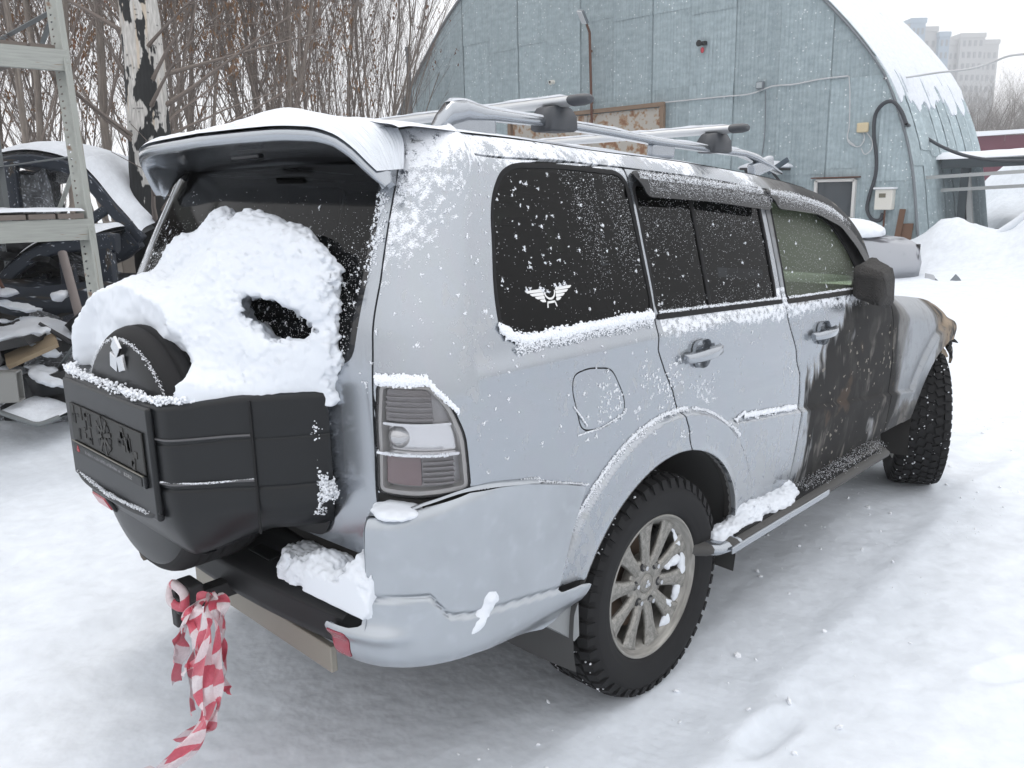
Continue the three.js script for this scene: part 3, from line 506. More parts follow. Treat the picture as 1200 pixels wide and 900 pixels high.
// spoiler along the roof end, drooping round the glass at both ends
{
  const st = [0, 0.36, 0.52, 0.585, 0.625, 0.66, 0.69], ty = [1.862, 1.858, 1.848, 1.83, 1.80, 1.755, 1.715], tz = [1.035, 1.02, 0.995, 0.97, 0.945, 0.915, 0.885], ly = [1.885, 1.878, 1.862, 1.845, 1.815, 1.765, 1.712], lz = [0.785, 0.785, 0.785, 0.79, 0.80, 0.825, 0.855];
  const cs = [ty, tz, ly, lz].map((a) => curve(st, a)), rings = [];
  for (let i = -30; i <= 30; i++) {
    const k = Math.abs(i) / 30, x = 0.69 * (1 - (1 - k) ** 1.5) * Math.sign(i), a = Math.abs(x), [Ty, Tz, Ly, Lz] = cs.map((f) => f(a)), th = 0.024 * (1 - 0.6 * k ** 4), fin = 1 - 0.88 * sstep(0.55, 0.95, k), inw = a > 0.5 ? (a - 0.5) * 0.22 : 0;
    const px = (q, d) => V(Math.sign(x) * Math.max(0, a - inw * d) * 0.965 + 0.022, q[1], q[0]);
    rings.push([px([Lz, Ly], 0), px([mix(Lz, Tz, 0.5), mix(Ly, Ty, 0.5) + 0.008], 0), px([Tz - 0.012, Ty + 0.002], 0), px([Tz, Ty - 0.004], 0), px([Tz + 0.001, Ty - th], 0.1), px([Tz - 0.02, Ty - th - 0.010 * fin], 0.4), px([mix(Lz, Tz, 0.72), Ty - th - 0.008 * fin + (Ly - Ty) * 0.28], 0.6), px([mix(Lz, Tz, 0.6), Ty - th - 0.020 * fin + (Ly - Ty) * 0.4], 0.8), px([mix(Lz, Tz, 0.35), Ty - th - 0.03 * fin + (Ly - Ty) * 0.65], 1), px([Lz + 0.02, Ly - 0.012 - 0.075 * fin], 1)]);
  }
  const sp = obj('roof_spoiler', skin(rings), silver, car);
  obj('brake_light', bx(0.16, 0.012, 0.02, 0.06, 1.806, 0.905, 0.004), blackPlastic, sp);
}
// wheels
const SUBD = 96;
function tyreGeo() {
  const prof = [[0.243, -0.098], [0.25, -0.112], [0.262, -0.1195], [0.285, -0.127], [0.310, -0.1315], [0.332, -0.1305], [0.350, -0.124], [0.364, -0.114], [0.372, -0.098], [0.3755, -0.05], [0.3765, 0], [0.3755, 0.05], [0.372, 0.098], [0.364, 0.114], [0.350, 0.124], [0.344, 0.1275], [0.332, 0.1305], [0.328, 0.1312], [0.310, 0.1315], [0.288, 0.128], [0.284, 0.1265], [0.268, 0.1215], [0.262, 0.1195], [0.25, 0.112], [0.243, 0.098]];
  return new THREE.LatheGeometry(prof.map(([r, x]) => new THREE.Vector2(r, x)), SUBD).rotateZ(-Math.PI / 2);
}
function treadGeo() {
  const list = [], N = 46, R = rng(3);
  for (let k = 0; k < N; k++) for (const [x, w, l, ph, skew] of [[-0.103, 0.034, 0.034, 0, 0], [-0.062, 0.032, 0.038, 0.5, 0.35], [-0.02, 0.03, 0.036, 0.2, -0.3], [0.02, 0.03, 0.036, 0.7, -0.3], [0.062, 0.032, 0.038, 0.0, 0.35], [0.103, 0.034, 0.034, 0.5, 0]]) {
    const out = Math.abs(x) > 0.09, a = (k + ph) / N * Math.PI * 2, r = out ? 0.3735 : 0.3795, g = new THREE.BoxGeometry(w, 0.013, l); g.rotateY(skew); if (out) g.rotateZ(-Math.sign(x) * 0.32);
    list.push(g.translate(x, r, 0).rotateX(a));
    if (out) list.push(new THREE.BoxGeometry(0.009, 0.030, l * 0.8).rotateZ(Math.sign(x) * 0.35).translate(Math.sign(x) * 0.1225, 0.357, 0).rotateX(a));
  }
  return merge(list);
}
const tyreG = tyreGeo(), treadG = treadGeo();
function makeWheel(parent, name, pos, steer, out) {
  const w = new THREE.Group(); w.name = name; w.position.set(...pos); w.rotation.y = steer + (out < 0 ? Math.PI : 0); parent.add(w);
  const ty = obj('tyre', tyreG, rubber, w); tag(obj('tread', treadG, rubber, ty), null, null, null, 'stuff');
  const rimProf = [[0.10, -0.095], [0.20, -0.09], [0.225, -0.10], [0.246, -0.108], [0.250, -0.098], [0.226, -0.085], [0.212, -0.03], [0.215, 0.05], [0.226, 0.085], [0.232, 0.096], [0.244, 0.100], [0.2495, 0.108], [0.247, 0.1125], [0.240, 0.111], [0.234, 0.100], [0.222, 0.0885], [0.208, 0.075], [0.205, 0.03]];
  const rim = obj('rim', new THREE.LatheGeometry(rimProf.map(([r, x]) => new THREE.Vector2(r, x)), SUBD).rotateZ(-Math.PI / 2), alloy, w);
  const spokeRings = [[0.052, 0.022, 0.066, 0.02], [0.085, 0.0235, 0.074, 0.018], [0.115, 0.0245, 0.078, 0.017], [0.15, 0.0275, 0.080, 0.016], [0.18, 0.032, 0.082, 0.015], [0.205, 0.040, 0.085, 0.012], [0.222, 0.052, 0.088, 0.01]].map(([r, hw, x, th]) => [[-1, -0.6], [-0.78, 0.55], [-0.3, 0.95], [0.3, 0.95], [0.78, 0.55], [1, -0.6], [0.5, -1.6], [-0.5, -1.6]].map(([a, b]) => V(x + b * th * 0.55, r, a * hw)));
  const spoke = skin(spokeRings);
  for (let k = 0; k < 10; k++) obj('spoke', spoke.clone().rotateX(k / 10 * Math.PI * 2 + 0.1), alloy, rim);
  const hubG = new THREE.LatheGeometry([[0, 0.07], [0.036, 0.07], [0.038, 0.078], [0.06, 0.0785], [0.092, 0.074], [0.1, 0.066], [0.1, 0.04]].map(([r, x]) => new THREE.Vector2(r, x)), 48).rotateZ(-Math.PI / 2);
  obj('hub', hubG, alloy, rim);
  for (let k = 0; k < 6; k++) { const a = k / 6 * Math.PI * 2 + 0.3, y = Math.cos(a) * 0.0698, z = Math.sin(a) * 0.0698; obj('nut_well', new THREE.CylinderGeometry(0.0155, 0.0155, 0.004, 18).rotateZ(Math.PI / 2).translate(0.0775, y, z), darkMetal, rim); obj('wheel_nut', new THREE.CylinderGeometry(0.0085, 0.0105, 0.018, 6).rotateZ(-Math.PI / 2).translate(0.085, y, z), chrome, rim); }
  obj('centre_cap', new THREE.LatheGeometry([[0, 0.0815], [0.02, 0.081], [0.031, 0.078], [0.035, 0.072]].map(([r, x]) => new THREE.Vector2(r, x)), 32).rotateZ(-Math.PI / 2), alloy, rim);
  obj('cap_emblem', diamonds(0.0085, 0.0015).rotateY(Math.PI / 2).translate(0.082, -0.001, 0), chrome, rim);
  obj('brake_disc', new THREE.CylinderGeometry(0.165, 0.165, 0.02, 40).rotateZ(Math.PI / 2).translate(0.012, 0, 0), std(lin(0.12, 0.085, 0.06), 0.7, 0.5), w);
  obj('brake_caliper', bx(0.06, 0.16, 0.09, 0.0, 0.06, -0.13, 0.01, [0.4, 0, 0]), charred, w);
  return w;
}
// three-diamond badge in the x-y plane, facing +z; s: side of one diamond's short half
function diamonds(s, t) {
  const one = (a) => { const sh = new THREE.Shape(); const L = s * 1.75; sh.moveTo(0, 0.06 * s); sh.lineTo(s * 0.95, L * 0.55); sh.lineTo(0, L * 1.1); sh.lineTo(-s * 0.95, L * 0.55); sh.closePath(); return new THREE.ExtrudeGeometry(sh, { depth: t, bevelEnabled: true, bevelSize: s * 0.06, bevelThickness: s * 0.06, bevelSegments: 1 }).rotateZ(a); };
  return merge([one(0), one(Math.PI * 2 / 3), one(-Math.PI * 2 / 3)]);
}
makeWheel(car, 'wheel', [0.785, 0.386, 0], 0, 1); makeWheel(car, 'wheel', [-0.785, 0.386, 0], 0, -1);
makeWheel(car, 'wheel', [0.785, 0.386, -2.78], 0.47, 1); makeWheel(car, 'wheel', [-0.785, 0.386, -2.78], 0.47, -1);
// spare wheel, its disc cover, the black carrier housing round it
{
  const CX = -0.03, CY = 0.975, sp = new THREE.Group(); sp.name = 'spare_wheel'; sp.position.set(CX, CY, 1.165); sp.rotation.y = -Math.PI / 2; sp.scale.set(1, 0.962, 0.962); car.add(sp);
  const ribProf = [[0.243, -0.098], [0.262, -0.1195], [0.310, -0.1315], [0.350, -0.124], [0.366, -0.112], [0.374, -0.100]]; for (const g of [-0.075, -0.038, 0.0, 0.038, 0.075]) ribProf.push([0.381, g - 0.006], [0.374, g - 0.0045], [0.374, g + 0.0045], [0.381, g + 0.006]); ribProf.push([0.376, 0.098], [0.368, 0.110], [0.360, 0.1165], [0.357, 0.117], [0.354, 0.1215], [0.310, 0.1315], [0.262, 0.1195], [0.243, 0.098]);
  obj('tyre', new THREE.LatheGeometry(ribProf.map(([r, x]) => new THREE.Vector2(r, x)), SUBD).rotateZ(-Math.PI / 2), rubber, sp);
  const discProf = [[0, 0.152], [0.20, 0.15], [0.28, 0.144], [0.335, 0.132], [0.352, 0.118], [0.356, 0.10], [0.34, 0.09]];
  obj('disc_cover', new THREE.LatheGeometry(discProf.map(([r, x]) => new THREE.Vector2(r, x)), 72).rotateZ(-Math.PI / 2), blackPlastic, sp);
  obj('badge', diamonds(0.030, 0.006).translate(-0.012, 1.262, 1.309), chrome, car);
  // housing: plan outline times a vertical section
  const out = [[-0.50, 1.03], [-0.50, 1.20], [-0.475, 1.285], [-0.43, 1.325], [-0.36, 1.343], [-0.2, 1.35], [-0.04, 1.352], [0.12, 1.35], [0.24, 1.343], [0.30, 1.328], [0.345, 1.295], [0.41, 1.245], [0.48, 1.192], [0.535, 1.125], [0.575, 1.06], [0.59, 1.03]];
  const pl = new THREE.CatmullRomCurve3(out.map(([x, z]) => V(x, 0, z))).getPoints(90), cen = V(0, 0, 1.05);
  const prof = [[0.10, 1.168], [0.05, 1.176], [0.016, 1.176], [0.004, 1.17], [0, 1.158], [0, 1.10], [0, 1.075], [0.004, 1.072], [0.004, 1.068], [0, 1.065], [0, 1.02], [0, 0.98], [0, 0.955], [0.006, 0.951], [0.006, 0.945], [0, 0.941], [0, 0.90], [0.004, 0.87], [0.016, 0.83], [0.04, 0.775], [0.062, 0.745], [0.10, 0.728], [0.14, 0.722]];
  const rings = pl.map((p, i) => {
    const a = pl[Math.max(0, i - 1)], b = pl[Math.min(pl.length - 1, i + 1)], tx = b.x - a.x, tz = b.z - a.z, L = Math.hypot(tx, tz), nx = -tz / L, nz = tx / L; const sgn = nx * (p.x - cen.x) + nz * (p.z - cen.z) > 0 ? 1 : -1;
    const sideK = sstep(0.28, 0.5, p.x), plateK = sstep(-0.34, -0.3, p.x) * 0;
    return prof.map(([ins, y]) => V(p.x - sgn * nx * ins, y + sideK * (0.03 * (y - 0.72) / 0.45 + 0.085 * sstep(0.95, 0.72, y)), p.z - sgn * nz * ins));
  });
  const hous = obj('spare_housing', skin(rings, false, false), blackPlastic, car);
  obj('housing_seam', bar(V(0.487, 0.84, 1.192), V(0.487, 1.195, 1.192), 0.006, 0.004, V(1, 0, 0.8)), rubber, hous);
  for (const y of [1.085, 0.965]) obj('trim_line', tube(pl.filter((p) => p.x > 0.25 && p.x < 0.49).map((p) => V(p.x + 0.002, y + sstep(0.28, 0.5, p.x) * 0.02, p.z + 0.001)), 0.0035, 20, 6), std(lin(0.10, 0.10, 0.105), 0.35, 0.4), hous);
  // number plate panel and empty plate frame
  const pp = obj('plate_panel', new RoundedBoxGeometry(0.62, 0.31, 0.02, 3, 0.009).translate(-0.05, 1.012, 1.348), blackPlastic, car);
  const lip = obj('panel_lip', tube([V(-0.36, 0.885, 1.345), V(-0.30, 0.862, 1.356), V(-0.05, 0.853, 1.364), V(0.2, 0.862, 1.356), V(0.262, 0.885, 1.347)], 0.008, 30, 8), blackPlastic, pp);
  const frameMat = std(lin(0.016, 0.016, 0.015), 0.6), pf = obj('plate_frame', bx(0.53, 0.115, 0.006, -0.04, 1.04, 1.3615, 0.003), frameMat, pp);
  obj('plate_frame_strip', bx(0.53, 0.034, 0.012, -0.04, 0.962, 1.363, 0.004), blackPlastic, pf);
  obj('strip_edge', bx(0.52, 0.0035, 0.004, -0.04, 0.980, 1.369, 0.001), std(lin(0.15, 0.14, 0.11), 0.5), pf);
  const R = rng(91), ribMat = std(lin(0.006, 0.006, 0.006), 0.7);
  const raised = std(lin(0.022, 0.021, 0.019), 0.6);
  for (const [x, w, n] of [[-0.235, 0.09, 9], [-0.155, 0.05, 6], [0.10, 0.05, 7], [0.165, 0.08, 10]]) for (let k = 0; k < n; k++) obj('frame_slot', bx(0.006 + R() * 0.02, 0.008 + R() * 0.03, 0.004, x + (R() - 0.5) * w, 1.04 + (R() - 0.5) * 0.09, 1.3648, 0.001), k % 2 ? ribMat : raised, pf);
  for (let k = 0; k < 8; k++) { const a = k / 8 * Math.PI * 2 + 0.2; obj('frame_spoke', bx(0.012, 0.046, 0.005, 0, 0.034, 0).rotateZ(a).translate(-0.04, 1.042, 1.3655), raised, pf); }
  for (let k = 0; k < 8; k++) { const a = k / 8 * Math.PI * 2 + 0.59; obj('frame_slot', bx(0.018, 0.022, 0.004, 0, 0.042, 0).rotateZ(a).translate(-0.04, 1.042, 1.3650), ribMat, pf); }
  const cv = document.createElement('canvas'); cv.width = 512; cv.height = 48; const cx = cv.getContext('2d'); cx.fillStyle = '#111213'; cx.fillRect(0, 0, 512, 48); cx.fillStyle = '#8a8a88'; cx.strokeStyle = '#77777a'; cx.lineWidth = 3;
  for (let k = 0; k < 24; k++) { const x = 96 + k * 11.6, h = 12 + R() * 10; cx.beginPath(); cx.moveTo(x, 34); cx.lineTo(x + (R() - 0.5) * 3, 34 - h); if (R() > 0.4) { cx.moveTo(x, 34 - h * R()); cx.lineTo(x + 7, 34 - h * R()); } if (R() > 0.5) { cx.moveTo(x + 7, 34); cx.lineTo(x + 7, 34 - h * 0.7); } cx.stroke(); }
  cx.font = 'bold 26px sans-serif'; cx.fillText('8382', 388, 36); const ct = new THREE.CanvasTexture(cv); ct.colorSpace = THREE.SRGBColorSpace;
  obj('strip_print', new THREE.PlaneGeometry(0.50, 0.026).translate(-0.04, 0.961, 1.3705), std(0xffffff, 0.5, 0, { map: ct }), pf);
  obj('strip_badge', diamonds(0.0062, 0.0008).translate(-0.255, 0.96, 1.3708), std(lin(0.35, 0.02, 0.03), 0.4), pf);
  // red fog lamp under the panel
  const fog = obj('rear_fog_lamp', bx(0.125, 0.062, 0.03, -0.24, 0.79, 1.312, 0.008, [0.42, 0, 0.0]), blackPlastic, hous); obj('fog_lens', bx(0.105, 0.048, 0.022, -0.24, 0.789, 1.321, 0.006, [0.42, 0, 0]), phys(lin(0.33, 0.035, 0.05), 0.25, 0, { clearcoat: 0.4 }), fog);
  // hinge cover on the tailgate, right of the housing
  const hp = soft([[1.40, 1.215], [1.30, 1.165], [1.288, 1.0], [1.30, 0.83], [1.335, 0.782], [1.47, 0.765], [1.55, 0.80], [1.56, 1.2]], 0.05);
  obj('hinge_cover', panel(S, polySD(hp), bounds(hp), { cell: 0.011, flip: true, lift: (u, y, d) => 0.012 + 0.022 * sstep(0, 0.05, d), skirt: 0.02 }), blackPlastic, car);
  obj('carrier_arm', bx(0.22, 0.3, 0.12, 0.05, 0.98, 1.06, 0.02), darkMetal, car);
}
// rear bumper: painted corners, black step in the middle
{
  const BW = 0.945, BR = 1.10, BC = 0.30, bz0 = BR - BC, BUC = bz0 + BC * Math.PI / 2 + (BW - BC);
  const bplan = (u) => { if (u > BUC) { const [x, z] = bplan(2 * BUC - u); return [-x, z]; } if (u <= bz0) return [BW, u]; const a = (u - bz0) / BC; if (a <= Math.PI / 2) return [BW - BC + BC * Math.cos(a), bz0 + BC * Math.sin(a)]; const x = BW - BC - (u - bz0 - BC * Math.PI / 2); return [x, BR + 0.03 * (1 - (x / (BW - BC)) ** 2)]; };
  const btop = curve([0.36, 0.415, 0.50, 0.663, 0.858, 0.98, 1.064, 1.2], [0.862, 0.868, 0.895, 0.942, 0.97, 0.948, 0.925, 0.918]);
  const stepLine = curve([0.4, 0.6, 0.736, 0.90, 0.935, 0.96, 0.985, 1.05, 1.2], [0.572, 0.606, 0.628, 0.652, 0.66, 0.69, 0.718, 0.716, 0.706]);
  const Sb = (u, y) => {
    const [x, z] = bplan(u), nx = u <= bz0 ? 1 : Math.cos(Math.min((u - bz0) / BC, Math.PI / 2)), nz = Math.sqrt(1 - nx * nx), d = btop(u) - y, ledge = sstep(0.7, 1.0, u);
    let o = -0.035 * (1 - Math.sqrt(1 - clamp(1 - d / 0.035, 0, 1) ** 2)) * ledge; const sl = stepLine(u); o += -0.006 * Math.exp(-(((y - sl) / 0.006) ** 2)) + 0.008 * sstep(sl, sl - 0.01, y);
    o += 0.022 * Math.exp(-(((y - 0.615) / 0.022) ** 2)) * sstep(1.0, 1.12, u); o -= 0.05 * sstep(0.59, 0.47, y) ** 2 + (y < 0.53 ? 0 : 0);
    return V(x + nx * o, y, z + nz * o);
  };
  const poly = [[0.418, 0.868], [0.50, 0.895], [0.663, 0.942], [0.76, 0.96], [0.858, 0.97], [0.98, 0.948], [1.064, 0.925], [1.138, 0.92], [1.150, 0.72], [1.158, 0.64], [1.19, 0.632], [1.265, 0.63], [1.268, 0.512], [1.13, 0.508], [1.041, 0.512], [0.954, 0.520], [0.86, 0.526], [0.70, 0.497], [0.567, 0.462], [0.515, 0.468], [0.45, 0.50], [0.395, 0.515], [0.392, 0.566], [0.44, 0.577], [0.542, 0.59], [0.482, 0.745]];
  const bsd = polySD(poly), reflPoly = soft([[1.196, 0.614], [1.258, 0.612], [1.262, 0.526], [1.204, 0.528]], 0.008);
  for (const s of [1, -1]) {
    const Q = (a, b) => { const q = Sb(a, b); return V(s * q.x, q.y, q.z); }, flip = s > 0;
    const bc = obj('bumper_corner', panel(Q, inside(shrink(bsd, 0.002), not(shrink(polySD(reflPoly), -0.001)), (u, y) => Math.hypot(u - ARCH[0], y - ARCH[1]) - ARCH[2]), [0.38, 0.45, 1.28, 0.98], { cell: 0.008, flip, skirt: 0.02, uv: (u, y) => [u / 1.3, y / 1.3] }), bumperMat(), car);
    // top ledge between bumper and body under the lamp
    obj('bumper_ledge', gridGeo(50, 6, (a, t) => { const u = mix(0.62, 1.14, a), q = Q(u, btop(u) - 0.001), b = S(mix(0.62, 1.10, a), btop(u) + 0.006), bb = V(s * b.x, b.y, b.z); const p = q.lerp(bb, t); return [p.x, p.y + 0.004 * Math.sin(t * Math.PI), p.z]; }), bumperMat(), bc);
    obj('reflector', panel(Q, polySD(reflPoly), bounds(reflPoly), { cell: 0.006, flip, lift: 0.003 }), phys(lin(0.28, 0.03, 0.05), 0.25, 0, { clearcoat: 0.5 }), bc);
    obj('inner_wall', gridGeo(8, 8, (a, t) => { const y = mix(0.63, 0.918, a), q = Q(1.142, y); return [q.x, q.y, mix(q.z, 0.985, t)]; }), bumperMat(), bc);
  }
  function bumperMat() { return bumperMat.m ??= phys(0xffffff, 0.34, 0.75, { map: dataTex(256, 256, (i, j) => { const v = 0.672 + tnA(i, j) * 0.05 + Math.max(0, tnB(i, j) - 0.1) * 0.08; return [v * 0.962, v * 0.99, v * 1.022]; }), clearcoat: 0.55, clearcoatRoughness: 0.08 }); }
  // step pad: section swept across the car
  const sec = [[0.985, 0.735], [1.005, 0.70], [1.03, 0.672], [1.075, 0.664], [1.08, 0.655], [1.11, 0.648], [1.128, 0.632], [1.132, 0.612], [1.124, 0.572], [1.128, 0.556], [1.12, 0.535], [1.10, 0.512], [1.05, 0.495], [0.98, 0.50]];
  const rings = []; for (let i = 0; i <= 40; i++) { const x = mix(-0.69, 0.69, i / 40), k = -0.035 * (x / 0.69) ** 2; rings.push(sec.map(([z, y]) => V(x, y + (y < 0.62 ? 0.02 * (x / 0.69) ** 2 : 0), z + k))); }
  obj('bumper_step', skin(rings), phys(lin(0.012, 0.0125, 0.014), 0.55, 0, { specularIntensity: 0.6 }), car);
  for (const x of [-0.42, -0.2, 0.02, 0.24, 0.46]) obj('step_rib', bx(0.12, 0.006, 0.05, x, 0.668, 1.052, 0.002), blackPlastic, car);
  obj('rear_valance', bx(1.36, 0.26, 0.04, 0, 0.64, 0.965), charred, car);
  obj('tow_beam', bx(0.80, 0.078, 0.02, 0.20, 0.472, 1.072, 0.004), std(lin(0.27, 0.25, 0.215), 0.55, 0.4), car);
  obj('tow_bracket', merge([bx(0.05, 0.05, 0.24, 0.10, 0.535, 1.16, 0.006), bx(0.035, 0.12, 0.05, 0.085, 0.52, 1.255, 0.006), bx(0.09, 0.05, 0.05, 0.11, 0.575, 1.235, 0.01)]), darkMetal, car);
}
// side steps
for (const s of [1, -1]) {
  const sec = (z, dx = 0, k = 1) => [[0.86, 0.452], [0.94, 0.462], [0.985, 0.458], [1.002, 0.446], [1.0, 0.428], [0.975, 0.414], [0.90, 0.405], [0.86, 0.408]].map(([x, y]) => V(s * (0.86 + (x - 0.86) * k + dx), y + (z + 0.3) * -0.004, z));
  const st = obj('side_step', skin([sec(-1.88, -0.04, 0.6), sec(-1.80), sec(-1.1), sec(-0.36), sec(-0.27, -0.02, 0.78), sec(-0.235, -0.04, 0.55)]), s > 0 ? std(lin(0.07, 0.068, 0.066), 0.75) : darkMetal, car);
  obj('step_tread', bx(0.095, 0.006, 1.36, s * 0.925, 0.463, -1.08, 0.002), rubber, st);
  obj('step_edge', bx(0.010, 0.026, 0.80, s * 1.001, 0.438, -0.72, 0.004), silver, st); obj('step_cap', skin([sec(-0.40, 0.002, 1.01), sec(-0.30, -0.01, 0.93), sec(-0.26, -0.028, 0.70), sec(-0.228, -0.05, 0.5)]), silver, st);
  obj('mud_flap', skin([[0.74, 0.9], [0.76, 1], [0.885, 1], [0.90, 0.9]].map(([x, k]) => [[0.56, 0.475], [0.40, 0.51], [0.395, 0.37], [0.42, 0.36], [0.49, 0.42]].map(([z, y]) => V(s * x, 0.42 + (y - 0.42) * k, 0.48 + (z - 0.48) * k)))), std(lin(0.24, 0.25, 0.255), 0.6, 0.2), car);
  // arch liners
  for (const [c, z0] of [[ARCH, 0], [ARCHF, 1]]) obj('arch_liner', gridGeo(28, 6, (a, t) => { const th = mix(z0 ? 1.05 : -0.25, Math.PI + 0.25, a), r = c[2] + 0.012 + 0.05 * t * (1 - t); return [s * mix(0.50, 0.915, t), c[1] + Math.sin(th) * r, c[0] - Math.cos(th) * r]; }), z0 ? charred : std(lin(0.06, 0.06, 0.06), 0.85), car);
  obj('arch_lip', gridGeo(40, 3, (a, t) => { const th = mix(-0.05, Math.PI + 0.02, a), r = ARCH[2] + 0.002, y = ARCH[1] + Math.sin(th) * r, z = ARCH[0] - Math.cos(th) * r, q = S(z, Math.max(0.42, y)); return [s * (q.x - t * 0.045), y, z]; }), std(lin(0.14, 0.14, 0.14), 0.7), car);
}
// underbody, cabin and the burnt-out engine bay
obj('floor_pan', merge([bx(1.44, 0.10, 2.3, 0, 0.44, -0.8), bx(0.7, 0.12, 0.7, 0, 0.53, 0.45), bx(1.0, 0.14, 1.2, 0, 0.42, -2.6)]), charred, car);
obj('axle', merge([rod(V(-0.66, 0.386, 0), V(0.66, 0.386, 0), 0.05), rod(V(-0.6, 0.36, -2.78), V(0.6, 0.36, -2.78), 0.045), new THREE.SphereGeometry(0.13, 16, 12).translate(0, 0.386, 0)]), darkMetal, car);
obj('silencer', merge([bx(0.4, 0.14, 0.22, -0.4, 0.46, 0.6, 0.06), rod(V(-0.66, 0.42, 0.8), V(-0.66, 0.40, 1.08), 0.03)]), std(lin(0.10, 0.085, 0.07), 0.8, 0.4), car);
obj('bulkhead', bx(1.5, 0.72, 0.04, 0, 0.86, -1.93), charred, car);
obj('front_panel', merge([bx(1.3, 0.08, 0.08, 0, 0.86, -3.12), bx(1.36, 0.08, 0.08, 0, 0.52, -3.14), bx(0.07, 0.40, 0.07, 0.60, 0.69, -3.12), bx(0.07, 0.40, 0.07, -0.60, 0.69, -3.12)]), charred, car);
obj('radiator', bx(0.9, 0.38, 0.05, -0.05, 0.72, -3.08), std(lin(0.07, 0.06, 0.05), 0.9, 0.3), car);
obj('engine_block', merge([bx(0.5, 0.42, 0.66, 0.02, 0.68, -2.5, 0.04), bx(0.34, 0.12, 0.5, 0.02, 0.93, -2.48, 0.05), bx(0.26, 0.18, 0.28, 0.48, 0.84, -2.25, 0.03), rod(V(-0.3, 0.9, -2.75), V(0.3, 0.9, -2.7), 0.05), rod(V(0.05, 0.72, -2.95), V(0.05, 0.72, -2.84), 0.16)]), charred, car);
obj('battery_tray', bx(0.3, 0.18, 0.24, -0.48, 0.82, -2.3, 0.01), charred, car);
for (const s of [1, -1]) obj('inner_wing', merge([bx(0.05, 0.34, 1.0, s * 0.66, 0.76, -2.45), bx(0.12, 0.04, 0.9, s * 0.70, 0.90, -2.4)]), charred, car);
{
  const fabric = std(lin(0.028, 0.027, 0.027), 0.95);
  const seat = (x, z, w) => { const t = obj('seat', merge([bx(w, 0.16, 0.5, x, 0.80, z - 0.1, 0.05), bx(w, 0.62, 0.14, x, 1.12, z + 0.18, 0.06, [0.22, 0, 0])]), fabric, car); for (const dx of w > 1 ? [-0.4, 0, 0.4] : [0]) obj('headrest', bx(0.25, 0.17, 0.09, x + dx, 1.50, z + 0.28, 0.04), fabric, t); };
  seat(0.38, -1.0, 0.5); seat(-0.38, -1.0, 0.5); seat(0, -0.15, 1.3);
  obj('dashboard', merge([bx(1.48, 0.28, 0.42, 0, 1.06, -1.68, 0.08), bx(0.28, 0.4, 0.4, 0, 0.86, -1.6, 0.04)]), charred, car);
  const sw = obj('steering_wheel', new THREE.TorusGeometry(0.185, 0.016, 10, 32).rotateX(-0.45).translate(-0.38, 1.13, -1.36), charred, car); obj('steering_hub', merge([bx(0.34, 0.04, 0.03, -0.38, 1.13, -1.36, 0.01), bx(0.12, 0.12, 0.06, -0.38, 1.13, -1.35, 0.02)]), charred, sw);
  obj('headlining', gridGeo(16, 24, (s, t) => { const z = mix(0.76, -1.34, t), x = mix(-0.66, 0.66, s); return [x, car.userData.roofPt(x, z) - 0.03, z]; }), fabric, car);
  obj('load_floor', bx(1.4, 0.04, 1.0, 0, 0.84, 0.44), fabric, car);
}
// burnt, sagging door mirror
{
  const g = new RoundedBoxGeometry(0.2, 0.2, 0.24, 12, 0.05), p = g.attributes.position;
  const mir = (s) => { const h = g.clone(), q = h.attributes.position; for (let i = 0; i < q.count; i++) { const x = q.getX(i), y = q.getY(i), z = q.getZ(i); const n = 0.12 * fbm(x * 6 + s, y * 6, z * 6, 2), f = 0.05 * Math.abs(noise.noise(x * 9 + y * 6, y * 4 + 3, z * 9)) + 0.016 * Math.abs(noise.noise(x * 24, y * 9, z * 24)); q.setXYZ(i, x * (1 + n) * 0.75 + n * 0.3, y * (0.95 - 0.5 * (z > 0 ? z : 0)) + n * 0.6 - f + x * -0.3, z * (1 + n) + f); } h.computeVertexNormals(); return h.scale(0.86, 0.86, 0.8).translate(0.975, 1.29, -1.52); };
  const burnt = std(lin(0.035, 0.033, 0.032), 0.8, 0, { bumpMap: snowBump, bumpScale: 0.012 }), m1 = obj('door_mirror', mir(1), burnt, car); m1.userData.label = 'burnt crumpled door mirror';
  obj('mirror_stalk', bar(V(0.86, 1.25, -1.60), V(0.95, 1.24, -1.55), 0.05, 0.08), burnt, m1);
  const m2 = obj('door_mirror', mirrorX(mir(2)), burnt, car); obj('mirror_stalk', bar(V(-0.86, 1.25, -1.60), V(-0.95, 1.24, -1.55), 0.05, 0.08), burnt, m2);
}
// metal torn loose round the missing headlamp
{
  const tan = std(lin(0.27, 0.225, 0.175), 0.85, 0.2), grey = std(lin(0.30, 0.31, 0.32), 0.6, 0.3);
  for (const [x, y, z, w, h, sd, m] of [[0.70, 0.80, -3.16, 0.14, 0.16, 1, grey], [0.75, 0.76, -3.20, 0.12, 0.16, 2, tan], [0.64, 0.84, -3.08, 0.18, 0.1, 3, tan]]) obj('torn_metal', gridGeo(10, 10, (a, t) => { const n = fbm(a * 3 + sd * 5, t * 3, sd, 3), k = 0.6 + 0.4 * Math.sin(t * 5 + sd); return [x + (a - 0.5) * w * k + 0.04 * n, y + (t - 0.5) * h + 0.025 * noise.noise(a * 5, sd, t * 4), z - 0.08 * t * t + 0.07 * n - 0.04 * Math.abs(a - 0.5)]; }), m, car);
}
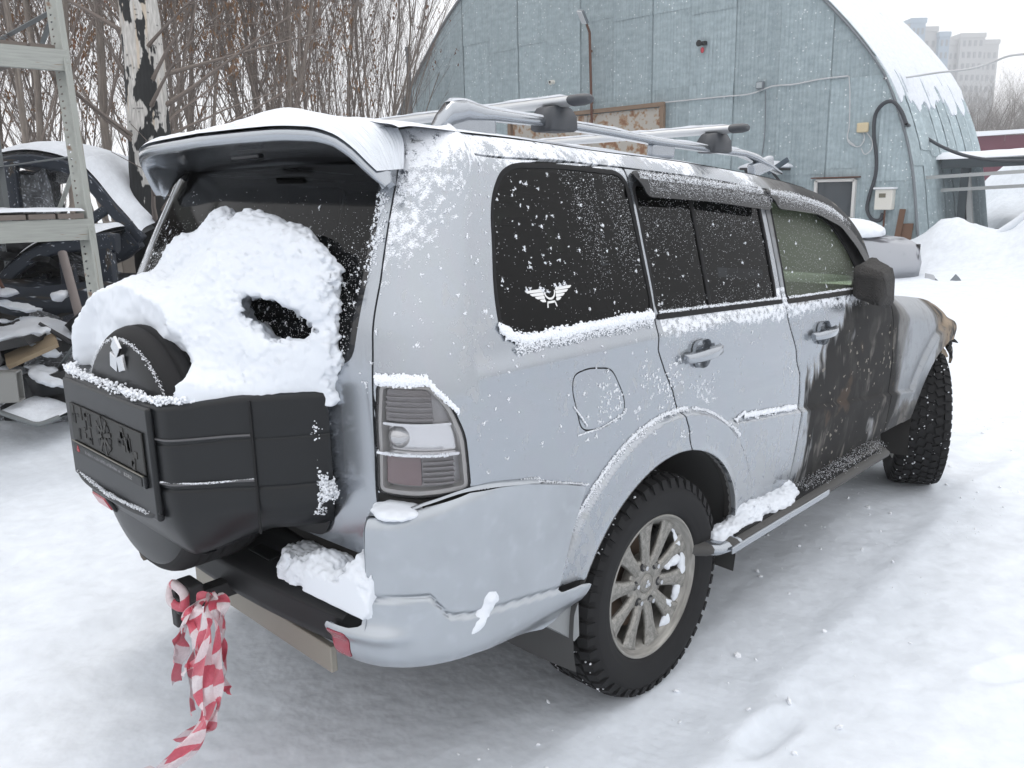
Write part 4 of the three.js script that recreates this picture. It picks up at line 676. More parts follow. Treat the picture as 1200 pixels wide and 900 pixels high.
// winged sticker on the quarter window
{
  const wht = std(lin(0.72, 0.72, 0.71), 0.6), U = 0.478, Y = 1.423, em = (poly, name, parent) => obj(name, panel(S, polySD(poly), bounds(poly), { cell: 0.0022, flip: true, lift: -0.0025, edge: 0, skirt: 0 }), wht, parent);
  const ring = []; for (let i = 0; i <= 14; i++) { const a = Math.PI + i / 14 * Math.PI; ring.push([U + Math.cos(a) * 0.024, Y + Math.sin(a) * 0.024 + 0.004]); } for (let i = 14; i >= 0; i--) { const a = Math.PI + i / 14 * Math.PI; ring.push([U + Math.cos(a) * 0.0195, Y + Math.sin(a) * 0.0195 + 0.005]); }
  const root = em(ring, 'wing_sticker', car);
  for (const s of [1, -1]) for (let k = 0; k < 4; k++) { const L = 0.098 - k * 0.017, y = Y + 0.006 - k * 0.0092; em([[U + s * (0.026 - k * 0.001), y + 0.0055], [U + s * L, y + 0.0055], [U + s * (L - 0.012), y - 0.0018], [U + s * (0.026 - k * 0.002), y - 0.003]], 'feather', root); }
  em([[U + 0.017, Y - 0.023], [U - 0.017, Y - 0.023], [U - 0.017, Y - 0.029], [U + 0.017, Y - 0.029]], 'sticker_foot', root);
  for (const s of [1, -1]) em([[U + s * 0.017, Y - 0.024], [U + s * 0.012, Y - 0.024], [U + s * 0.016, Y - 0.040], [U + s * 0.021, Y - 0.040]], 'sticker_foot', root);
}

// ---------------------------------------------------------------- arched sheet-metal hangar behind the car
const HX = -12.65, HZ = -16, HL = 4.7;
const hangHalf = curve([-0.2, 0, 0.5, 2.2, 3.83, 4.39, 5.6, 7.45, 8.3, 8.75], [9.22, 9.2, 9.05, 8.75, 8.15, 7.78, 6.7, 4.6, 2.7, 0]);
const hangTop = (() => { const xs = [], ys = []; for (let i = 0; i <= 60; i++) { const y = 8.75 - i / 60 * 8.75; xs.push(hangHalf(y)); ys.push(y); } const X = [], Y = []; xs.forEach((x, i) => { if (!i || x > X[X.length - 1] + 1e-4) { X.push(x); Y.push(ys[i]); } }); return curve(X, Y); })();
const hangTopAt = (x) => { const a = Math.abs(x - HX); return a > 9.19 ? 0 : hangTop(a); };
const sheetTex = (seed, spots) => { const R = rng(seed), sp = Array.from({ length: spots }, () => [R() * 256, R() * 256, 0.5 + R() * 1.3]); const mask = new Float32Array(65536); for (const [x, y, r] of sp) for (let dj = -3; dj <= 3; dj++) for (let di = -3; di <= 3; di++) if (Math.hypot(di, dj) < r) mask[((Math.round(y) + dj) & 255) * 256 + ((Math.round(x) + di) & 255)] = 1;
  return dataTex(256, 256, (i, j) => { const n = tnA(i + seed * 31, j * 2) * 0.10 + tnB(i * 3, j + seed * 17) * 0.06 + tnA(i * 5 + seed, (j >> 3)) * 0.05, m = mask[j * 256 + i]; return [0.635 + n + m * 0.26, 0.692 + n + m * 0.22, 0.712 + n * 0.95 + m * 0.2]; }); };
const sheetMats = [[11, 90], [12, 140], [13, 60], [14, 200]].map(([s, k], q) => std(new THREE.Color().setScalar(0.9 + 0.05 * q), 0.62, 0.12, { map: sheetTex(s, k) }));
const rustTex = dataTex(256, 256, (i, j) => { const n = tnA(i, j) + tnB(i, j) * 0.6, k = sstep(-0.03, 0.10, n), d = sstep(0.12, 0.3, n); let r = mix(0.73, 0.67, k), g = mix(0.71, 0.58, k), b = mix(0.68, 0.49, k); r = mix(r, 0.56, d); g = mix(g, 0.41, d); b = mix(b, 0.31, d); return [r, g, b]; });
const rustMat = std(0xffffff, 0.85, 0.1, { map: rustTex }), greyTrim = std(lin(0.20, 0.22, 0.24), 0.6, 0.3), rustPole = std(lin(0.13, 0.06, 0.04), 0.85), paleCable = std(lin(0.55, 0.56, 0.57), 0.7), blackCable = std(lin(0.05, 0.055, 0.065), 0.7), cream = std(lin(0.72, 0.70, 0.64), 0.5);
const hangar = thing('arched_hangar', 'grey arched sheet-metal hangar with a rusty gate in its gable wall', 'hangar');
{
  const cw = 1.15, R = rng(41), rows = [-0.1, 2.05, 4.05, 6.0, 7.7, 8.8], jig = Array.from({ length: 16 }, () => [0, (R() - 0.5) * 0.5, (R() - 0.5) * 0.7, (R() - 0.5) * 0.6, (R() - 0.5) * 0.3, 0]);
  for (let c = 0; c < 16; c++) for (let r = 0; r < 5; r++) {
    const x0 = HX - 9.2 + c * cw, x1 = x0 + cw + 0.03, y0 = rows[r] + jig[c][r] - (r ? 0.05 : 0), y1 = rows[r + 1] + jig[c][r + 1], hi = Math.max(hangTopAt(x0), hangTopAt(x1), hangTopAt((x0 + x1) / 2));
    if (hi < y0 + 0.1) continue;
    const dz = 0.012 * (r % 2) + 0.02 * (c % 2) + 0.006 * R(), ph = R() * 0.02, bend = (R() - 0.5) * 0.02, uo = R(), vo = R();
    const g = gridGeo(48, 5, (s, t) => { const x = mix(x0, Math.min(x1, HX + 9.2), s), y = Math.min(mix(y0, y1, t), Math.max(hangTopAt(x), y0)); return [x, y, HZ + dz + 0.007 * Math.sin((x + ph) / 0.1 * Math.PI * 2) + bend * Math.sin(t * 3) * Math.sin(s * 3), x / 2.3 + uo, y / 2.3 + vo]; });
    obj('wall_sheet', g, sheetMats[Math.floor(R() * 4)], hangar);
  }
  const arc = []; for (let i = 0; i <= 44; i++) { const y = 8.75 * Math.sin(i / 44 * Math.PI / 2) ** 0.9; arc.push([hangHalf(y), y]); }
  const full = [...arc, ...arc.slice(0, -1).reverse().map(([x, y]) => [-x, y])], cum = [0]; for (let i = 1; i < full.length; i++) cum.push(cum[i - 1] + Math.hypot(full[i][0] - full[i - 1][0], full[i][1] - full[i - 1][1]));
  const arcAt = (s) => { s = clamp(s, 0, cum[cum.length - 1] - 1e-6); let i = 0; while (cum[i + 1] < s) i++; const t = (s - cum[i]) / (cum[i + 1] - cum[i]); return [mix(full[i][0], full[i + 1][0], t), mix(full[i][1], full[i + 1][1], t)]; };
  const AL = cum[cum.length - 1], n = 8, dz = (HL + 0.08) / n;
  for (let k = 0; k < n; k++) {
    const z0 = HZ + 0.08 - k * dz, wob = R() * 0.015, cut1 = 2.2 + R() * 0.5;
    // each course: a long upper sheet and a short lower one lapped under it on the right flank
    for (const [s0, s1, off] of [[0, cut1, 0.0], [cut1 - 0.1, cut1 + 2.4, 0.014], [cut1 + 2.3, AL, 0.03]]) obj('roof_sheet', gridGeo(18, Math.ceil((s1 - s0) / 0.5), (a, t) => { const [x, y] = arcAt(mix(s0, s1, t)), nx = x / 9.2, ny = y / 8.75, L = Math.hypot(nx, ny), h = off + wob + 0.012 * Math.sin(a * 8 * Math.PI * 2 / 1.25) + 0.014 * (a < 0.06 ? 1 : 0); return [HX + x + nx / L * h, y + ny / L * h, z0 - a * (dz + 0.02), a * 0.27 + k * 0.37, mix(s0, s1, t) / 2.3]; }), sheetMats[(k * 2 + 1) % 4], hangar);
  }
  obj('gable_edge', tube(full.map(([x, y]) => V(HX + x, y, HZ + 0.07)), 0.03, 120, 6), greyTrim, hangar);
  obj('end_wall', gridGeo(80, 8, (s, t) => { const x = mix(HX - 9.19, HX + 9.19, s); return [x, hangTopAt(x) * t, HZ - HL]; }), sheetMats[2], hangar);
  // lying snow on the roof, broken by the seams and slipped off the steep flank
  const surf = (s, z) => { const [x, y] = arcAt(s), nx = x / 9.2, ny = y / 8.75, L = Math.hypot(nx, ny); return V(HX + x + nx / L * 0.05, y + ny / L * 0.05, z); };
  const sdSnow = (s, z) => { const e = 3.6 + 0.9 * fbm(s * 0.3, 2, z * 0.6, 3) + 0.7 * fbm(3, 4, z * 2.6, 3); const streak = fbm(s * 0.7, 9, z * 5, 3) + 0.30 - Math.max(0, 5.2 - s) * 0.16; return Math.min((s - e) * 0.5, streak * 0.35, AL - 4 - s, HZ + 0.02 - z, z - (HZ - HL)); };
  tag(obj('roof_snow', panel(surf, sdSnow, [2.5, HZ - HL, AL - 4, HZ + 0.05], { cell: 0.085, edge: 0.02, roll: 0.12, skirt: 0.05, lift: (u, v, d) => 0.02 + 0.05 * Math.min(1, d * 3) }), snowMat), 'snow lying on the curved hangar roof', null, null, 'stuff');
  // gate
  const gate = new THREE.Group(); gate.name = 'gate'; hangar.add(gate);
  obj('gate_frame', merge([bar(V(-15.2, 3.84, HZ + 0.12), V(-9.86, 3.84, HZ + 0.12), 0.1, 0.1), bar(V(-9.9, 0, HZ + 0.12), V(-9.9, 3.8, HZ + 0.12), 0.1, 0.1), bar(V(-15.2, 0, HZ + 0.12), V(-15.2, 3.8, HZ + 0.12), 0.1, 0.1)]), std(lin(0.24, 0.17, 0.12), 0.85), gate);
  for (const [a, b] of [[-15.12, -12.4], [-12.3, -9.97]]) { obj('gate_leaf', gridGeo(8, 8, (s, t) => { const x = mix(a, b, s), y = mix(0.05, 3.77, t); return [x, y, HZ + 0.09 + 0.012 * Math.sin(s * 9) * Math.sin(t * 7), x / 2.6, y / 2.6]; }), rustMat, gate); }
  obj('gate_post', bx(0.09, 3.7, 0.06, -12.35, 1.9, HZ + 0.11), std(lin(0.42, 0.38, 0.34), 0.8), gate);
  // gable window
  const win = new THREE.Group(); win.name = 'window'; hangar.add(win); const wA = onZ(956, 212, HZ + 0.1), wB = onZ(998, 256, HZ + 0.1), wx0 = wA.x, wx1 = wB.x, wy1 = wA.y, wy0 = wB.y;
  obj('window_frame', merge([bx(wx1 - wx0, 0.06, 0.1, (wx0 + wx1) / 2, wy1, HZ + 0.06), bx(wx1 - wx0, 0.06, 0.1, (wx0 + wx1) / 2, wy0, HZ + 0.06), bx(0.06, wy1 - wy0, 0.1, wx1, (wy0 + wy1) / 2, HZ + 0.06), bx(0.06, wy1 - wy0, 0.1, wx0, (wy0 + wy1) / 2, HZ + 0.06)]), std(lin(0.66, 0.65, 0.63), 0.6), win);
  obj('window_pane', bx(wx1 - wx0 - 0.06, wy1 - wy0 - 0.06, 0.01, (wx0 + wx1) / 2, (wy0 + wy1) / 2, HZ + 0.045), phys(lin(0.06, 0.07, 0.08), 0.05), win);
  obj('window_sill', bx(wx1 - wx0 + 0.2, 0.025, 0.14, (wx0 + wx1) / 2, wy1 + 0.06, HZ + 0.08), rustPole, win);
}
// fittings on the gable
{
  const W = (px, py, z = HZ + 0.06) => onZ(px, py, z);
  const lamp = thing('wall_lamp', 'floodlight on a tall rust-brown pole bracket fixed to hangar gable', 'lamp');
  const b0 = W(694, 165, HZ + 0.2), b1 = W(691, 38, HZ + 0.24), b2 = W(687, 27, HZ + 0.4), h0 = W(686, 27, HZ + 0.42), h1 = W(680, 12, HZ + 0.7);
  obj('lamp_pole', merge([rod(b0, b1, 0.035), rod(b1, b2, 0.033)]), rustPole, lamp); obj('lamp_bracket', merge([bar(W(694, 120, HZ + 0.02), W(694, 120, HZ + 0.2), 0.06, 0.06), bar(W(693, 60, HZ + 0.02), W(693, 60, HZ + 0.22), 0.06, 0.06)]), rustPole, lamp);
  obj('lamp_head', bar(h0, h1, 0.2, 0.08, V(0, 0, 1), 0.02), greyTrim, lamp); obj('lamp_glass', bar(h0.clone().add(V(0, -0.02, 0.05)), h1.clone().add(V(0, -0.03, 0.05)), 0.15, 0.03, V(0, 0, 1)), phys(lin(0.6, 0.62, 0.64), 0.15), lamp);
  const cam = thing('security_camera', 'small white dome camera on the hangar gable left of the floodlight pole', 'camera'); const c = W(646, 96, HZ + 0.12);
  obj('camera_base', new THREE.CylinderGeometry(0.05, 0.06, 0.1, 12).rotateX(Math.PI / 2).translate(c.x, c.y, c.z - 0.05), cream, cam); obj('camera_ball', new THREE.SphereGeometry(0.065, 14, 10).translate(c.x, c.y - 0.02, c.z + 0.03), cream, cam); obj('camera_lens', new THREE.SphereGeometry(0.03, 10, 8).translate(c.x + 0.02, c.y - 0.01, c.z + 0.085), blackPlastic, cam);
  const horn = thing('siren', 'small siren with a red beacon mounted high on the hangar gable', 'siren'), hp = W(822, 51, HZ + 0.1);
  obj('siren_horn', new THREE.CylinderGeometry(0.075, 0.04, 0.12, 14).rotateX(Math.PI / 2).translate(hp.x - 0.02, hp.y, hp.z + 0.03), darkMetal, horn); obj('siren_box', bx(0.1, 0.09, 0.1, hp.x + 0.07, hp.y, hp.z - 0.02, 0.01), darkMetal, horn); obj('beacon', new THREE.SphereGeometry(0.055, 12, 8).scale(0.8, 1.2, 0.8).translate(hp.x + 0.03, hp.y - 0.15, hp.z), std(lin(0.5, 0.05, 0.07), 0.4), horn);
  const jb = thing('junction_box', 'small grey junction box with a snowy lid where the pale gable cable branches', 'box'), jp = W(891, 100, HZ + 0.1); obj('box_body', bx(0.17, 0.16, 0.1, jp.x, jp.y, jp.z, 0.01), greyTrim, jb); obj('box_lid', bx(0.13, 0.12, 0.02, jp.x, jp.y, jp.z + 0.055, 0.005), std(lin(0.4, 0.44, 0.46), 0.6), jb);
  const yb = thing('cable_box', 'pale yellow box with loose cable loops on hangar gable', 'box'), yp = W(1011, 149.5, HZ + 0.1); obj('box_body', bx(0.24, 0.2, 0.08, yp.x, yp.y, yp.z, 0.03), std(lin(0.62, 0.52, 0.34), 0.5), yb); obj('cable_loop', tube([W(1011, 153), W(1013, 163), W(1008, 171, HZ + 0.1), W(1003, 172), W(994, 166), W(993, 160)], 0.012, 24, 5), paleCable, yb); obj('cable_loop', tube([W(1014, 153), W(1022, 165), W(1021, 175, HZ + 0.12), W(1014, 181, HZ + 0.12), W(1009, 174)], 0.012, 24, 5), paleCable, yb);
  const mb = thing('meter_cabinet', 'white electric meter cabinet fixed beside the hangar window', 'cabinet'), ma = W(1026, 222, HZ + 0.2), mz = W(1044.5, 246, HZ + 0.2), mw = mz.x - ma.x, mh = ma.y - mz.y; obj('cabinet_body', bx(mw, mh, 0.2, (ma.x + mz.x) / 2, (ma.y + mz.y) / 2, HZ + 0.12, 0.02), cream, mb); obj('cabinet_window', bx(mw * 0.38, mh * 0.2, 0.02, (ma.x + mz.x) / 2 - 0.02, ma.y - mh * 0.3, HZ + 0.222, 0.004), phys(lin(0.16, 0.15, 0.11), 0.15), mb); obj('cabinet_hood', bx(mw + 0.06, 0.04, 0.26, (ma.x + mz.x) / 2, ma.y + 0.02, HZ + 0.13, 0.01), snowLoose, mb); obj('cabinet_pipe', rod(W(1037, 246, HZ + 0.1), V(W(1037, 246).x, 0.2, HZ + 0.1), 0.02), rustPole, mb);
  const T = (name, label, pts, r, m, cat = 'cable', seg = 40) => tag(obj(name, tube(pts, r, seg, 6), m), label, cat);
  T('gable_cable', 'pale cable running along the hangar gable above the gate', [W(640, 139), W(700, 129), W(760, 122), W(800, 118), W(850, 113), W(880, 110), W(905, 101), W(930, 99), W(960, 93), W(994, 89)], 0.018, paleCable);
  T('gable_cable', 'thin cable hanging straight down from the junction box', [W(897, 106), W(897, 130), W(896, 160), W(893, 182)], 0.012, greyTrim);
  T('gable_cable', 'thin cable dropping from the end of the gable cable to the yellow box', [W(995, 89), W(996, 110), W(995, 150), W(993, 162), W(1002, 171)], 0.012, paleCable);
  T('supply_hose', 'thick dark hose arching from hangar edge down to meter cabinet', [W(1062, 145, HZ + 0.3), W(1056, 130, HZ + 0.3), W(1046, 119, HZ + 0.25), W(1036, 121, HZ + 0.2), W(1026, 134), W(1024, 155), W(1027, 185), W(1026, 205), W(1018, 232), W(1016, 246), W(1022, 257), W(1031, 258), W(1035, 250)], 0.04, blackCable, 'hose', 70);
  // overhead wires to the right
  const wireEnd = V(14, 6.6, -17), w2 = V(14, 3.1, -16.2);
  T('overhead_wire', 'pale overhead wire leaving the hangar roof edge to the right', [W(1036, 92, HZ + 0.2), at(1060, 91, 17.5), at(1100, 85, 16.5), at(1140, 80, 16), at(1165, 72, 15.8), at(1185, 65, 15.4), at(1230, 62, 15)], 0.022, paleCable);
  T('overhead_wire', 'dark sagging wire strung from hose bend across the shed roof', [W(1062, 145, HZ + 0.3), at(1075, 154, 17.8), at(1100, 170, 17.4), at(1130, 182, 17), at(1165, 188, 16.8), at(1200, 188.5, 16.6), at(1240, 186, 16.4)], 0.035, blackCable);
  // rusty sheets leaning on the gable by the corner
  for (const [a, b, w, l] of [[[1052, 290], [1058, 245], 0.12, 'narrow rust-brown strip leaning on the hangar corner'], [[1063, 290], [1064, 262], 0.22, 'short rust-brown sheet leaning on the hangar corner']]) tag(obj('rusty_sheet', bar(V(W(...a).x, 0.2, HZ + 0.3), W(b[0], b[1], HZ + 0.07), w, 0.02, V(0, 0, 1)), std(lin(0.15, 0.085, 0.055), 0.9)), l, 'metal sheet');
  // small canopy over a side door
  const cn = thing('door_canopy', 'small dark door canopy on the hangar gable loaded with snow', 'canopy'), c0 = W(890, 200), c1 = W(944, 188);
  obj('canopy_board', bar(V(c0.x, 2.18, HZ + 0.5), V(c1.x - 0.35, 2.16, HZ + 0.5), 0.95, 0.05), darkMetal, cn); obj('canopy_brace', bar(V(c1.x - 0.45, 2.08, HZ + 0.9), V(c1.x, 2.34, HZ + 0.9), 0.05, 0.1), std(lin(0.06, 0.085, 0.11), 0.6), cn);
  obj('canopy_bracket', merge([bar(V(c0.x + 0.1, 2.15, HZ + 0.9), V(c0.x + 0.1, 1.7, HZ + 0.05), 0.04, 0.04), bar(V(c1.x - 0.4, 2.15, HZ + 0.9), V(c1.x - 0.4, 1.7, HZ + 0.05), 0.04, 0.04)]), darkMetal, cn);
  const snowC = [(c0.x + c1.x) / 2 - 0.2, 2.2, HZ + 0.5]; tag(obj('canopy_snow', blob((x, y, z) => Math.min(ell(x, y, z, snowC, [0.62, 0.14, 0.45]) + 0.03 * fbm(x * 4, y * 4, z * 4, 3), y - 2.19), [snowC[0] - 0.8, 2.1, HZ], [snowC[0] + 0.8, 2.5, HZ + 1.1], 36), snowMat), 'snow heaped on the small door canopy', null, null, 'stuff');
  const dp = thing('downpipe', 'grey standing pipe at the far left hangar corner', 'pipe'), d0 = W(478, 60, HZ + 0.4); obj('pipe', rod(V(d0.x, 0, HZ + 0.4), d0, 0.07), greyTrim, dp); obj('pipe_cap', rod(d0, d0.clone().add(V(0, 0.12, 0)), 0.1, 0.1), greyTrim, dp);
}

// ---------------------------------------------------------------- lean-to, wreck, far buildings and wood on the right
{
  const shed = thing('lean_to_shed', 'open lean-to shed with a deep snow load on its flat roof', 'shed');
  const y0 = 2.16, dark = std(lin(0.07, 0.085, 0.095), 0.7, 0.2), pale = std(lin(0.38, 0.39, 0.39), 0.7);
  obj('shed_roof', bx(9.2, 0.05, 4.2, 0.75, y0 + 0.14, -19.6), dark, shed);
  obj('fascia', bar(V(-3.8, y0 + 0.02, -17.46), V(5.3, y0 + 0.12, -17.46), 0.06, 0.2), dark, shed);
  for (const [x, z] of [[-3.35, -17.6], [-1.0, -17.6], [2.2, -17.6], [5.0, -17.6], [-1.0, -21.4], [2.2, -21.4]]) obj('shed_post', bx(0.16, 2.2, 0.16, x, 1.1, z), dark, shed);
  obj('shed_post', bar(V(-3.05, 0.1, -17.62), V(-3.35, 2.2, -17.62), 0.12, 0.1), pale, shed);
  obj('gutter_pipe', bar(onZ(1043, 211, -16.6), V(5, 2.25, -16.9), 0.04, 0.07), pale, shed); obj('gutter_pipe', bar(onZ(1103, 223, -17.3), V(5, 1.98, -17.3), 0.05, 0.07), pale, shed);
  obj('shed_rail', bar(V(-3.3, 0.62, -17.5), V(3, 0.66, -17.5), 0.06, 0.07), pale, shed); obj('shed_rail', bar(V(-3.2, 0.3, -17.5), V(3, 0.3, -17.5), 0.05, 0.06), pale, shed);
  tag(obj('shed_snow', gridGeo(70, 40, (s, t) => { const x = mix(-4.4, 5.35, s), z = mix(-21.7, -17.42, t), e = Math.min(1, (1 - t) * 9) ** 0.5 * Math.min(1, s * 40 + 0.2); return [x, y0 + 0.14 + e * (0.13 + 0.1 * fbm(x * 0.8, 1, z * 0.8, 3) + 0.12 * (1 - t)) + (t > 0.999 ? -0.02 : 0), z + (t > 0.97 ? 0.03 * fbm(x * 3, 2, 0, 2) : 0)]; }), snowMat), 'deep snow lying on the lean-to shed roof', null, null, 'stuff');
  const tank = thing('dark_barrel', 'dark barrel lying under the lean-to shed', 'barrel', [-2.4, 0.45, -18.2]); obj('barrel_body', new THREE.CylinderGeometry(0.36, 0.36, 0.9, 20).rotateZ(Math.PI / 2), std(lin(0.05, 0.065, 0.08), 0.6), tank); for (const x of [-0.3, 0, 0.3]) obj('barrel_hoop', new THREE.TorusGeometry(0.365, 0.015, 6, 24).rotateY(Math.PI / 2).translate(x, 0, 0), darkMetal, tank);
  tag(obj('white_board', bx(0.5, 0.5, 0.03, -1.85, 0.5, -17.75, 0.005, [0.1, 0.1, 0]), std(lin(0.6, 0.62, 0.64), 0.7)), 'white board leaning under the lean-to shed', 'board');
  // planks half buried in the snow bank
  const plankMat = std(lin(0.20, 0.17, 0.155), 0.85);
  const pk = [[onZ(1143, 296, -15.2), onZ(1194, 258, -15.4), 'long grey plank sloping out of the snow bank, highest of three'], [onZ(1160, 297, -15.0), onZ(1196, 268, -15.2), 'dark grey plank in the snow bank, middle of three'], [onZ(1172, 300, -14.8), onZ(1198, 278, -15.0), 'short grey plank in the snow bank, lowest of three']];
  for (const [a, b, l] of pk) { const d = b.clone().sub(a).normalize(); tag(obj('plank', bar(a.clone().addScaledVector(d, -0.5), b.clone().addScaledVector(d, 0.8), 0.16, 0.05), plankMat), l, 'plank'); }
  tag(obj('plank_snow', blob((x, y, z) => cap(x, y, z, [pk[0][0].x, pk[0][0].y + 0.05, pk[0][0].z], [pk[0][1].x + 0.2, pk[0][1].y + 0.14, pk[0][1].z], 0.07, 0.1) + 0.03 * fbm(x * 5, y * 5, z * 5, 3), [pk[0][0].x - 0.4, pk[0][0].y - 0.2, -15.9], [pk[0][1].x + 0.6, pk[0][1].y + 0.5, -14.9], 40), snowMat), 'snow lying along the highest plank', null, null, 'stuff');
  // debris seen under the shed, far side: snowy rubbish heaps
  const R = rng(8); for (let k = 0; k < 7; k++) { const x = -3.4 + R() * 4.2, z = -24 - R() * 3; const g = new THREE.IcosahedronGeometry(0.5, 3), p = g.attributes.position; for (let i = 0; i < p.count; i++) { const n = 1 + 0.5 * fbm(p.getX(i) * 3 + k, p.getY(i) * 3, p.getZ(i) * 3, 3); p.setXYZ(i, p.getX(i) * n * 1.7, Math.max(-0.4, p.getY(i) * n * 1.3), p.getZ(i) * n); } g.computeVertexNormals(); tag(obj('rubbish_heap', g.translate(x, groundY(x, z) + 0.15, z), k % 2 ? snowMat : std(lin(0.09, 0.085, 0.08), 0.9)), k % 2 ? 'snow-covered rubbish heap beyond the lean-to shed' : 'bare dark rubbish heap beyond the lean-to shed', 'rubbish heap', k % 2 ? 'snowy heaps beyond the shed' : 'dark heaps beyond the shed'); }

  // nose of a stripped silver car snowed in before the hangar
  const wr = thing('wrecked_car', 'stripped silver wreck nose-on in the snow before the hangar corner', 'wrecked car');
  const D = 14.6, e = V(0.714, 0, -0.70), n = V(-0.70, 0, -0.714), P = at(1078, 330, D); P.y = 0.12;
  const loc = (a, y, b) => P.clone().addScaledVector(e, a).addScaledVector(n, b).setY(y);
  const sil = std(0xffffff, 0.5, 0.4, { map: dataTex(128, 128, (i, j) => { const k = sstep(0.0, 0.22, tnA(i, j) + tnB(i, j) * 0.4 + (i > 70 ? 0.06 : -0.1)); return [mix(0.66, 0.33, k), mix(0.67, 0.33, k), mix(0.69, 0.35, k)]; }) });
  const ring = (a, hTop, hLow, inset) => [[0.0 + inset, hLow], [0.0 + inset * 0.6, hLow + 0.25], [0.03 + inset, hTop - 0.12], [0.14 + inset, hTop - 0.02], [0.5, hTop + 0.03], [1.1, hTop + 0.03], [1.46 - inset, hTop - 0.02], [1.58 - inset, hTop - 0.12], [1.6 - inset, hLow]].map(([b, y]) => loc(a, y, b));
  obj('wreck_body', skin([ring(0.05, 0.66, 0.16, 0.16), ring(0.0, 0.74, 0.14, 0.07), ring(-0.12, 0.80, 0.12, 0.02), ring(-0.6, 0.86, 0.1, 0), ring(-1.15, 0.92, 0.1, 0), ring(-1.25, 0.95, 0.1, 0), ring(-1.9, 1.0, 0.1, 0), ring(-3.0, 1.0, 0.1, 0)]), sil, wr);
  obj('wreck_cabin', skin([[-1.35, 0.98, 0.05], [-1.7, 1.22, 0.14], [-2.1, 1.38, 0.2], [-3.0, 1.4, 0.2]].map(([a, y, i]) => [[i, 0.9], [i, y - 0.05], [i + 0.12, y], [1.48 - i, y], [1.6 - i, y - 0.05], [1.6 - i, 0.9]].map(([b, q]) => loc(a, q, b)))), std(lin(0.05, 0.055, 0.06), 0.3), wr);
  obj('lamp_socket', merge([bx(0.22, 0.16, 0.1).translate(...loc(-0.06, 0.64, 0.24).toArray()), bx(0.3, 0.2, 0.1).translate(...loc(-0.04, 0.40, 0.35).toArray())]), charred, wr);
  tag(obj('wreck_snow', blob((x, y, z) => { const q = V(x, 0, z).sub(P).setY(0), a = q.dot(e), b = q.dot(n); return Math.min(ell(a, y, b, [-1.15, 0.93, 0.8], [0.75, 0.24, 0.82]) + 0.04 * fbm(x * 3, y * 3, z * 3, 3), y - 0.86); }, [P.x - 2.6, 0.8, P.z - 1.6], [P.x + 0.6, 1.3, P.z + 1.8], 54), snowMat), 'snow heaped on the bonnet of the silver wreck', null, null, 'stuff');
  obj('wiper_strip', bar(loc(-1.35, 1.1, 0.3), loc(-0.8, 1.07, 0.3), 0.04, 0.03), cream, wr);
  // torn bumper skin lying in front of the wreck
  const tb = thing('torn_bumper', 'torn piece of grey bumper skin on the snow beside the silver wreck', 'bumper'), crump = (pts, m, name) => { const g = new THREE.BufferGeometry(); const f = []; for (let i = 1; i < pts.length - 1; i++) f.push(pts[0], pts[i], pts[i + 1]); g.setFromPoints(f); g.computeVertexNormals(); const g2 = g.clone().translate(0.02, -0.015, 0.02); return obj(name, merge([g, g2]), m, tb); };
  const bs = std(lin(0.46, 0.48, 0.51), 0.5, 0.2), bd = std(lin(0.10, 0.125, 0.15), 0.6), A = (x, y, d) => at(x, y, d);
  crump([A(1083, 331, 14.3), A(1084, 320, 14.4), A(1094, 322, 14.2), A(1098, 331, 14.0), A(1092, 335, 14.0)], bs, 'bumper_skin'); crump([A(1094, 335, 14.0), A(1096, 326, 14.1), A(1104, 332, 13.9), A(1109, 338, 13.8)], bd, 'bumper_edge'); crump([A(1109, 339, 13.8), A(1111, 331, 13.9), A(1120, 321, 14), A(1124, 325, 13.9), A(1127, 330, 13.8), A(1118, 338, 13.7)], bd, 'bumper_flap');
}
// maroon building beyond the shed
{
  const a = at(1146, 160, 42), b = at(1262, 146, 40), mar = std(lin(0.12, 0.03, 0.05), 0.7), g = thing('maroon_building', 'long low maroon building beyond the lean-to shed', 'building');
  const d = b.clone().sub(a).setY(0).normalize(), n = V(d.z, 0, -d.x); if (n.dot(camera.position.clone().sub(a)) > 0) n.negate();
  const q = (t, y, k) => a.clone().addScaledVector(d, t).addScaledVector(n, k).setY(y), top = a.y;
  for (let k = 0; k < 12; k++) { const p = q(k * 1.2 + 0.6, top / 2, 0); const w = bx(1.18, top + 0.0, 0.06); obj('wall_panel', w.rotateY(Math.atan2(-d.z, d.x)).translate(p.x, p.y, p.z), mar, g); }
  obj('end_wall', bar(q(0, top / 2, 0.1), q(0, top / 2, 6), 0.08, top), mar, g); obj('roof_edge', bar(q(-0.2, top + 0.1, -0.1), q(14.6, top + 0.5, -0.1), 0.3, 0.2), snowLoose, g); obj('roof', bar(q(7, top + 0.15, 0), q(7, top + 0.6, 7), 14.6, 0.1), std(lin(0.5, 0.52, 0.54), 0.7), g);
  obj('rear_wall', bar(q(0, top / 2, 6), q(14.4, top / 2, 6), 0.08, top), mar, g);
}
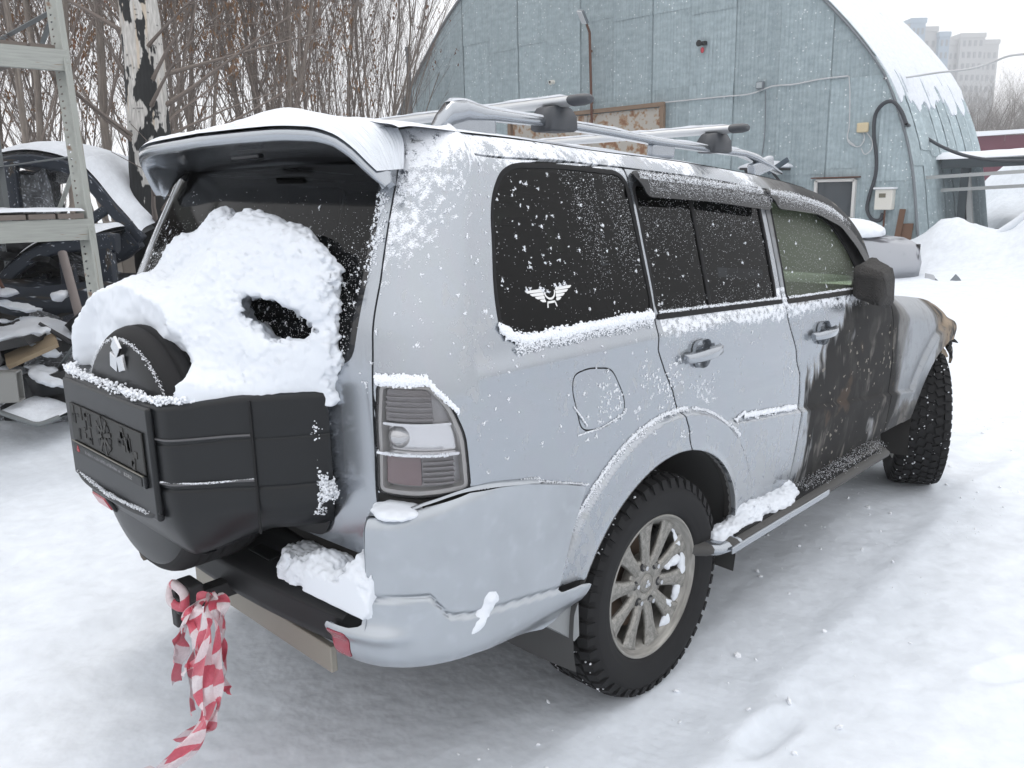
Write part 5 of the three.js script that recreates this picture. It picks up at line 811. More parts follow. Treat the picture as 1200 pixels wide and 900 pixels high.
// far apartment blocks in the haze
{
  const wallA = std(lin(0.52, 0.49, 0.47), 0.9), wallB = std(lin(0.30, 0.38, 0.46), 0.9), wallC = std(lin(0.42, 0.43, 0.44), 0.9), winM = std(lin(0.24, 0.26, 0.28), 0.5);
  const block = (label, D, cols) => {
    const t = thing('apartment_block', label, 'building');
    const ref = at(1100, 215, D), e = V(0.714, 0, -0.70), n = V(-0.70, 0, -0.714);
    for (const [x0, x1, py, m, dep, wins] of cols) {
      const A = at(x0, py, D), B = at(x1, py, D), w = B.clone().sub(A).setY(0).length(), h = A.y, c = A.clone().add(B).multiplyScalar(0.5).setY(h / 2).addScaledVector(n, 9 + dep);
      const rot = Math.atan2(0.70, 0.714); obj('wall', new THREE.BoxGeometry(w, h, 18).rotateY(rot).translate(c.x, c.y, c.z), m, t);
      const list = []; for (let f = 1; f < h / 3 - 0.6; f++) for (let k = 0; k < wins; k++) list.push(new THREE.BoxGeometry(w / (wins + 0.6) * 0.5, 1.5, 0.2).translate(((k + 0.5) / wins - 0.5) * w * 0.92, f * 3 - h / 2 + 1.6, 9.05));
      if (list.length) tag(obj('window_grid', merge(list).rotateY(rot).translate(c.x, c.y, c.z), winM, t), null, null, null, 'stuff');
      obj('roof_parapet', new THREE.BoxGeometry(w + 0.4, 1.2, 18.4).rotateY(rot).translate(c.x, h + 0.4, c.z), m, t);
    }
    return t;
  };
  block('tall beige and blue apartment tower fading in haze', 210, [[1032, 1067, 34, wallA, 0, 0], [1066, 1083, 27, wallB, -1, 3], [1083, 1099, 36, wallC, 0, 2], [1099, 1111, 43, wallB, -1, 2]]);
  block('grey apartment tower beside the taller beige and blue one', 230, [[1112, 1124, 52, wallC, 0, 2], [1122, 1150, 45, wallC, -2, 4], [1150, 1171, 51, wallC, 0, 3]]);
}

// ---------------------------------------------------------------- trees
const barkMat = std(0xffffff, 0.95, 0, { map: dataTex(64, 128, (i, j) => { const v = 0.47 + tnA(i * 4, j) * 0.22 + tnB(i * 2, j) * 0.12; return [v, v * 0.93, v * 0.87]; }) });
const twigMat = std(lin(0.18, 0.15, 0.132), 0.95), leafMats = [std(lin(0.17, 0.085, 0.05), 0.95), std(lin(0.22, 0.13, 0.075), 0.95)];
function segGeo(out, a, b, r0, r1, n) {
  const d = b.clone().sub(a).normalize(), x = Math.abs(d.y) < 0.95 ? V(0, 1, 0).cross(d).normalize() : V(1, 0, 0).cross(d).normalize(), y = d.clone().cross(x), base = out.p.length / 3;
  for (const [c, r, v] of [[a, r0, 0], [b, r1, 1]]) for (let i = 0; i < n; i++) { const t = i / n * Math.PI * 2, nx = x.x * Math.cos(t) + y.x * Math.sin(t), ny = x.y * Math.cos(t) + y.y * Math.sin(t), nz = x.z * Math.cos(t) + y.z * Math.sin(t); out.p.push(c.x + nx * r, c.y + ny * r, c.z + nz * r); out.n.push(nx, ny, nz); out.u.push(i / n, (v ? b.y : a.y) * 0.5); }
  for (let i = 0; i < n; i++) { const k = (i + 1) % n; out.i.push(base + i, base + k, base + n + k, base + i, base + n + k, base + n + i); }
}
const fromOut = (o) => { const g = new THREE.BufferGeometry(); g.setAttribute('position', new THREE.Float32BufferAttribute(o.p, 3)); g.setAttribute('normal', new THREE.Float32BufferAttribute(o.n, 3)); g.setAttribute('uv', new THREE.Float32BufferAttribute(o.u, 2)); g.setIndex(o.i); return g; };
function treeParts(seed, { h = 11, r = 0.14, stems = 1, leaf = 260, spread = 1, levels = 4 } = {}) {
  const R = rng(seed), T = { p: [], n: [], u: [], i: [] }, B = { p: [], n: [], u: [], i: [] }, L = { p: [], n: [], u: [], i: [] }, tips = [];
  function grow(o, dir, len, rad, lev) {
    const nseg = lev === 0 ? 9 : lev === 1 ? 6 : lev === 2 ? 4 : 3; let p = o.clone(), d = dir.clone(), rr = rad;
    for (let s = 0; s < nseg; s++) {
      d.add(V((R() - 0.5) * 0.28, lev === 0 ? 0.05 : 0.10, (R() - 0.5) * 0.28)).normalize();
      const q = p.clone().addScaledVector(d, len / nseg), r1 = lev === 0 ? rad * (1 - (s + 1) / nseg * 0.85) : rad * (1 - (s + 1) / nseg * 0.75);
      segGeo(lev === 0 ? T : B, p, q, rr, r1, lev === 0 ? 8 : lev === 1 ? 5 : 3); rr = r1; p = q;
      if (lev < levels - 1 && (lev > 0 || s > 0)) {
        const kids = lev === 0 ? 2 : lev === 1 ? 2 : 1;
        for (let k = 0; k < kids; k++) if (R() < (lev === 0 ? 0.9 : 0.8)) { const a = R() * Math.PI * 2, up = 0.75 + R() * 0.9, nd = d.clone().multiplyScalar(up).add(V(Math.cos(a), 0.1, Math.sin(a)).multiplyScalar(0.55 * spread + R() * 0.45)).normalize(); grow(p, nd, len * (lev === 0 ? 0.30 + 0.16 * R() : 0.42 + 0.22 * R()) * (lev === 0 ? 1.1 - 0.5 * s / nseg : 1), Math.max(0.003, rr * (lev === 0 ? 0.38 : 0.45)), lev + 1); }
      }
    }
    if (lev >= 2) tips.push(p);
  }
  for (let k = 0; k < stems; k++) grow(V((R() - 0.5) * 0.5 * (stems > 1 ? 1 : 0), -0.1, (R() - 0.5) * 0.5 * (stems > 1 ? 1 : 0)), V((R() - 0.5) * 0.35, 1, (R() - 0.5) * 0.35).normalize(), h * (0.75 + R() * 0.35), r * (0.7 + R() * 0.4), 0);
  for (let k = 0; k < leaf && tips.length; k++) {
    const t = tips[Math.floor(R() * tips.length)], c = t.clone().add(V((R() - 0.5) * 0.2, -R() * 0.2, (R() - 0.5) * 0.2));
    for (let m = 0; m < 4; m++) { const b = L.p.length / 3, a = R() * 6.28, s = 0.018 + R() * 0.022, w = V(Math.cos(a), R() - 0.5, Math.sin(a)).normalize().multiplyScalar(s * 0.6), dn = V((R() - 0.5) * 0.8, -1, (R() - 0.5) * 0.8).normalize().multiplyScalar(s * 2.4), q = c.clone().add(V((R() - 0.5) * 0.08, (R() - 0.5) * 0.1, (R() - 0.5) * 0.08)); for (const v of [q, q.clone().add(w).addScaledVector(dn, 0.5), q.clone().add(dn), q.clone().sub(w).addScaledVector(dn, 0.5)]) { L.p.push(v.x, v.y, v.z); L.n.push(Math.sin(a), 0.2, -Math.cos(a)); L.u.push(0, 0); } L.i.push(b, b + 1, b + 2, b, b + 2, b + 3); }
  }
  return [fromOut(T), fromOut(B), L.p.length ? fromOut(L) : null];
}
{
  const kinds = [[101, { h: 12, r: 0.06, leaf: 300 }], [102, { h: 9, r: 0.05, leaf: 1600, stems: 2 }], [103, { h: 13, r: 0.07, leaf: 0 }], [104, { h: 8, r: 0.034, leaf: 1200, stems: 4, spread: 0.7, levels: 3 }], [105, { h: 9, r: 0.036, leaf: 60, stems: 3, spread: 0.6, levels: 3 }]].map(([s, o]) => treeParts(s, o));
  const protos = [], labels = ['bare brown-barked tree with a single trunk behind the scrap pile', 'slim tree with rust-brown hanging seed clusters behind the yard', 'tall leafless grey tree standing behind the yard', 'many-stemmed shrubby tree with brown dead leaves behind the yard', 'thin-stemmed clump of bare saplings by the hangar'], names = ['bare_tree', 'seeded_tree', 'bare_tree', 'shrubby_tree', 'sapling_clump'], groups = ['bare single-trunk trees', 'trees with seed clusters', 'tall grey trees', 'shrubby trees', 'sapling clumps'];
  const R = rng(6), spots = [];
  for (const [px, d, k] of [[20, 9.5, 0], [45, 12, 0], [95, 10.5, 2], [120, 11.5, 0], [72, 15, 3], [140, 16, 1], [215, 12.5, 3], [245, 14.5, 1], [262, 11.5, 1], [228, 18, 2], [290, 15, 3], [305, 13, 1], [318, 18, 0], [345, 16, 1], [352, 20, 2], [372, 15.5, 4], [385, 18, 3], [402, 22, 4], [418, 17, 4], [432, 20, 4], [445, 24, 4], [455, 19, 4], [10, 17, 2], [180, 19, 1], [160, 22, 3], [275, 20, 2], [330, 23, 1], [395, 26, 4], [100, 19, 1], [200, 15, 0], [-30, 12, 3], [-10, 15, 1], [465, 26, 4], [240, 24, 4], [300, 26, 4], [130, 26, 4], [60, 24, 4]]) spots.push([px, d, k]);
  for (const [px, d, k] of spots) {
    const b = at(px, 260, d); b.y = groundY(b.x, b.z);
    let t;
    if (!protos[k]) { t = protos[k] = thing(names[k], labels[k], 'tree', [0, 0, 0], 0, groups[k]); const [T, B, L] = kinds[k]; obj('trunk', T, barkMat, t); const cr = obj('crown', B, twigMat, t); if (L) tag(obj('dead_leaves', L, leafMats[k % 2], cr), null, null, null, 'stuff'); } else t = dup(protos[k]);
    t.position.copy(b); t.rotation.y = R() * 6.28; const s = 0.85 + R() * 0.35; t.scale.set(s, s * (0.95 + R() * 0.15), s);
  }
  // birch beside the spare wheel: black-scarred white bark
  const bt = thing('birch_tree', 'birch trunk with peeling white and black bark behind the spare wheel', 'tree');
  const path = [[196, 420, 8.0], [188, 340, 7.85], [180, 260, 7.75], [176, 180, 7.7], [172, 110, 7.7], [166, 40, 7.75], [158, -30, 7.8], [150, -120, 7.9], [140, -260, 8.1]].map(([x, y, d]) => at(x, y, d)); path.unshift(V(path[0].x + 0.02, -0.2, path[0].z));
  const cv = new THREE.CatmullRomCurve3(path), NB = 90, MB = 28, hts = []; const birchTex = dataTex(512, 1024, (i, j) => {
    const a = i / 512 * Math.PI * 2, y = j / 1024 * 10, cx = Math.cos(a), cz = Math.sin(a);
    const big = fbm(cx * 1.0 + 5, y * 2.3, cz * 1.0 + 2, 5) * 1.3 + 0.20 * fbm(cx * 5, y * 3.2, cz * 5, 3) + 0.3 * (sstep(2.7, 1.5, y) - 0.55) + 0.1 * (cx < 0 ? 0.6 : -0.2), line = fbm(cx * 2, y * 26, cz * 2, 3);
    const black = sstep(-0.15, -0.11, big), dash = sstep(0.26, 0.32, line) * 0.5; let r = 0.69, g = 0.68, b = 0.665; const n = fbm(cx * 12, y * 9, cz * 12, 3) * 0.22; r += n; g += n; b += n; const tan = sstep(0.1, 0.3, fbm(cx * 3 + 1, y * 1.6, cz * 3, 3)); r = mix(r, 0.72, tan * 0.5); g = mix(g, 0.64, tan * 0.5); b = mix(b, 0.54, tan * 0.5);
    const k = Math.max(black, dash); return [mix(r, 0.13 + n * 0.3, k), mix(g, 0.135 + n * 0.3, k), mix(b, 0.14 + n * 0.3, k)];
  });
  const bg = gridGeo(MB, NB, (s, t) => { const p = cv.getPoint(t), a = s * Math.PI * 2, r = mix(0.205, 0.165, t) * (1 + 0.07 * fbm(Math.cos(a) * 2, p.y * 1.5, Math.sin(a) * 2, 3) + 0.05 * noise.noise(Math.cos(a) * 5, p.y * 4, Math.sin(a) * 5)) + 0.05 * sstep(0.5, -0.1, p.y); return [p.x + Math.cos(a) * r, p.y, p.z + Math.sin(a) * r, s, p.y / 10]; });
  obj('trunk', bg, std(0xffffff, 0.9, 0, { map: birchTex, bumpMap: birchTex, bumpScale: 0.012 }), bt);
  const out = { p: [], n: [], u: [], i: [] }, Rb = rng(31); for (let k = 0; k < 26; k++) { const t = 0.25 + Rb() * 0.72, o = cv.getPoint(t), a = Rb() * 6.28; let p = o, d = V(Math.cos(a), 0.35 + Rb() * 0.5, Math.sin(a)).normalize(), r = 0.02 + Rb() * 0.012; for (let s = 0; s < 7; s++) { d.add(V((Rb() - 0.5) * 0.3, -0.02, (Rb() - 0.5) * 0.3)).normalize(); const q = p.clone().addScaledVector(d, 0.24); segGeo(out, p, q, r, r * 0.8, 4); if (s > 1) { const e2 = d.clone().add(V((Rb() - 0.5) * 1.6, Rb() - 0.6, (Rb() - 0.5) * 1.6)).normalize(); segGeo(out, q, q.clone().addScaledVector(e2, 0.45), r * 0.4, 0.003, 3); } r *= 0.8; p = q; } }
  obj('crown', fromOut(out), twigMat, bt);
  // wooded slope far to the right, one grey mass
  const [T, B] = treeParts(201, { h: 13, r: 0.2, leaf: 0, levels: 4 }), mg = merge([T, B]), n = 240, im = new THREE.InstancedMesh(mg, std(lin(0.17, 0.155, 0.145), 0.95), n), m4 = new THREE.Matrix4(), q = new THREE.Quaternion(), Rw = rng(19);
  for (let i = 0; i < n; i++) { const d = 58 + Rw() * 50, px = 1010 + Rw() * 420, b = at(px, 215, d); q.setFromAxisAngle(V(0, 1, 0), Rw() * 6.28); const s = (0.62 + 0.35 * Rw()) * (d / 84) * (0.85 + 0.25 * sstep(1040, 1190, px)); m4.compose(V(b.x, 0, b.z), q, V(s * 1.25, s, s * 1.25)); im.setMatrixAt(i, m4); }
  im.name = 'distant_wood'; im.castShadow = im.receiveShadow = true; scene.add(im); tag(im, 'hazy grey leafless wood far behind the maroon building', null, null, 'stuff');
}

// ---------------------------------------------------------------- snow lying on the car
const stuffSnow = (name, geo, label, m = snowMat) => { const o = tag(obj(name, geo, m), label, null, null, 'stuff'); return o; };
{
  const housZ = curve([-0.5, 0.2, 0.3, 0.36, 0.41, 0.48, 0.535, 0.58, 0.66], [1.33, 1.33, 1.305, 1.265, 1.225, 1.17, 1.10, 1.045, 1.03]);
  const glassZ = (x, y) => rearZ(y) + 0.03 * (1 - Math.min(1, (x / 0.725) ** 2));
  stuffSnow('tailgate_snow', blob((x, y, z) => {
    const big = 0.035 * fbm(x * 3.2, y * 3.2, z * 3.2, 2), fine = 0.010 * fbm(x * 15, y * 15, z * 15, 3) + 0.005 * noise.noise(x * 70, y * 70, z * 70);
    let d = ell(x, y, z, [-0.13, 1.24, 1.12], [0.43, 0.235, 0.235]);
    d = smax(d, ell(x, y, z, [0.18, 1.22, 1.06], [0.38, 0.29, 0.15]), 0.06); d = smax(d, ell(x, y, z, [0.12, 1.43, 0.995], [0.47, 0.19, 0.085]), 0.06); d = smax(d, ell(x, y, z, [0.22, 1.185, 1.17], [0.32, 0.06, 0.15]), 0.05); d = smax(d, ell(x, y, z, [-0.36, 1.25, 1.15], [0.16, 0.17, 0.16]), 0.05);
    d = smax(d, ell(x, y, z, [0.0, 1.545, 0.955], [0.07, 0.10, 0.05]), 0.05); d = smax(d, ell(x, y, z, [0.28, 1.53, 0.955], [0.2, 0.09, 0.06]), 0.05);
    d = smax(d, ell(x, y, z, [0.44, 1.34, 1.0], [0.16, 0.15, 0.05]), 0.05);
    d += big + fine;
    { const hx = x - 0.31 - (z - 1.0) * 1.35, hy = y - 1.378 - (z - 1.0) * 0.24; d = smin(d, -(1 - Math.hypot((hx - 0.03) / 0.175, (hy + 0.12 * hx) / (hy > -0.12 * hx ? 0.040 : 0.062))) * 0.04 + fine * 2.2 + 0.02 * fbm(x * 11, y * 11, z * 4, 3), 0.012); }                       // the melted window down to the glass
    d = smin(d, -ell(x, y, z, [0.165, 1.235, 1.36], [0.15, 0.17, 0.17]) + fine, 0.015);                 // bare tyre shoulder
    d = Math.min(d, mix(1.315, 1.225, sstep(-0.5, -0.42, x) * sstep(0.24, 0.12, x)) + 0.03 * fbm(x * 8, y * 8, 3, 3) - z, housZ(x) - z + 0.03 * fbm(x * 9, y * 9, 7, 3), z - glassZ(x, y) + 0.006, y - 1.165);
    return d;
  }, [-0.72, 1.12, 0.82], [0.82, 1.75, 1.42], 104), 'thick snow heaped between spare wheel and rear window');
  // bumper
  stuffSnow('step_snow', blob((x, y, z) => { const n = 0.055 * fbm(x * 9, y * 9, z * 9, 4) + 0.008 * noise.noise(x * 80, y * 80, z * 80); let d = ell(x, y, z, [0.60, 0.672, 1.035], [0.2, 0.08, 0.085]); d = smax(d, ell(x, y, z, [0.72, 0.70, 1.03], [0.09, 0.085, 0.065]), 0.03); d = smax(d, ell(x, y, z, [0.46, 0.67, 1.03], [0.12, 0.055, 0.07]), 0.03); return Math.min(d + n, y - 0.655, 0.79 - x, 1.105 - z - (x - 0.5) * 0.06); }, [0.26, 0.62, 0.90], [0.84, 0.96, 1.16], 64), 'snow fallen on the right end of the black bumper step');
  stuffSnow('ledge_snow', blob((x, y, z) => Math.min(ell(x, y, z, [0.80, 0.93, 0.985], [0.07, 0.016, 0.06]) + 0.012 * fbm(x * 14, y * 14, z * 14, 3), y - 0.92), [0.68, 0.905, 0.88], [0.92, 0.96, 1.08], 40), 'small pad of snow on the bumper ledge under the tail lamp');
  { const q = [0.945, 0.60, 0.86]; stuffSnow('bumper_snow', blob((x, y, z) => cap(x, y, z, [q[0] - 0.012, 0.665, 0.815], [q[0] - 0.025, 0.575, 0.87], 0.034, 0.026) + 0.03 * fbm(x * 22, y * 22, z * 22, 3) - Math.abs(x - q[0] + 0.01) * 0.5, [0.86, 0.48, 0.74], [1.02, 0.74, 0.97], 48), 'lump of snow stuck low on the bumper corner'); }
  // tail lamp, windows, ledges
  // side step
  stuffSnow('step_board_snow', blob((x, y, z) => { const n = 0.06 * fbm(x * 7, y * 7, z * 7, 4) + 0.008 * noise.noise(x * 80, y * 80, z * 80); let d = cap(x, y, z, [0.915, 0.462, -0.36], [0.925, 0.462, -0.92], 0.05, 0.04); return Math.min(d + n, y - 0.452 + (x > 1.0 ? (x - 1.0) * 2 : 0), 1.01 - x + n * 0.4); }, [0.80, 0.42, -1.10], [1.05, 0.60, -0.22], 64), 'snow heaped on the rear half of the side step');
  // roof, spoiler, rails and bars
  const rp = car.userData.roofPt;
  stuffSnow('roof_snow_cover', gridGeo(60, 90, (s, t) => { const z = mix(0.825, -1.33, t), w = mix(0.64, 0.685, sstep(0.2, 0.6, z)) - Math.max(0, z - 0.8) * 0.5, x = mix(-w, w, s), e = Math.min(1, Math.min(s, 1 - s) * 9) ** 0.6 * Math.min(1, (1 - t) * 12 + 0.1); return [x, rp(x, z) + 0.002 + e * (0.016 + 0.014 * fbm(x * 3, 1, z * 3, 3) + 0.006 * fbm(x * 15, 2, z * 15, 2)), z]; }), 'thin even layer of snow on the car roof');
  { const sx = [0, 0.36, 0.52, 0.585, 0.625, 0.66, 0.69], cT = [[1.862, 1.858, 1.848, 1.83, 1.80, 1.755, 1.715], [1.035, 1.02, 0.995, 0.97, 0.945, 0.915, 0.885], [1.885, 1.878, 1.862, 1.845, 1.815, 1.765, 1.712], [0.785, 0.785, 0.785, 0.79, 0.80, 0.825, 0.855]].map((v) => curve(sx, v));
    stuffSnow('spoiler_snow', gridGeo(110, 16, (s, t) => { const x = mix(-0.66, 0.672, s), a = Math.abs(x), [Ty, Tz, Ly, Lz] = cT.map((f) => f(a)), z = mix(Lz - 0.02, Tz - 0.004, t), dr = sstep(0.57, 0.64, a), e = Math.min(1, Math.min(s, 1 - s) * 14) ** 0.7 * Math.min(1, (1 - t) * 8) ** 0.5, h = 0.004 + e * (mix(0.014, 0.006, dr) + 0.03 * Math.exp(-(((x - 0.28) / 0.14) ** 2)) * Math.exp(-(((t - 0.6) / 0.4) ** 2)) + mix(0.012, 0.005, dr) * fbm(x * 6, 4, z * 6, 3)); return [x * 0.965 + 0.022 + Math.sign(x) * h * 0.7 * dr, mix(Ly, Ty, t) + 0.004 + h * (1 - 0.3 * dr), z]; }), 'snow lying along the top of the roof spoiler'); }
  const strip = (name, label, pts, w) => { const c = new THREE.CatmullRomCurve3(pts.map((p) => V(...p))); stuffSnow(name, gridGeo(90, 8, (s, t) => { const p = c.getPoint(s), d = c.getTangent(s), side = V(0, 1, 0).cross(d).normalize(), q = (t - 0.5) * 2, e = Math.sqrt(Math.max(0, 1 - q * q)) * Math.min(1, Math.min(s, 1 - s) * 30); p.addScaledVector(side, q * w * (0.85 + 0.3 * fbm(p.x * 12, p.z * 12, 1, 2))); return [p.x, p.y + e * (0.004 + 0.008 * Math.max(0, 0.5 + fbm(p.x * 9, 3, p.z * 9, 3))), p.z]; }), label); };
  for (const s of [1, -1]) strip('rail_snow', s > 0 ? 'thin snow along the top of the right roof rail' : 'thin snow along the top of the left roof rail', [[s * 0.6, 1.932, 0.60], [s * 0.6, 1.938, 0.54], [s * 0.6, 1.922, 0.44], [s * 0.6, 1.909, 0.2], [s * 0.6, 1.892, -0.1], [s * 0.6, 1.870, -0.4], [s * 0.6, 1.854, -0.74], [s * 0.6, 1.845, -1.0]], 0.013);
  for (const [z, y, l] of [[0.16, 1.957, 'thin snow along the top of the rear cross bar'], [-0.78, 1.915, 'thin snow along the top of the front cross bar']]) strip('bar_snow', l, [[-0.66, y + 0.0135, z], [0, y + 0.0135, z], [0.67, y + 0.0135, z]], 0.02);
  stuffSnow('engine_bay_snow', gridGeo(30, 30, (s, t) => { const x = mix(-0.6, 0.6, s), z = mix(-1.98, -3.08, t); return [x, 0.98 + 0.06 * fbm(x * 3, 3, z * 3, 3) - 0.05 * Math.abs(s - 0.5), z]; }), 'snow blown into the open engine bay');
  // caked in the rear wheel
  stuffSnow('wheel_snow', blob((x, y, z) => { const r = Math.hypot(y - 0.386, z), a = Math.atan2(y - 0.386, -z); const on = sstep(-1.25, -0.9, a) * sstep(0.95, 0.5, a); const d = 0.026 * on - Math.hypot(r - 0.208, (x - 0.864) * 1.8) - 0.008; const b = Math.max(cap(x, y, z, [0.873, 0.41, -0.11], [0.866, 0.42, -0.18], 0.008, 0.012), cap(x, y, z, [0.873, 0.30, -0.10], [0.866, 0.24, -0.15], 0.006, 0.010)); return Math.max(d, b) + 0.04 * fbm(x * 18, y * 18, z * 18, 3); }, [0.80, 0.10, -0.27], [0.91, 0.66, 0.10], 60), 'snow caked inside the rim of the rear wheel');
}
// flakes and clumps stuck to glass and paint
{
  const R = rng(2024), geo = new THREE.IcosahedronGeometry(1, 1), gp = geo.attributes.position; for (let i = 0; i < gp.count; i++) { const n = 1 + 0.5 * noise.noise(gp.getX(i) * 2.1 + 7, gp.getY(i) * 2.1, gp.getZ(i) * 2.1); gp.setXYZ(i, gp.getX(i) * n, gp.getY(i) * n, gp.getZ(i) * n); } geo.computeVertexNormals();
  const tiny = new THREE.OctahedronGeometry(1, 0), mats = { big: [], small: [] }, m4 = new THREE.Matrix4(), q = new THREE.Quaternion();
  function fleck(u, y, s, lift = 0) { const p = S(u, y), e = 0.003, n = S(u, y + e).sub(S(u, y - e)).cross(S(u + e, y).sub(S(u - e, y))).normalize(); q.setFromEuler(new THREE.Euler(R() * 6, R() * 6, R() * 6)); p.addScaledVector(n, lift + s * 0.15); const m = new THREE.Matrix4().compose(p, q, V(s * (0.7 + R() * 0.6), s * (0.7 + R() * 0.6), s * (0.5 + R() * 0.5))); (s > 0.0032 ? mats.big : mats.small).push(m); }
  const cluster = (u, y, r, lift) => { const n = Math.min(70, Math.round((r / 0.00135) ** 1.75)), ax = 0.6 + 0.8 * R(), ay = 0.6 + 0.8 * R(); for (let c = 0; c < n; c++) { const a = R() * 6.283, d = r * Math.sqrt(R()) * (0.7 + 0.5 * Math.sin(a * 3 + r * 999)); fleck(u + Math.cos(a) * d * ax, y + Math.sin(a) * d * ay, 0.0009 + 0.0011 * R() + 0.0006 * (1 - d / r), lift + 0.35 * Math.max(0, r - d) * (0.3 + 0.7 * R())); } };
  const scatter = (n, box, ok, size, lift) => { for (let k = 0; k < n; k++) { const u = mix(box[0], box[2], R()), y = mix(box[1], box[3], R()), w = ok(u, y); if (R() < w) { const s = size(); if (s > 0.0026) cluster(u, y, s * 1.25, lift); else fleck(u, y, s * 0.75, lift); } } };
  const fine = () => 0.0006 + 0.0011 * R(), clump = () => 0.0016 + 0.0055 * R() ** 2.6;
  const inQ = (u, y) => qsd(u, y) > 0.012 ? 1 : 0;
  scatter(9000, bounds(quarterWin), (u, y) => inQ(u, y) * (0.06 + 0.75 * sstep(0.34, 0.22, u + 0.12 * (1.55 - y)) * sstep(1.36, 1.55, y) * (Math.abs(u - 0.165 + (y - 1.5) * 0.05) < 0.022 ? 0.15 : 1)), fine, -0.004);
  scatter(420, bounds(quarterWin), (u, y) => inQ(u, y) * (0.25 + 0.5 * sstep(0.3, 0.6, u) * sstep(1.36, 1.6, y) + 0.4 * sstep(1.42, 1.34, y) * sstep(0.25, 0.1, u)), clump, -0.004);
  for (const [u, y] of [[0.565, 1.437], [0.55, 1.44], [0.51, 1.438], [0.50, 1.43], [0.485, 1.425], [0.452, 1.44], [0.43, 1.437], [0.41, 1.44]]) cluster(u, y, 0.006 + 0.004 * R(), -0.003);
  scatter(9000, bounds(rearWin), (u, y) => (rsd(u, y) > 0.01 ? 1 : 0) * (0.12 + 0.4 * sstep(1.45, 1.6, y) + 0.35 * sstep(1.38, 1.30, y)) * (y < 1.66 ? 1 : 0.2), fine, -0.007);
  scatter(130, bounds(rearWin), (u, y) => (rsd(u, y) > 0.01 && y < 1.6 ? 0.7 : 0), clump, -0.007);
  scatter(6000, bounds(frontWin), (u, y) => (fsd(u, y) > 0.01 ? 0.35 : 0), fine, -0.007); scatter(120, bounds(frontWin), (u, y) => (fsd(u, y) > 0.01 ? 0.6 : 0), clump, -0.007);
  // rear window: thick near the heap and along its right edge
  scatter(16000, [1.11, 1.26, 2 * UC - 1.11, 1.79], (u, y) => (tgsd(u, y) > 0.012 ? 1 : 0) * (0.04 + 0.55 * sstep(1.66, 1.52, y) + 0.3 * sstep(1.3, 1.16, u) * sstep(1.70, 1.5, y)) * sstep(1.74, 1.64, y), fine, -0.003);
  scatter(1500, [1.11, 1.26, 2 * UC - 1.11, 1.72], (u, y) => (tgsd(u, y) > 0.012 ? 1 : 0) * (0.05 + 0.85 * sstep(1.62, 1.5, y + 0.1 * fbm(u * 4, y * 4, 1, 3))), clump, -0.003);
  scatter(700, [1.075, 1.15, 1.13, 1.7], (u, y) => 0.75 * sstep(-0.1, 0.15, fbm(u * 5, y * 5, 3, 3)), clump, 0);
  // quarter panel, corner and doors
  scatter(1300, [0.62, 1.3, 1.06, 1.8], (u, y) => (qsd(u, y) < -0.02 ? 1 : 0) * (0.12 + 0.5 * sstep(0.8, 1.0, u) * sstep(1.45, 1.75, y)), clump, 0);
  scatter(420, [0.3, 0.99, 1.04, 1.32], (u, y) => (lsd(u, y) < -0.01 && fusd(u, y) < -0.005 ? 0.42 * sstep(-0.15, 0.2, fbm(u * 6, y * 6, 5, 3)) : 0), clump, 0);
  scatter(60, bounds(fuelPoly), (u, y) => (fusd(u, y) > 0.01 ? 0.7 : 0), clump, 0);
  scatter(900, [-0.1, 0.95, 0.35, 1.25], (u, y) => 0.8 * sstep(0.05, 0.3, fbm(u * 7 + 2, y * 7, 9, 3) + 0.1), clump, 0);
  scatter(1500, [-0.9, 0.9, -0.05, 1.22], (u, y) => 0.7 * sstep(0.05, 0.35, fbm(u * 6, y * 6, 12, 3) + 0.16 * sstep(-0.45, -0.1, u)), () => 0.0012 + 0.004 * R() ** 3, 0);
  scatter(5000, [-1.7, 1.17, 0.0, 1.262], (u, y) => 0.8 * sstep(1.16, 1.25, y), fine, 0);

  // granular snow caught on ledges: many small grains along lines on the body
  const alongS = (n0, u0, u1, yf, hw, size0, up = 0) => { const size = size0 * 0.55, n = n0 * 2.6; for (let k = 0; k < n; k++) { const u = mix(u0, u1, R()), g = (R() + R() + R() - 1.5) / 1.5, w = hw * (0.55 + 0.9 * Math.max(0, 0.5 + fbm(u * 14, 3, hw * 99, 3))), s = size * (0.45 + 0.75 * R()); fleck(u, yf(u) + g * w, s, up + 0.001 + (1 - Math.abs(g)) * hw * 0.35); } };
  const put = (x, y, z, s) => { q.setFromEuler(new THREE.Euler(R() * 6, R() * 6, R() * 6)); (s > 0.0032 ? mats.big : mats.small).push(new THREE.Matrix4().compose(V(x, y, z), q, V(s, s * (0.6 + R() * 0.5), s))); };
  const along3 = (n0, pts, w, size0) => { const size = size0 * 0.6, n = n0 * 2.2, c = new THREE.CatmullRomCurve3(pts.map((p) => V(...p))); for (let k = 0; k < n; k++) { const p = c.getPoint(R()), v = 0.5 + 1.0 * Math.max(0, 0.4 + fbm(p.x * 16, p.y * 16, p.z * 16, 3)); put(p.x + (R() - 0.5) * w * v, p.y + (R() - 0.5) * w * 0.7 * v, p.z + (R() - 0.5) * w * v, size * (0.4 + 0.7 * R())); } };
  alongS(1500, 0.035, 0.69, (u) => 1.312 + 0.02 * sstep(0.6, 0.69, u), 0.021, 0.0065); alongS(700, 0.05, 0.66, () => 1.292, 0.02, 0.0038); alongS(220, 0.66, 0.705, (u) => 1.335 + (u - 0.66) * 0.4, 0.018, 0.006);
  alongS(520, -0.79, 0.0, (u) => 1.316 + u * 0.043, 0.008, 0.0042); alongS(420, -1.55, -0.86, (u) => 1.278 + (u + 0.86) * 0.035, 0.007, 0.0042);
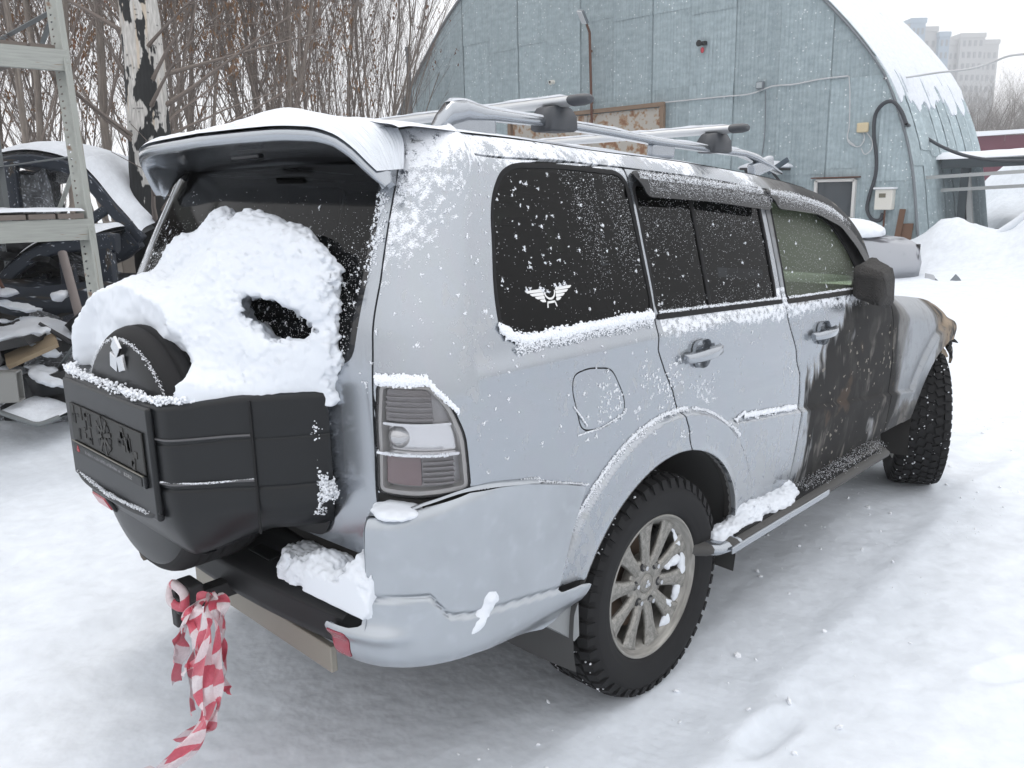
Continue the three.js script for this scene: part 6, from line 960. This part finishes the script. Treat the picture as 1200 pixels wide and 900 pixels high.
  const alongArc = (n0, a0, a1, r, hw, size0) => { const size = size0 * 0.55, n = n0 * 2.4; for (let k = 0; k < n; k++) { const a = mix(a0, a1, R()), g = (R() + R() - 1), rr = r + g * hw * (0.5 + Math.max(0, 0.6 + fbm(a * 16, 2, 1, 3))); fleck(ARCH[0] + Math.cos(a) * rr, ARCH[1] + Math.sin(a) * rr, size * (0.4 + 0.8 * R()), 0.002); } };
  alongArc(900, 0.70, 1.73, 0.603, 0.009, 0.0048); alongArc(380, 1.77, 2.34, 0.603, 0.007, 0.0042); alongArc(260, 0.45, 0.8, 0.603, 0.005, 0.003);
  alongS(760, -0.92, -0.50, (u) => cladY(u) + 0.010, 0.017, 0.0058); alongS(160, -0.51, -0.43, (u) => cladY(u) + 0.0 + (u + 0.44) * -0.35, 0.010, 0.0045);
  alongS(150, 0.22, 0.44, (u) => 1.02 + Math.max(0, 0.33 - u) * 0.2, 0.004, 0.0028); alongS(90, 0.40, 0.455, (u) => 1.04 + (u - 0.4) * 1.2, 0.006, 0.003);
  alongS(620, 0.935, 1.068, () => 1.252, 0.016, 0.0062); alongS(300, 0.868, 0.935, (u) => 1.172 + (u - 0.868) * 1.15, 0.012, 0.0052); alongS(260, 0.905, 1.09, () => 1.069, 0.006, 0.0036);
  alongS(1500, -0.80, -0.03, (u) => visorTop(u) - 0.022, 0.024, 0.0028, 0.012); alongS(800, -0.80, -0.03, (u) => visorTop(u) - 0.06, 0.04, 0.0018, 0.034); alongS(1300, -1.5, -0.86, (u) => visorTop(u) - 0.02, 0.022, 0.0026, 0.012); alongS(700, -1.5, -0.86, (u) => visorTop(u) - 0.05, 0.03, 0.0017, 0.033);
  alongS(120, 0.60, 0.83, (u) => 0.945 + (u - 0.66) * 0.14, 0.008, 0.004); alongS(200, 0.39, 0.62, (u) => 0.868 + (u - 0.41) * 0.31, 0.006, 0.003);
  along3(900, [[-0.47, 1.178, 1.28], [-0.40, 1.182, 1.318], [-0.2, 1.184, 1.333], [0.05, 1.184, 1.334], [0.25, 1.184, 1.326], [0.34, 1.19, 1.28]], 0.03, 0.006);
  along3(420, Array.from({ length: 12 }, (_, i) => { const a = mix(0.3, 2.7, i / 11); return [-0.03 + Math.cos(a) * 0.334, 0.975 + Math.sin(a) * 0.334, 1.292]; }), 0.012, 0.0032);
  along3(420, [[-0.33, 0.872, 1.356], [-0.05, 0.864, 1.368], [0.2, 0.872, 1.36]], 0.012, 0.0036);
  along3(300, [[0.26, 0.968, 1.343], [0.35, 0.972, 1.297], [0.48, 0.988, 1.194]], 0.005, 0.003);
  along3(1600, [[0.93, 0.466, -1.0], [0.935, 0.465, -1.4], [0.93, 0.464, -1.82]], 0.10, 0.0026);
  for (const [x0, y0, x1, y1] of [[0.50, 1.19, 0.56, 1.10], [0.545, 1.10, 0.552, 1.02], [0.55, 1.0, 0.60, 0.93], [0.56, 0.93, 0.54, 0.88]]) along3(620, [[x0, y0, 1.046], [x1, y1, 1.046]], 0.05, 0.0055);
  // snow packed between the tread blocks of the rear and front tyres
  for (const [wz, st] of [[0, 0], [-2.78, 0.47]]) for (let k = 0; k < 900; k++) { const a = R() * 6.283, ax = (R() - 0.5) * 0.235, lump = fbm(Math.cos(a) * 3, Math.sin(a) * 3, ax * 9 + wz, 3); if (lump < 0.02) continue; const r = (Math.abs(ax) > 0.09 ? 0.372 : 0.379) + 0.004 * R(), ly = Math.cos(a) * r, lz = Math.sin(a) * r; put(0.785 + ax * Math.cos(st) + lz * Math.sin(st), 0.386 + ly, wz - ax * Math.sin(st) + lz * Math.cos(st), 0.0015 + 0.0035 * R()); }
  for (const [k, g] of [['big', geo], ['small', tiny]]) { const im = new THREE.InstancedMesh(g, snowLoose, mats[k].length); mats[k].forEach((m, i) => im.setMatrixAt(i, m)); im.name = k === 'big' ? 'snow_clumps' : 'snow_flakes'; im.castShadow = im.receiveShadow = true; scene.add(im); tag(im, k === 'big' ? 'clumps of snow stuck to the car glass and paint' : 'fine flakes of snow dusting the car windows', null, null, 'stuff'); }
}
// ---------------------------------------------------------------- barrier tape knotted to the tow bracket
{
  const tapeTex = dataTex(256, 32, (i, j) => { const k = ((i / 256 * 2 + j / 32 * 0.3) % 1) < 0.5, n = tnB(i, j * 3) * 0.08; return k ? [0.82 + n, 0.36 + n, 0.43 + n] : [0.90 + n, 0.85 + n, 0.86 + n]; });
  const tapeMat = phys(0xffffff, 0.4, 0, { map: tapeTex, transmission: 0.35, thickness: 0 }), tape = thing('barrier_tape', 'red and white barrier tape knotted to the tow bracket, trailing on the snow', 'tape');
  const R = rng(55);
  const ribbon = (pts, w, tw0, tw1, ph) => { const cv = new THREE.CatmullRomCurve3(pts.map(([x, y, z]) => onZ(x, y, z))), L = cv.getLength(); return obj('tape_strand', gridGeo(70, 4, (s, t) => { const p = cv.getPoint(s), a = mix(tw0, tw1, s) + 0.35 * Math.sin(s * 11 + ph), d = V(Math.cos(a), 0.12 * Math.sin(a * 2 + ph), Math.sin(a)), k = (t - 0.5) * w * (0.8 + 0.2 * Math.sin(s * 17 + ph)); p.addScaledVector(d, k); p.y = Math.max(p.y + 0.004 * Math.sin(t * 6 + s * 30), 0.012 + 0.006 * ph); return [p.x, p.y, p.z + 0.006 * Math.sin(t * 5 + s * 23 + ph), s * L / 0.30 + ph, t]; }), tapeMat, tape); };
  ribbon([[238, 700, 1.25], [226, 712, 1.31], [216, 735, 1.32], [212, 765, 1.31], [207, 800, 1.30]].map((p) => p), 0.055, 0.3, 1.4, 0.1);
  ribbon([[240, 698, 1.25], [232, 715, 1.31], [228, 745, 1.32], [224, 790, 1.31], [226, 835, 1.31]], 0.06, -0.3, 0.9, 0.4);
  ribbon([[246, 696, 1.25], [240, 716, 1.31], [240, 750, 1.32], [243, 790, 1.31], [244, 830, 1.31], [232, 860, 1.32], [196, 900, 1.36], [170, 925, 1.4]], 0.065, 0.2, -0.9, 0.7);
  ribbon([[250, 696, 1.25], [253, 715, 1.30], [256, 760, 1.31], [254, 800, 1.30], [256, 828, 1.30], [240, 852, 1.30], [205, 868, 1.31]], 0.06, 0.6, -0.4, 0.2);
  ribbon([[254, 698, 1.25], [262, 712, 1.28], [262, 740, 1.29], [254, 780, 1.29], [250, 815, 1.29], [246, 845, 1.29], [215, 885, 1.34]], 0.05, 1.2, 0.1, 0.9);
  ribbon([[248, 697, 1.24], [258, 718, 1.27], [262, 756, 1.28], [264, 795, 1.27], [266, 812, 1.27]], 0.05, 0.9, -0.2, 0.35); ribbon([[236, 700, 1.26], [220, 720, 1.33], [208, 748, 1.33], [206, 775, 1.32]], 0.045, 0.1, 1.0, 0.75); ribbon([[246, 697, 1.25], [246, 730, 1.33], [236, 775, 1.34], [230, 812, 1.33], [240, 838, 1.33], [222, 872, 1.35], [188, 905, 1.40]], 0.05, 0.5, -0.6, 0.5);
  ribbon([[244, 694, 1.25], [222, 722, 1.32], [232, 762, 1.33], [214, 790, 1.32]], 0.05, -0.6, 0.6, 0.55);
  obj('tape_knot', tube([V(0.06, 0.575, 1.26), V(0.10, 0.60, 1.275), V(0.15, 0.585, 1.27), V(0.15, 0.545, 1.275), V(0.09, 0.55, 1.285), V(0.07, 0.58, 1.27)], 0.014, 40, 7, true), tapeMat, tape);
}

// ---------------------------------------------------------------- steel rack and scrap cars on the left
{
  const e = V(0.714, 0, -0.70), n = V(0.70, 0, 0.714);
  const paint = std(0xffffff, 0.65, 0.15, { map: dataTex(128, 128, (i, j) => { const m = tnA(i, j), b = tnB(i, j), r = sstep(0.3, 0.42, m + b * 0.5); return [mix(0.62 + b * 0.08, 0.48, r), mix(0.63 + b * 0.08, 0.40, r), mix(0.61 + b * 0.08, 0.34, r)]; }) });
  const greySteel = std(lin(0.17, 0.185, 0.19), 0.6, 0.3), wood = std(lin(0.16, 0.135, 0.12), 0.9);
  const rack = thing('steel_rack', 'cream perforated steel rack with snowy plank shelf beside the scrap cars', 'rack');
  const pT = at(56, -40, 5.6), pB = at(112, 345, 5.5), dir = pB.clone().sub(pT).normalize(), foot = pB.clone().addScaledVector(dir, pB.y / -dir.y);
  const post = (a, b, m) => {       // slotted angle: a face with round holes punched through it and a plain return
    const L = a.distanceTo(b), d = b.clone().sub(a).normalize(), sh = new THREE.Shape([[-0.0525, 0], [0.0525, 0], [0.0525, L], [-0.0525, L]].map(([x, y]) => new THREE.Vector2(x, y)));
    for (let t = 0.04; t < L - 0.05; t += 0.05) for (const k of [-0.03, 0.02]) { const p = new THREE.Path(); p.absarc(k, t + (k > 0 ? 0.025 : 0), 0.0075, 0, Math.PI * 2, true); sh.holes.push(p); }
    const face = new THREE.ExtrudeGeometry(sh, { depth: 0.006, bevelEnabled: false, curveSegments: 4 }), zc = d.clone().cross(e).negate().normalize(), xc = d.clone().cross(zc).normalize();
    face.applyMatrix4(new THREE.Matrix4().makeBasis(xc, d, zc).setPosition(a));
    return obj('rack_post', merge([face, bar(a.clone().addScaledVector(e, 0.055).addScaledVector(n, 0.035), b.clone().addScaledVector(e, 0.055).addScaledVector(n, 0.035), 0.008, 0.075, n)]), m, rack);
  };
  post(pT, foot, paint);
  const back = V(-2.0, 0, -0.05), side2 = V(-0.1, 0, 1.9); post(pT.clone().add(back), foot.clone().add(back), greySteel); post(pT.clone().add(side2), foot.clone().add(side2), paint); post(pT.clone().add(side2).add(back), foot.clone().add(side2).add(back), greySteel);
  const along = (px, py, d) => at(px, py, d);
  const shelf = (y, mB) => { const t = (y - foot.y) / (pT.y - foot.y), c = foot.clone().lerp(pT, t), f = c.clone().addScaledVector(n, 0.06), g = f.clone().add(side2); obj('shelf_beam', bar(f.clone().add(V(0.02, 0, -0.06)), g, 0.05, 0.135), paint, rack); obj('shelf_beam', bar(f.clone().add(back), g.clone().add(back), 0.05, 0.12), greySteel, rack); return [f, g]; };
  const [f1, g1] = shelf(1.52), [f2, g2] = shelf(2.62);
  for (let k = 0; k < 11; k++) { const p = f1.clone().lerp(g1, (k + 0.4) / 11.2); obj('shelf_plank', bar(p.clone().add(V(0.05, 0.088, 0)), p.clone().add(V(-2.0, 0.088, 0)), 0.155, 0.032), wood, rack); }
  for (let k = 0; k < 11; k++) { const p = f2.clone().lerp(g2, (k + 0.4) / 11.2); obj('shelf_plank', bar(p.clone().add(V(-0.02, 0.085, 0)), p.clone().add(V(-2.0, 0.085, 0)), 0.15, 0.03), wood, rack); }
  tag(obj('shelf_snow', gridGeo(40, 30, (s, t) => { const p = f1.clone().lerp(g1, mix(-0.01, 1, s)), x = mix(0.05, -1.9, t); return [p.x + x, p.y + 0.106 + Math.min(1, t * 20 + 0.15) ** 0.5 * (0.035 + 0.02 * fbm(x * 3, 1, p.z * 3, 3)), p.z]; }), snowMat), 'snow lying on the rack plank shelf', null, null, 'stuff');
  const br = (a, b, m = greySteel) => obj('rack_brace', bar(a, b, 0.006, 0.05, n), m, rack);
  const onPost = (y) => foot.clone().lerp(pT, (y - foot.y) / (pT.y - foot.y)).addScaledVector(n, -0.03);
  br(onPost(1.98), onPost(1.62).add(V(-0.62, 0, -0.02)), paint); br(onPost(2.0), onPost(2.0).add(back), greySteel); br(onPost(3.0), onPost(2.7).add(V(-0.55, 0, 0)), greySteel); br(onPost(2.98), onPost(2.98).add(back), greySteel); br(onPost(1.0), onPost(0.4).add(V(-1.2, 0, 0)), greySteel);

  // scrap car shells, seen side-on; D: distance, points read along the near side
  const bodyDark = std(0xffffff, 0.5, 0.3, { map: dataTex(128, 128, (i, j) => { const m = tnA(i, j) + tnB(i, j) * 0.6, k = sstep(0.12, 0.3, m), w = sstep(0.26, 0.34, tnB(i * 2, j * 2) + m * 0.3); return [mix(mix(0.15, 0.25, k), 0.8, w), mix(mix(0.18, 0.23, k), 0.82, w), mix(mix(0.22, 0.21, k), 0.85, w)]; }) });
  const frame = (name, list, t) => { for (const [pts, r] of list) obj(name, skin(pts.map((p, i) => { const a = pts[Math.max(0, i - 1)], b = pts[Math.min(pts.length - 1, i + 1)], d = b.clone().sub(a).normalize(), u = n.clone().cross(d).normalize(); return [[-1, -0.7], [-0.6, -1], [0.6, -1], [1, -0.7], [1, 0.7], [0.6, 1], [-0.6, 1], [-1, 0.7]].map(([q, w]) => p.clone().addScaledVector(u, q * r).addScaledVector(n, w * r * 0.7)); })), bodyDark, t); };
  const cr = (pts, k = 14) => new THREE.CatmullRomCurve3(pts).getPoints(k);
  // lower shell: arched door opening cut off at the centre pillar
  const A = (d) => (px, py, dd = 0) => at(px, py, d + dd);
  { const q = A(6.7), t = thing('scrap_car', 'dark cut-off car side frame with arched door opening, snow on its rail', 'car shell');
    frame('roof_rail', [[cr([q(-40, 395), q(-12, 352), q(15, 318), q(48, 296), q(80, 288), q(112, 286), q(138, 288)]), 0.055]], t); frame('centre_pillar', [[cr([q(124, 290), q(128, 320), q(131, 350), q(134, 390), q(136, 440)]), 0.06]], t); frame('front_pillar', [[cr([q(-4, 350), q(-8, 385), q(-4, 440)]), 0.05]], t); frame('pillar_plate', [[cr([q(108, 290), q(122, 284), q(138, 285)]), 0.075]], t); frame('sill', [[cr([q(-50, 470), q(40, 474), q(140, 470)]), 0.07]], t); frame('inner_strut', [[cr([q(75, 300), q(78, 340), q(74, 390)]), 0.035], [cr([q(84, 310), q(90, 345)]), 0.03]], t);
    const o = n.clone().multiplyScalar(-1.25); frame('far_rail', [[cr([q(-40, 395), q(15, 318), q(80, 288), q(138, 288)]).map((p) => p.clone().add(o)), 0.05]], t); frame('far_pillar', [[cr([q(124, 290), q(131, 350), q(136, 440)]).map((p) => p.clone().add(o)), 0.05]], t);
    const roofPts = [q(15, 316), q(48, 294), q(80, 286), q(112, 284)]; obj('roof_panel', gridGeo(20, 8, (s, v) => { const p = new THREE.CatmullRomCurve3(roofPts).getPoint(s).addScaledVector(n, -1.25 * v); return [p.x, p.y + 0.05 * Math.sin(v * Math.PI) + 0.03, p.z]; }), bodyDark, t);
    tag(obj('shell_snow', gridGeo(50, 16, (s, v) => { const p = new THREE.CatmullRomCurve3([q(-8, 345), q(15, 314), q(48, 291), q(80, 283), q(109, 281)]).getPoint(s).addScaledVector(n, 0.03 - 1.2 * v); const ed = Math.min(1, v * 12 + 0.15) ** 0.5 * Math.min(1, Math.min(s, 1 - s) * 12 + 0.1); return [p.x, p.y + 0.05 * Math.sin(v * Math.PI) + 0.035 + ed * (0.04 + 0.02 * fbm(p.x * 5, 2, p.z * 5, 3)), p.z]; }), snowMat), 'snow along the top of the arched car side frame', null, null, 'stuff');
  }
  // upper shell: roof sloping to a rear pillar with a triangular quarter light, snow over its back window
  { const q = A(7.3), t = thing('scrap_car', 'dark blue scrap car body with triangular rear quarter opening, stacked on top', 'car shell');
    frame('roof_rail', [[cr([q(-40, 212), q(-5, 194), q(30, 188), q(62, 192), q(92, 201), q(112, 220), q(132, 244), q(150, 264), q(166, 282)]), 0.055]], t); frame('quarter_strut', [[cr([q(101, 262), q(116, 251), q(133, 240)]), 0.04]], t); frame('waist', [[cr([q(-40, 290), q(40, 286), q(110, 290), q(140, 276), q(160, 266)]), 0.06]], t); frame('centre_pillar', [[cr([q(12, 190), q(16, 230), q(24, 286)]), 0.06]], t); frame('back_panel', [[cr([q(120, 300), q(140, 292), q(158, 278)]), 0.10]], t);
    const roofC = new THREE.CatmullRomCurve3([q(-40, 206), q(-5, 188), q(30, 182), q(62, 186), q(95, 197)]), backC = new THREE.CatmullRomCurve3([q(95, 197), q(115, 218), q(135, 243), q(152, 262), q(166, 279)]), o = -1.35;
    const sheet = (c, lift) => (s, v) => { const p = c.getPoint(s).addScaledVector(n, o * v); return [p.x, p.y + 0.07 * Math.sin(v * Math.PI) + lift, p.z]; };
    obj('roof_panel', gridGeo(24, 10, sheet(roofC, 0.03)), bodyDark, t); obj('back_window', gridGeo(20, 10, sheet(backC, 0.03)), std(lin(0.05, 0.055, 0.06), 0.3), t);
    const o2 = n.clone().multiplyScalar(o); frame('far_rail', [[cr([q(-40, 212), q(30, 188), q(92, 201), q(132, 244), q(166, 282)]).map((p) => p.clone().add(o2)), 0.05]], t); frame('far_waist', [[cr([q(-40, 290), q(40, 286), q(110, 290), q(160, 266)]).map((p) => p.clone().add(o2)), 0.06]], t);
    obj('door_panel', gridGeo(16, 8, (s, v) => { const p = q(mix(-30, 118, s), mix(292, 345, v)).addScaledVector(n, -0.05 + 0.02 * Math.sin(s * 5)); return [p.x, p.y, p.z]; }), bodyDark, t);
    for (const [c, l, th] of [[roofC, 'snow on the roof of the stacked scrap car', 0.05], [backC, 'deep snow on the back window of the stacked scrap car', 0.075]]) tag(obj('shell_snow', gridGeo(40, 20, (s, v) => { const p = c.getPoint(s).addScaledVector(n, o * mix(0.0, 1, v) + 0.01), ed = Math.min(1, Math.min(v, 1 - v) * 12 + 0.1) ** 0.5 * Math.min(1, Math.min(s, 1 - s) * 14 + 0.3) ** 0.5; return [p.x, p.y + 0.07 * Math.sin(v * Math.PI) + 0.035 + ed * (th + 0.02 * fbm(p.x * 3, 2, p.z * 3, 3)), p.z]; }), snowMat), l, null, null, 'stuff');
  }
  // the stack under the shells and loose parts around it
  const sheetMetal = std(0xffffff, 0.5, 0.35, { map: dataTex(64, 64, (i, j) => { const v = 0.42 + tnA(i * 4, j * 4) * 0.3, w = sstep(0.1, 0.3, tnB(i * 3, j * 3)); return [mix(v, 0.8, w), mix(v * 1.02, 0.82, w), mix(v * 1.05, 0.85, w)]; }) });
  const crumple = (w, h, d, seed, m = 6) => { const g = new THREE.BoxGeometry(w, h, d, m, m, 3), p = g.attributes.position; for (let i = 0; i < p.count; i++) { const x = p.getX(i), y = p.getY(i), z = p.getZ(i), k = 0.35; p.setXYZ(i, x + k * w * 0.25 * noise.noise(x * 5 + seed, y * 5, z * 5), y + k * h * 0.6 * noise.noise(x * 4, y * 5 + seed, z * 5), z + k * 0.3 * noise.noise(x * 5, y * 5, z * 5 + seed)); } g.computeVertexNormals(); return g; };
  const facing = Math.atan2(0.70, 0.714);
  const piece = (name, label, cat, px, py, d, size, m, seed, rot = [0, 0, 0]) => { const c = at(px, py, d), g = crumple(...size, seed).applyMatrix4(new THREE.Matrix4().makeRotationFromEuler(new THREE.Euler(...rot))).rotateY(facing).translate(c.x, c.y, c.z); return tag(obj(name, g, m), label, cat); };
  const tan = std(lin(0.30, 0.23, 0.15), 0.85), olive = std(lin(0.16, 0.15, 0.125), 0.85);
  piece('scrap_door', 'dark crumpled car door leaning under the arched side frame', 'scrap metal', 55, 345, 7.2, [0.6, 0.7, 0.1], charred, 1, [0.1, 0, 0.2]);
  piece('seat_scrap', 'frosted grey seat back inside the stacked scrap car', 'car seat', 42, 235, 7.8, [0.42, 0.5, 0.16], sheetMetal, 2, [0, 0, 0.15]);
  piece('folded_sheet', 'pale folded panel on top of the scrap pile', 'scrap metal', 50, 208, 7.9, [0.4, 0.1, 0.2], sheetMetal, 3);
  piece('plastic_bumper', 'dark plastic bumper piece jutting over the scrap pile', 'scrap metal', 98, 372, 6.1, [0.26, 0.09, 0.2], blackPlastic, 4, [0.2, 0, 0.65]);
  piece('folded_sheet', 'snowy folded sheet at the left of the scrap pile', 'scrap metal', 12, 402, 6.0, [0.5, 0.06, 0.5], darkMetal, 5, [0, 0, 0.2]);
  piece('torn_sheet', 'torn dark sheet behind the tan board', 'scrap metal', 52, 392, 6.2, [0.4, 0.12, 0.3], darkMetal, 6, [0, 0, -0.3]);
  tag(obj('tan_board', bar(at(8, 424, 5.9), at(66, 398, 6.0), 0.16, 0.035, V(0.3, 1, 0.5)), tan), 'tan board sticking out of the scrap pile', 'board');
  piece('inner_panel_scrap', 'light grey crumpled inner panel in the scrap pile', 'scrap metal', 62, 425, 6.3, [0.34, 0.22, 0.12], sheetMetal, 7, [0, 0.2, 0.1]);
  piece('silver_bumper', 'frosted silver bumper skin low in the scrap pile', 'scrap metal', 52, 455, 6.4, [0.5, 0.28, 0.2], sheetMetal, 8, [0, 0, 0.3]);
  piece('liner_scrap', 'black wheel-arch liner low in the scrap pile', 'scrap metal', 62, 447, 6.1, [0.3, 0.16, 0.2], blackPlastic, 9, [0, 0, 0.1]);
  piece('engine_scrap', 'frost-speckled engine bracket behind the spare wheel', 'scrap metal', 84, 405, 6.4, [0.2, 0.42, 0.15], bodyDark, 10, [0, 0, 0.1]);
  tag(obj('steel_pole', rod(at(73, 296, 6.3), at(101, 400, 6.1), 0.032, 0.032, 10), std(lin(0.22, 0.19, 0.18), 0.8)), 'leaning brown steel pole dusted with snow in the scrap pile', 'pole');
  { const t = thing('bumper_beam', 'open-ended square steel bumper beam lying on the scrap pile', 'beam'), a = at(24, 452, 5.7), d = V(-0.55, 0.02, 0.83).normalize(), b = a.clone().addScaledVector(d, 1.3), u = V(0, 1, 0), s = u.clone().cross(d).normalize(), W = 0.11, H = 0.2, th = 0.012, m = std(lin(0.26, 0.26, 0.25), 0.65, 0.3); for (const [dx, dy, w, h] of [[W / 2, 0, th, H], [-W / 2, 0, th, H]]) obj('beam_side', bar(a.clone().addScaledVector(s, dx), b.clone().addScaledVector(s, dx), w, h), m, t); for (const dy of [H / 2, -H / 2]) obj('beam_flange', bar(a.clone().addScaledVector(u, dy), b.clone().addScaledVector(u, dy), W, th), m, t); }
  { const t = thing('bent_tray', 'bent grey sill piece with snow lying in it', 'scrap metal'), pts = [at(12, 478, 5.8), at(35, 486, 5.75), at(55, 492, 5.8), at(80, 484, 5.9)]; obj('tray_floor', gridGeo(24, 6, (s, v) => { const p = new THREE.CatmullRomCurve3(pts).getPoint(s).addScaledVector(n, 0.12 - 0.5 * v); return [p.x, p.y - 0.02 * Math.sin(v * 3), p.z]; }), greySteel, t); obj('tray_lip', tube(pts.map((p) => p.clone().addScaledVector(n, 0.12)), 0.02, 20, 6), greySteel, t);
    tag(obj('tray_snow', gridGeo(30, 10, (s, v) => { const p = new THREE.CatmullRomCurve3(pts).getPoint(s).addScaledVector(n, 0.10 - 0.46 * v); return [p.x, p.y + 0.01 + 0.05 * Math.sin(s * Math.PI) ** 0.5 * Math.sin(v * Math.PI) ** 0.4, p.z]; }), snowMat), 'snow lying in the bent sill panel', null, null, 'stuff'); }
  // old car body at the bottom of the pile
  { const t = thing('flattened_wreck', 'dark flattened car floor carrying the scrap pile', 'wreck'), c = at(20, 500, 7.0); obj('floor_shell', crumple(3.2, 0.5, 1.5, 14, 10).rotateY(facing).translate(c.x - 0.3, 0.36, c.z), charred, t); obj('wheel_well', crumple(0.9, 0.9, 0.8, 15, 8).rotateY(facing).translate(...at(95, 440, 7.2).toArray()), charred, t); obj('side_shell', crumple(3.0, 0.6, 1.2, 16, 10).rotateY(facing).translate(c.x - 0.4, 0.75, c.z - 0.1), bodyDark, t);
    obj('hub_disc', new THREE.CylinderGeometry(0.5, 0.5, 0.05, 30).rotateX(Math.PI / 2).rotateY(facing).translate(...at(8, 520, 6.6).toArray()), olive, t); }
  tag(obj('dirty_tarp', gridGeo(20, 10, (s, v) => { const p = at(mix(0, 74, s), mix(506, 530, v), mix(6.6, 6.25, v)); return [p.x, Math.max(0.03, 0.10 + 0.06 * fbm(p.x * 4, 2, p.z * 4, 3) - 0.06 * v), p.z]; }), std(lin(0.12, 0.095, 0.085), 0.95)), 'dirty brown tarpaulin on the ground under the scrap pile', 'tarpaulin');
  for (const [l, px, py, d, r] of [['snow pad on the folded sheet at the left of the scrap pile', 12, 393, 6.0, [0.3, 0.07, 0.25]], ['snow pad on the torn dark sheet in the scrap pile', 54, 384, 6.2, [0.26, 0.06, 0.2]], ['snow pad beneath the arched car side frame', 62, 318, 7.4, [0.35, 0.16, 0.3]]]) { const c = at(px, py, d); tag(obj('scrap_snow', blob((x, y, z) => { const dx = x - c.x, dz = z - c.z, a = dx * e.x + dz * e.z, b = dx * n.x + dz * n.z; return ell(a, y - c.y + a * (px < 30 ? -0.15 : 0.25), b, [0, 0, 0], r) + 0.04 * fbm(x * 6, y * 6, z * 6, 3); }, [c.x - 0.5, c.y - 0.25, c.z - 0.5], [c.x + 0.5, c.y + 0.25, c.z + 0.5], 40), snowMat), l, null, null, 'stuff'); }

  // more torn sheet, pipes and trim packed into the pile, each a piece of its own
  { const Rp = rng(333), kinds = [['torn_sheet', 'torn car body sheet wedged into the scrap pile', 'scrap metal', bodyDark], ['torn_sheet', 'torn car body sheet wedged into the scrap pile', 'scrap metal', charred], ['plastic_shard', 'black plastic shard wedged into the scrap pile', 'scrap plastic', blackPlastic], ['folded_sheet', 'frosted grey sheet wedged into the scrap pile', 'scrap metal', sheetMetal]];
    for (let k = 0; k < 58; k++) { const px = -10 + Rp() * 118, py = 296 + Rp() * 200 - (px > 80 ? 20 : 0), d = 6.2 + Rp() * 0.9 + (py < 380 ? 0.5 : 0), [nm, lb, ct, mt] = kinds[Math.floor(Rp() * 4)]; const o = piece(nm, lb, ct, px, py, d, [0.18 + Rp() * 0.4, 0.05 + Rp() * 0.22, 0.06 + Rp() * 0.2], mt, 40 + k * 3.3, [Rp() * 0.8 - 0.4, Rp() * 0.8 - 0.4, Rp() * 1.4 - 0.7]); o.userData.group = lb.replace('wedged into', 'pieces in'); }
    for (let k = 0; k < 9; k++) { const c = at(-5 + Rp() * 100, 330 + Rp() * 150, 6.0 + Rp() * 0.5), r = [0.06 + Rp() * 0.14, 0.02 + Rp() * 0.03, 0.06 + Rp() * 0.1], tl = Rp() - 0.5; tag(obj('scrap_snow', blob((x, y, z) => { const dx = x - c.x, dz = z - c.z, a = dx * e.x + dz * e.z, b = dx * n.x + dz * n.z; return ell(a, y - c.y + a * tl, b, [0, 0, 0], r) + 0.03 * fbm(x * 12, y * 12, z * 12, 3); }, [c.x - 0.3, c.y - 0.16, c.z - 0.3], [c.x + 0.3, c.y + 0.16, c.z + 0.3], 28), snowMat), 'small pad of snow caught on the scrap pile', null, null, 'stuff'); }
    for (let k = 0; k < 7; k++) { const a = at(-5 + Rp() * 100, 330 + Rp() * 130, 6.1 + Rp() * 0.7), b = a.clone().add(V(Rp() - 0.5, Rp() * 0.7 - 0.3, Rp() - 0.5)); tag(obj('scrap_tube', rod(a, b, 0.012 + Rp() * 0.012, 0.012, 8), k % 2 ? rustPole : darkMetal), k % 2 ? 'rusty pipe jutting from the scrap pile' : 'dark steel pipe jutting from the scrap pile', 'pipe', k % 2 ? 'rusty pipes in the pile' : 'dark pipes in the pile'); } }
  // plank fence behind
  const fence = thing('plank_fence', 'weathered grey plank fence behind the scrap cars', 'fence'), R = rng(12), fm = [0, 1, 2].map((k) => std(lin(0.20 + 0.03 * k, 0.175 + 0.028 * k, 0.15 + 0.025 * k), 0.9)), f0 = at(-40, 300, 9.6).setY(0), len = 6.3;
  for (let k = 0; k < 40; k++) { const p = f0.clone().addScaledVector(e, k * 0.157 + R() * 0.01).addScaledVector(n, -0.02 * R()), h = 1.45 + R() * 0.12; obj('plank', new THREE.BoxGeometry(0.145, h, 0.024).rotateZ((R() - 0.5) * 0.03).rotateY(facing).translate(p.x, h / 2 - 0.05, p.z), fm[k % 3], fence); }
  for (const y of [0.4, 1.2]) obj('fence_rail', bar(f0.clone().setY(y).addScaledVector(n, 0.04), f0.clone().addScaledVector(e, len).setY(y).addScaledVector(n, 0.04), 0.04, 0.08), fm[0], fence);
}
delete car.userData.roofPt; car.traverse((o) => { delete o.userData.mirrored; });
renderer.render(scene, camera);
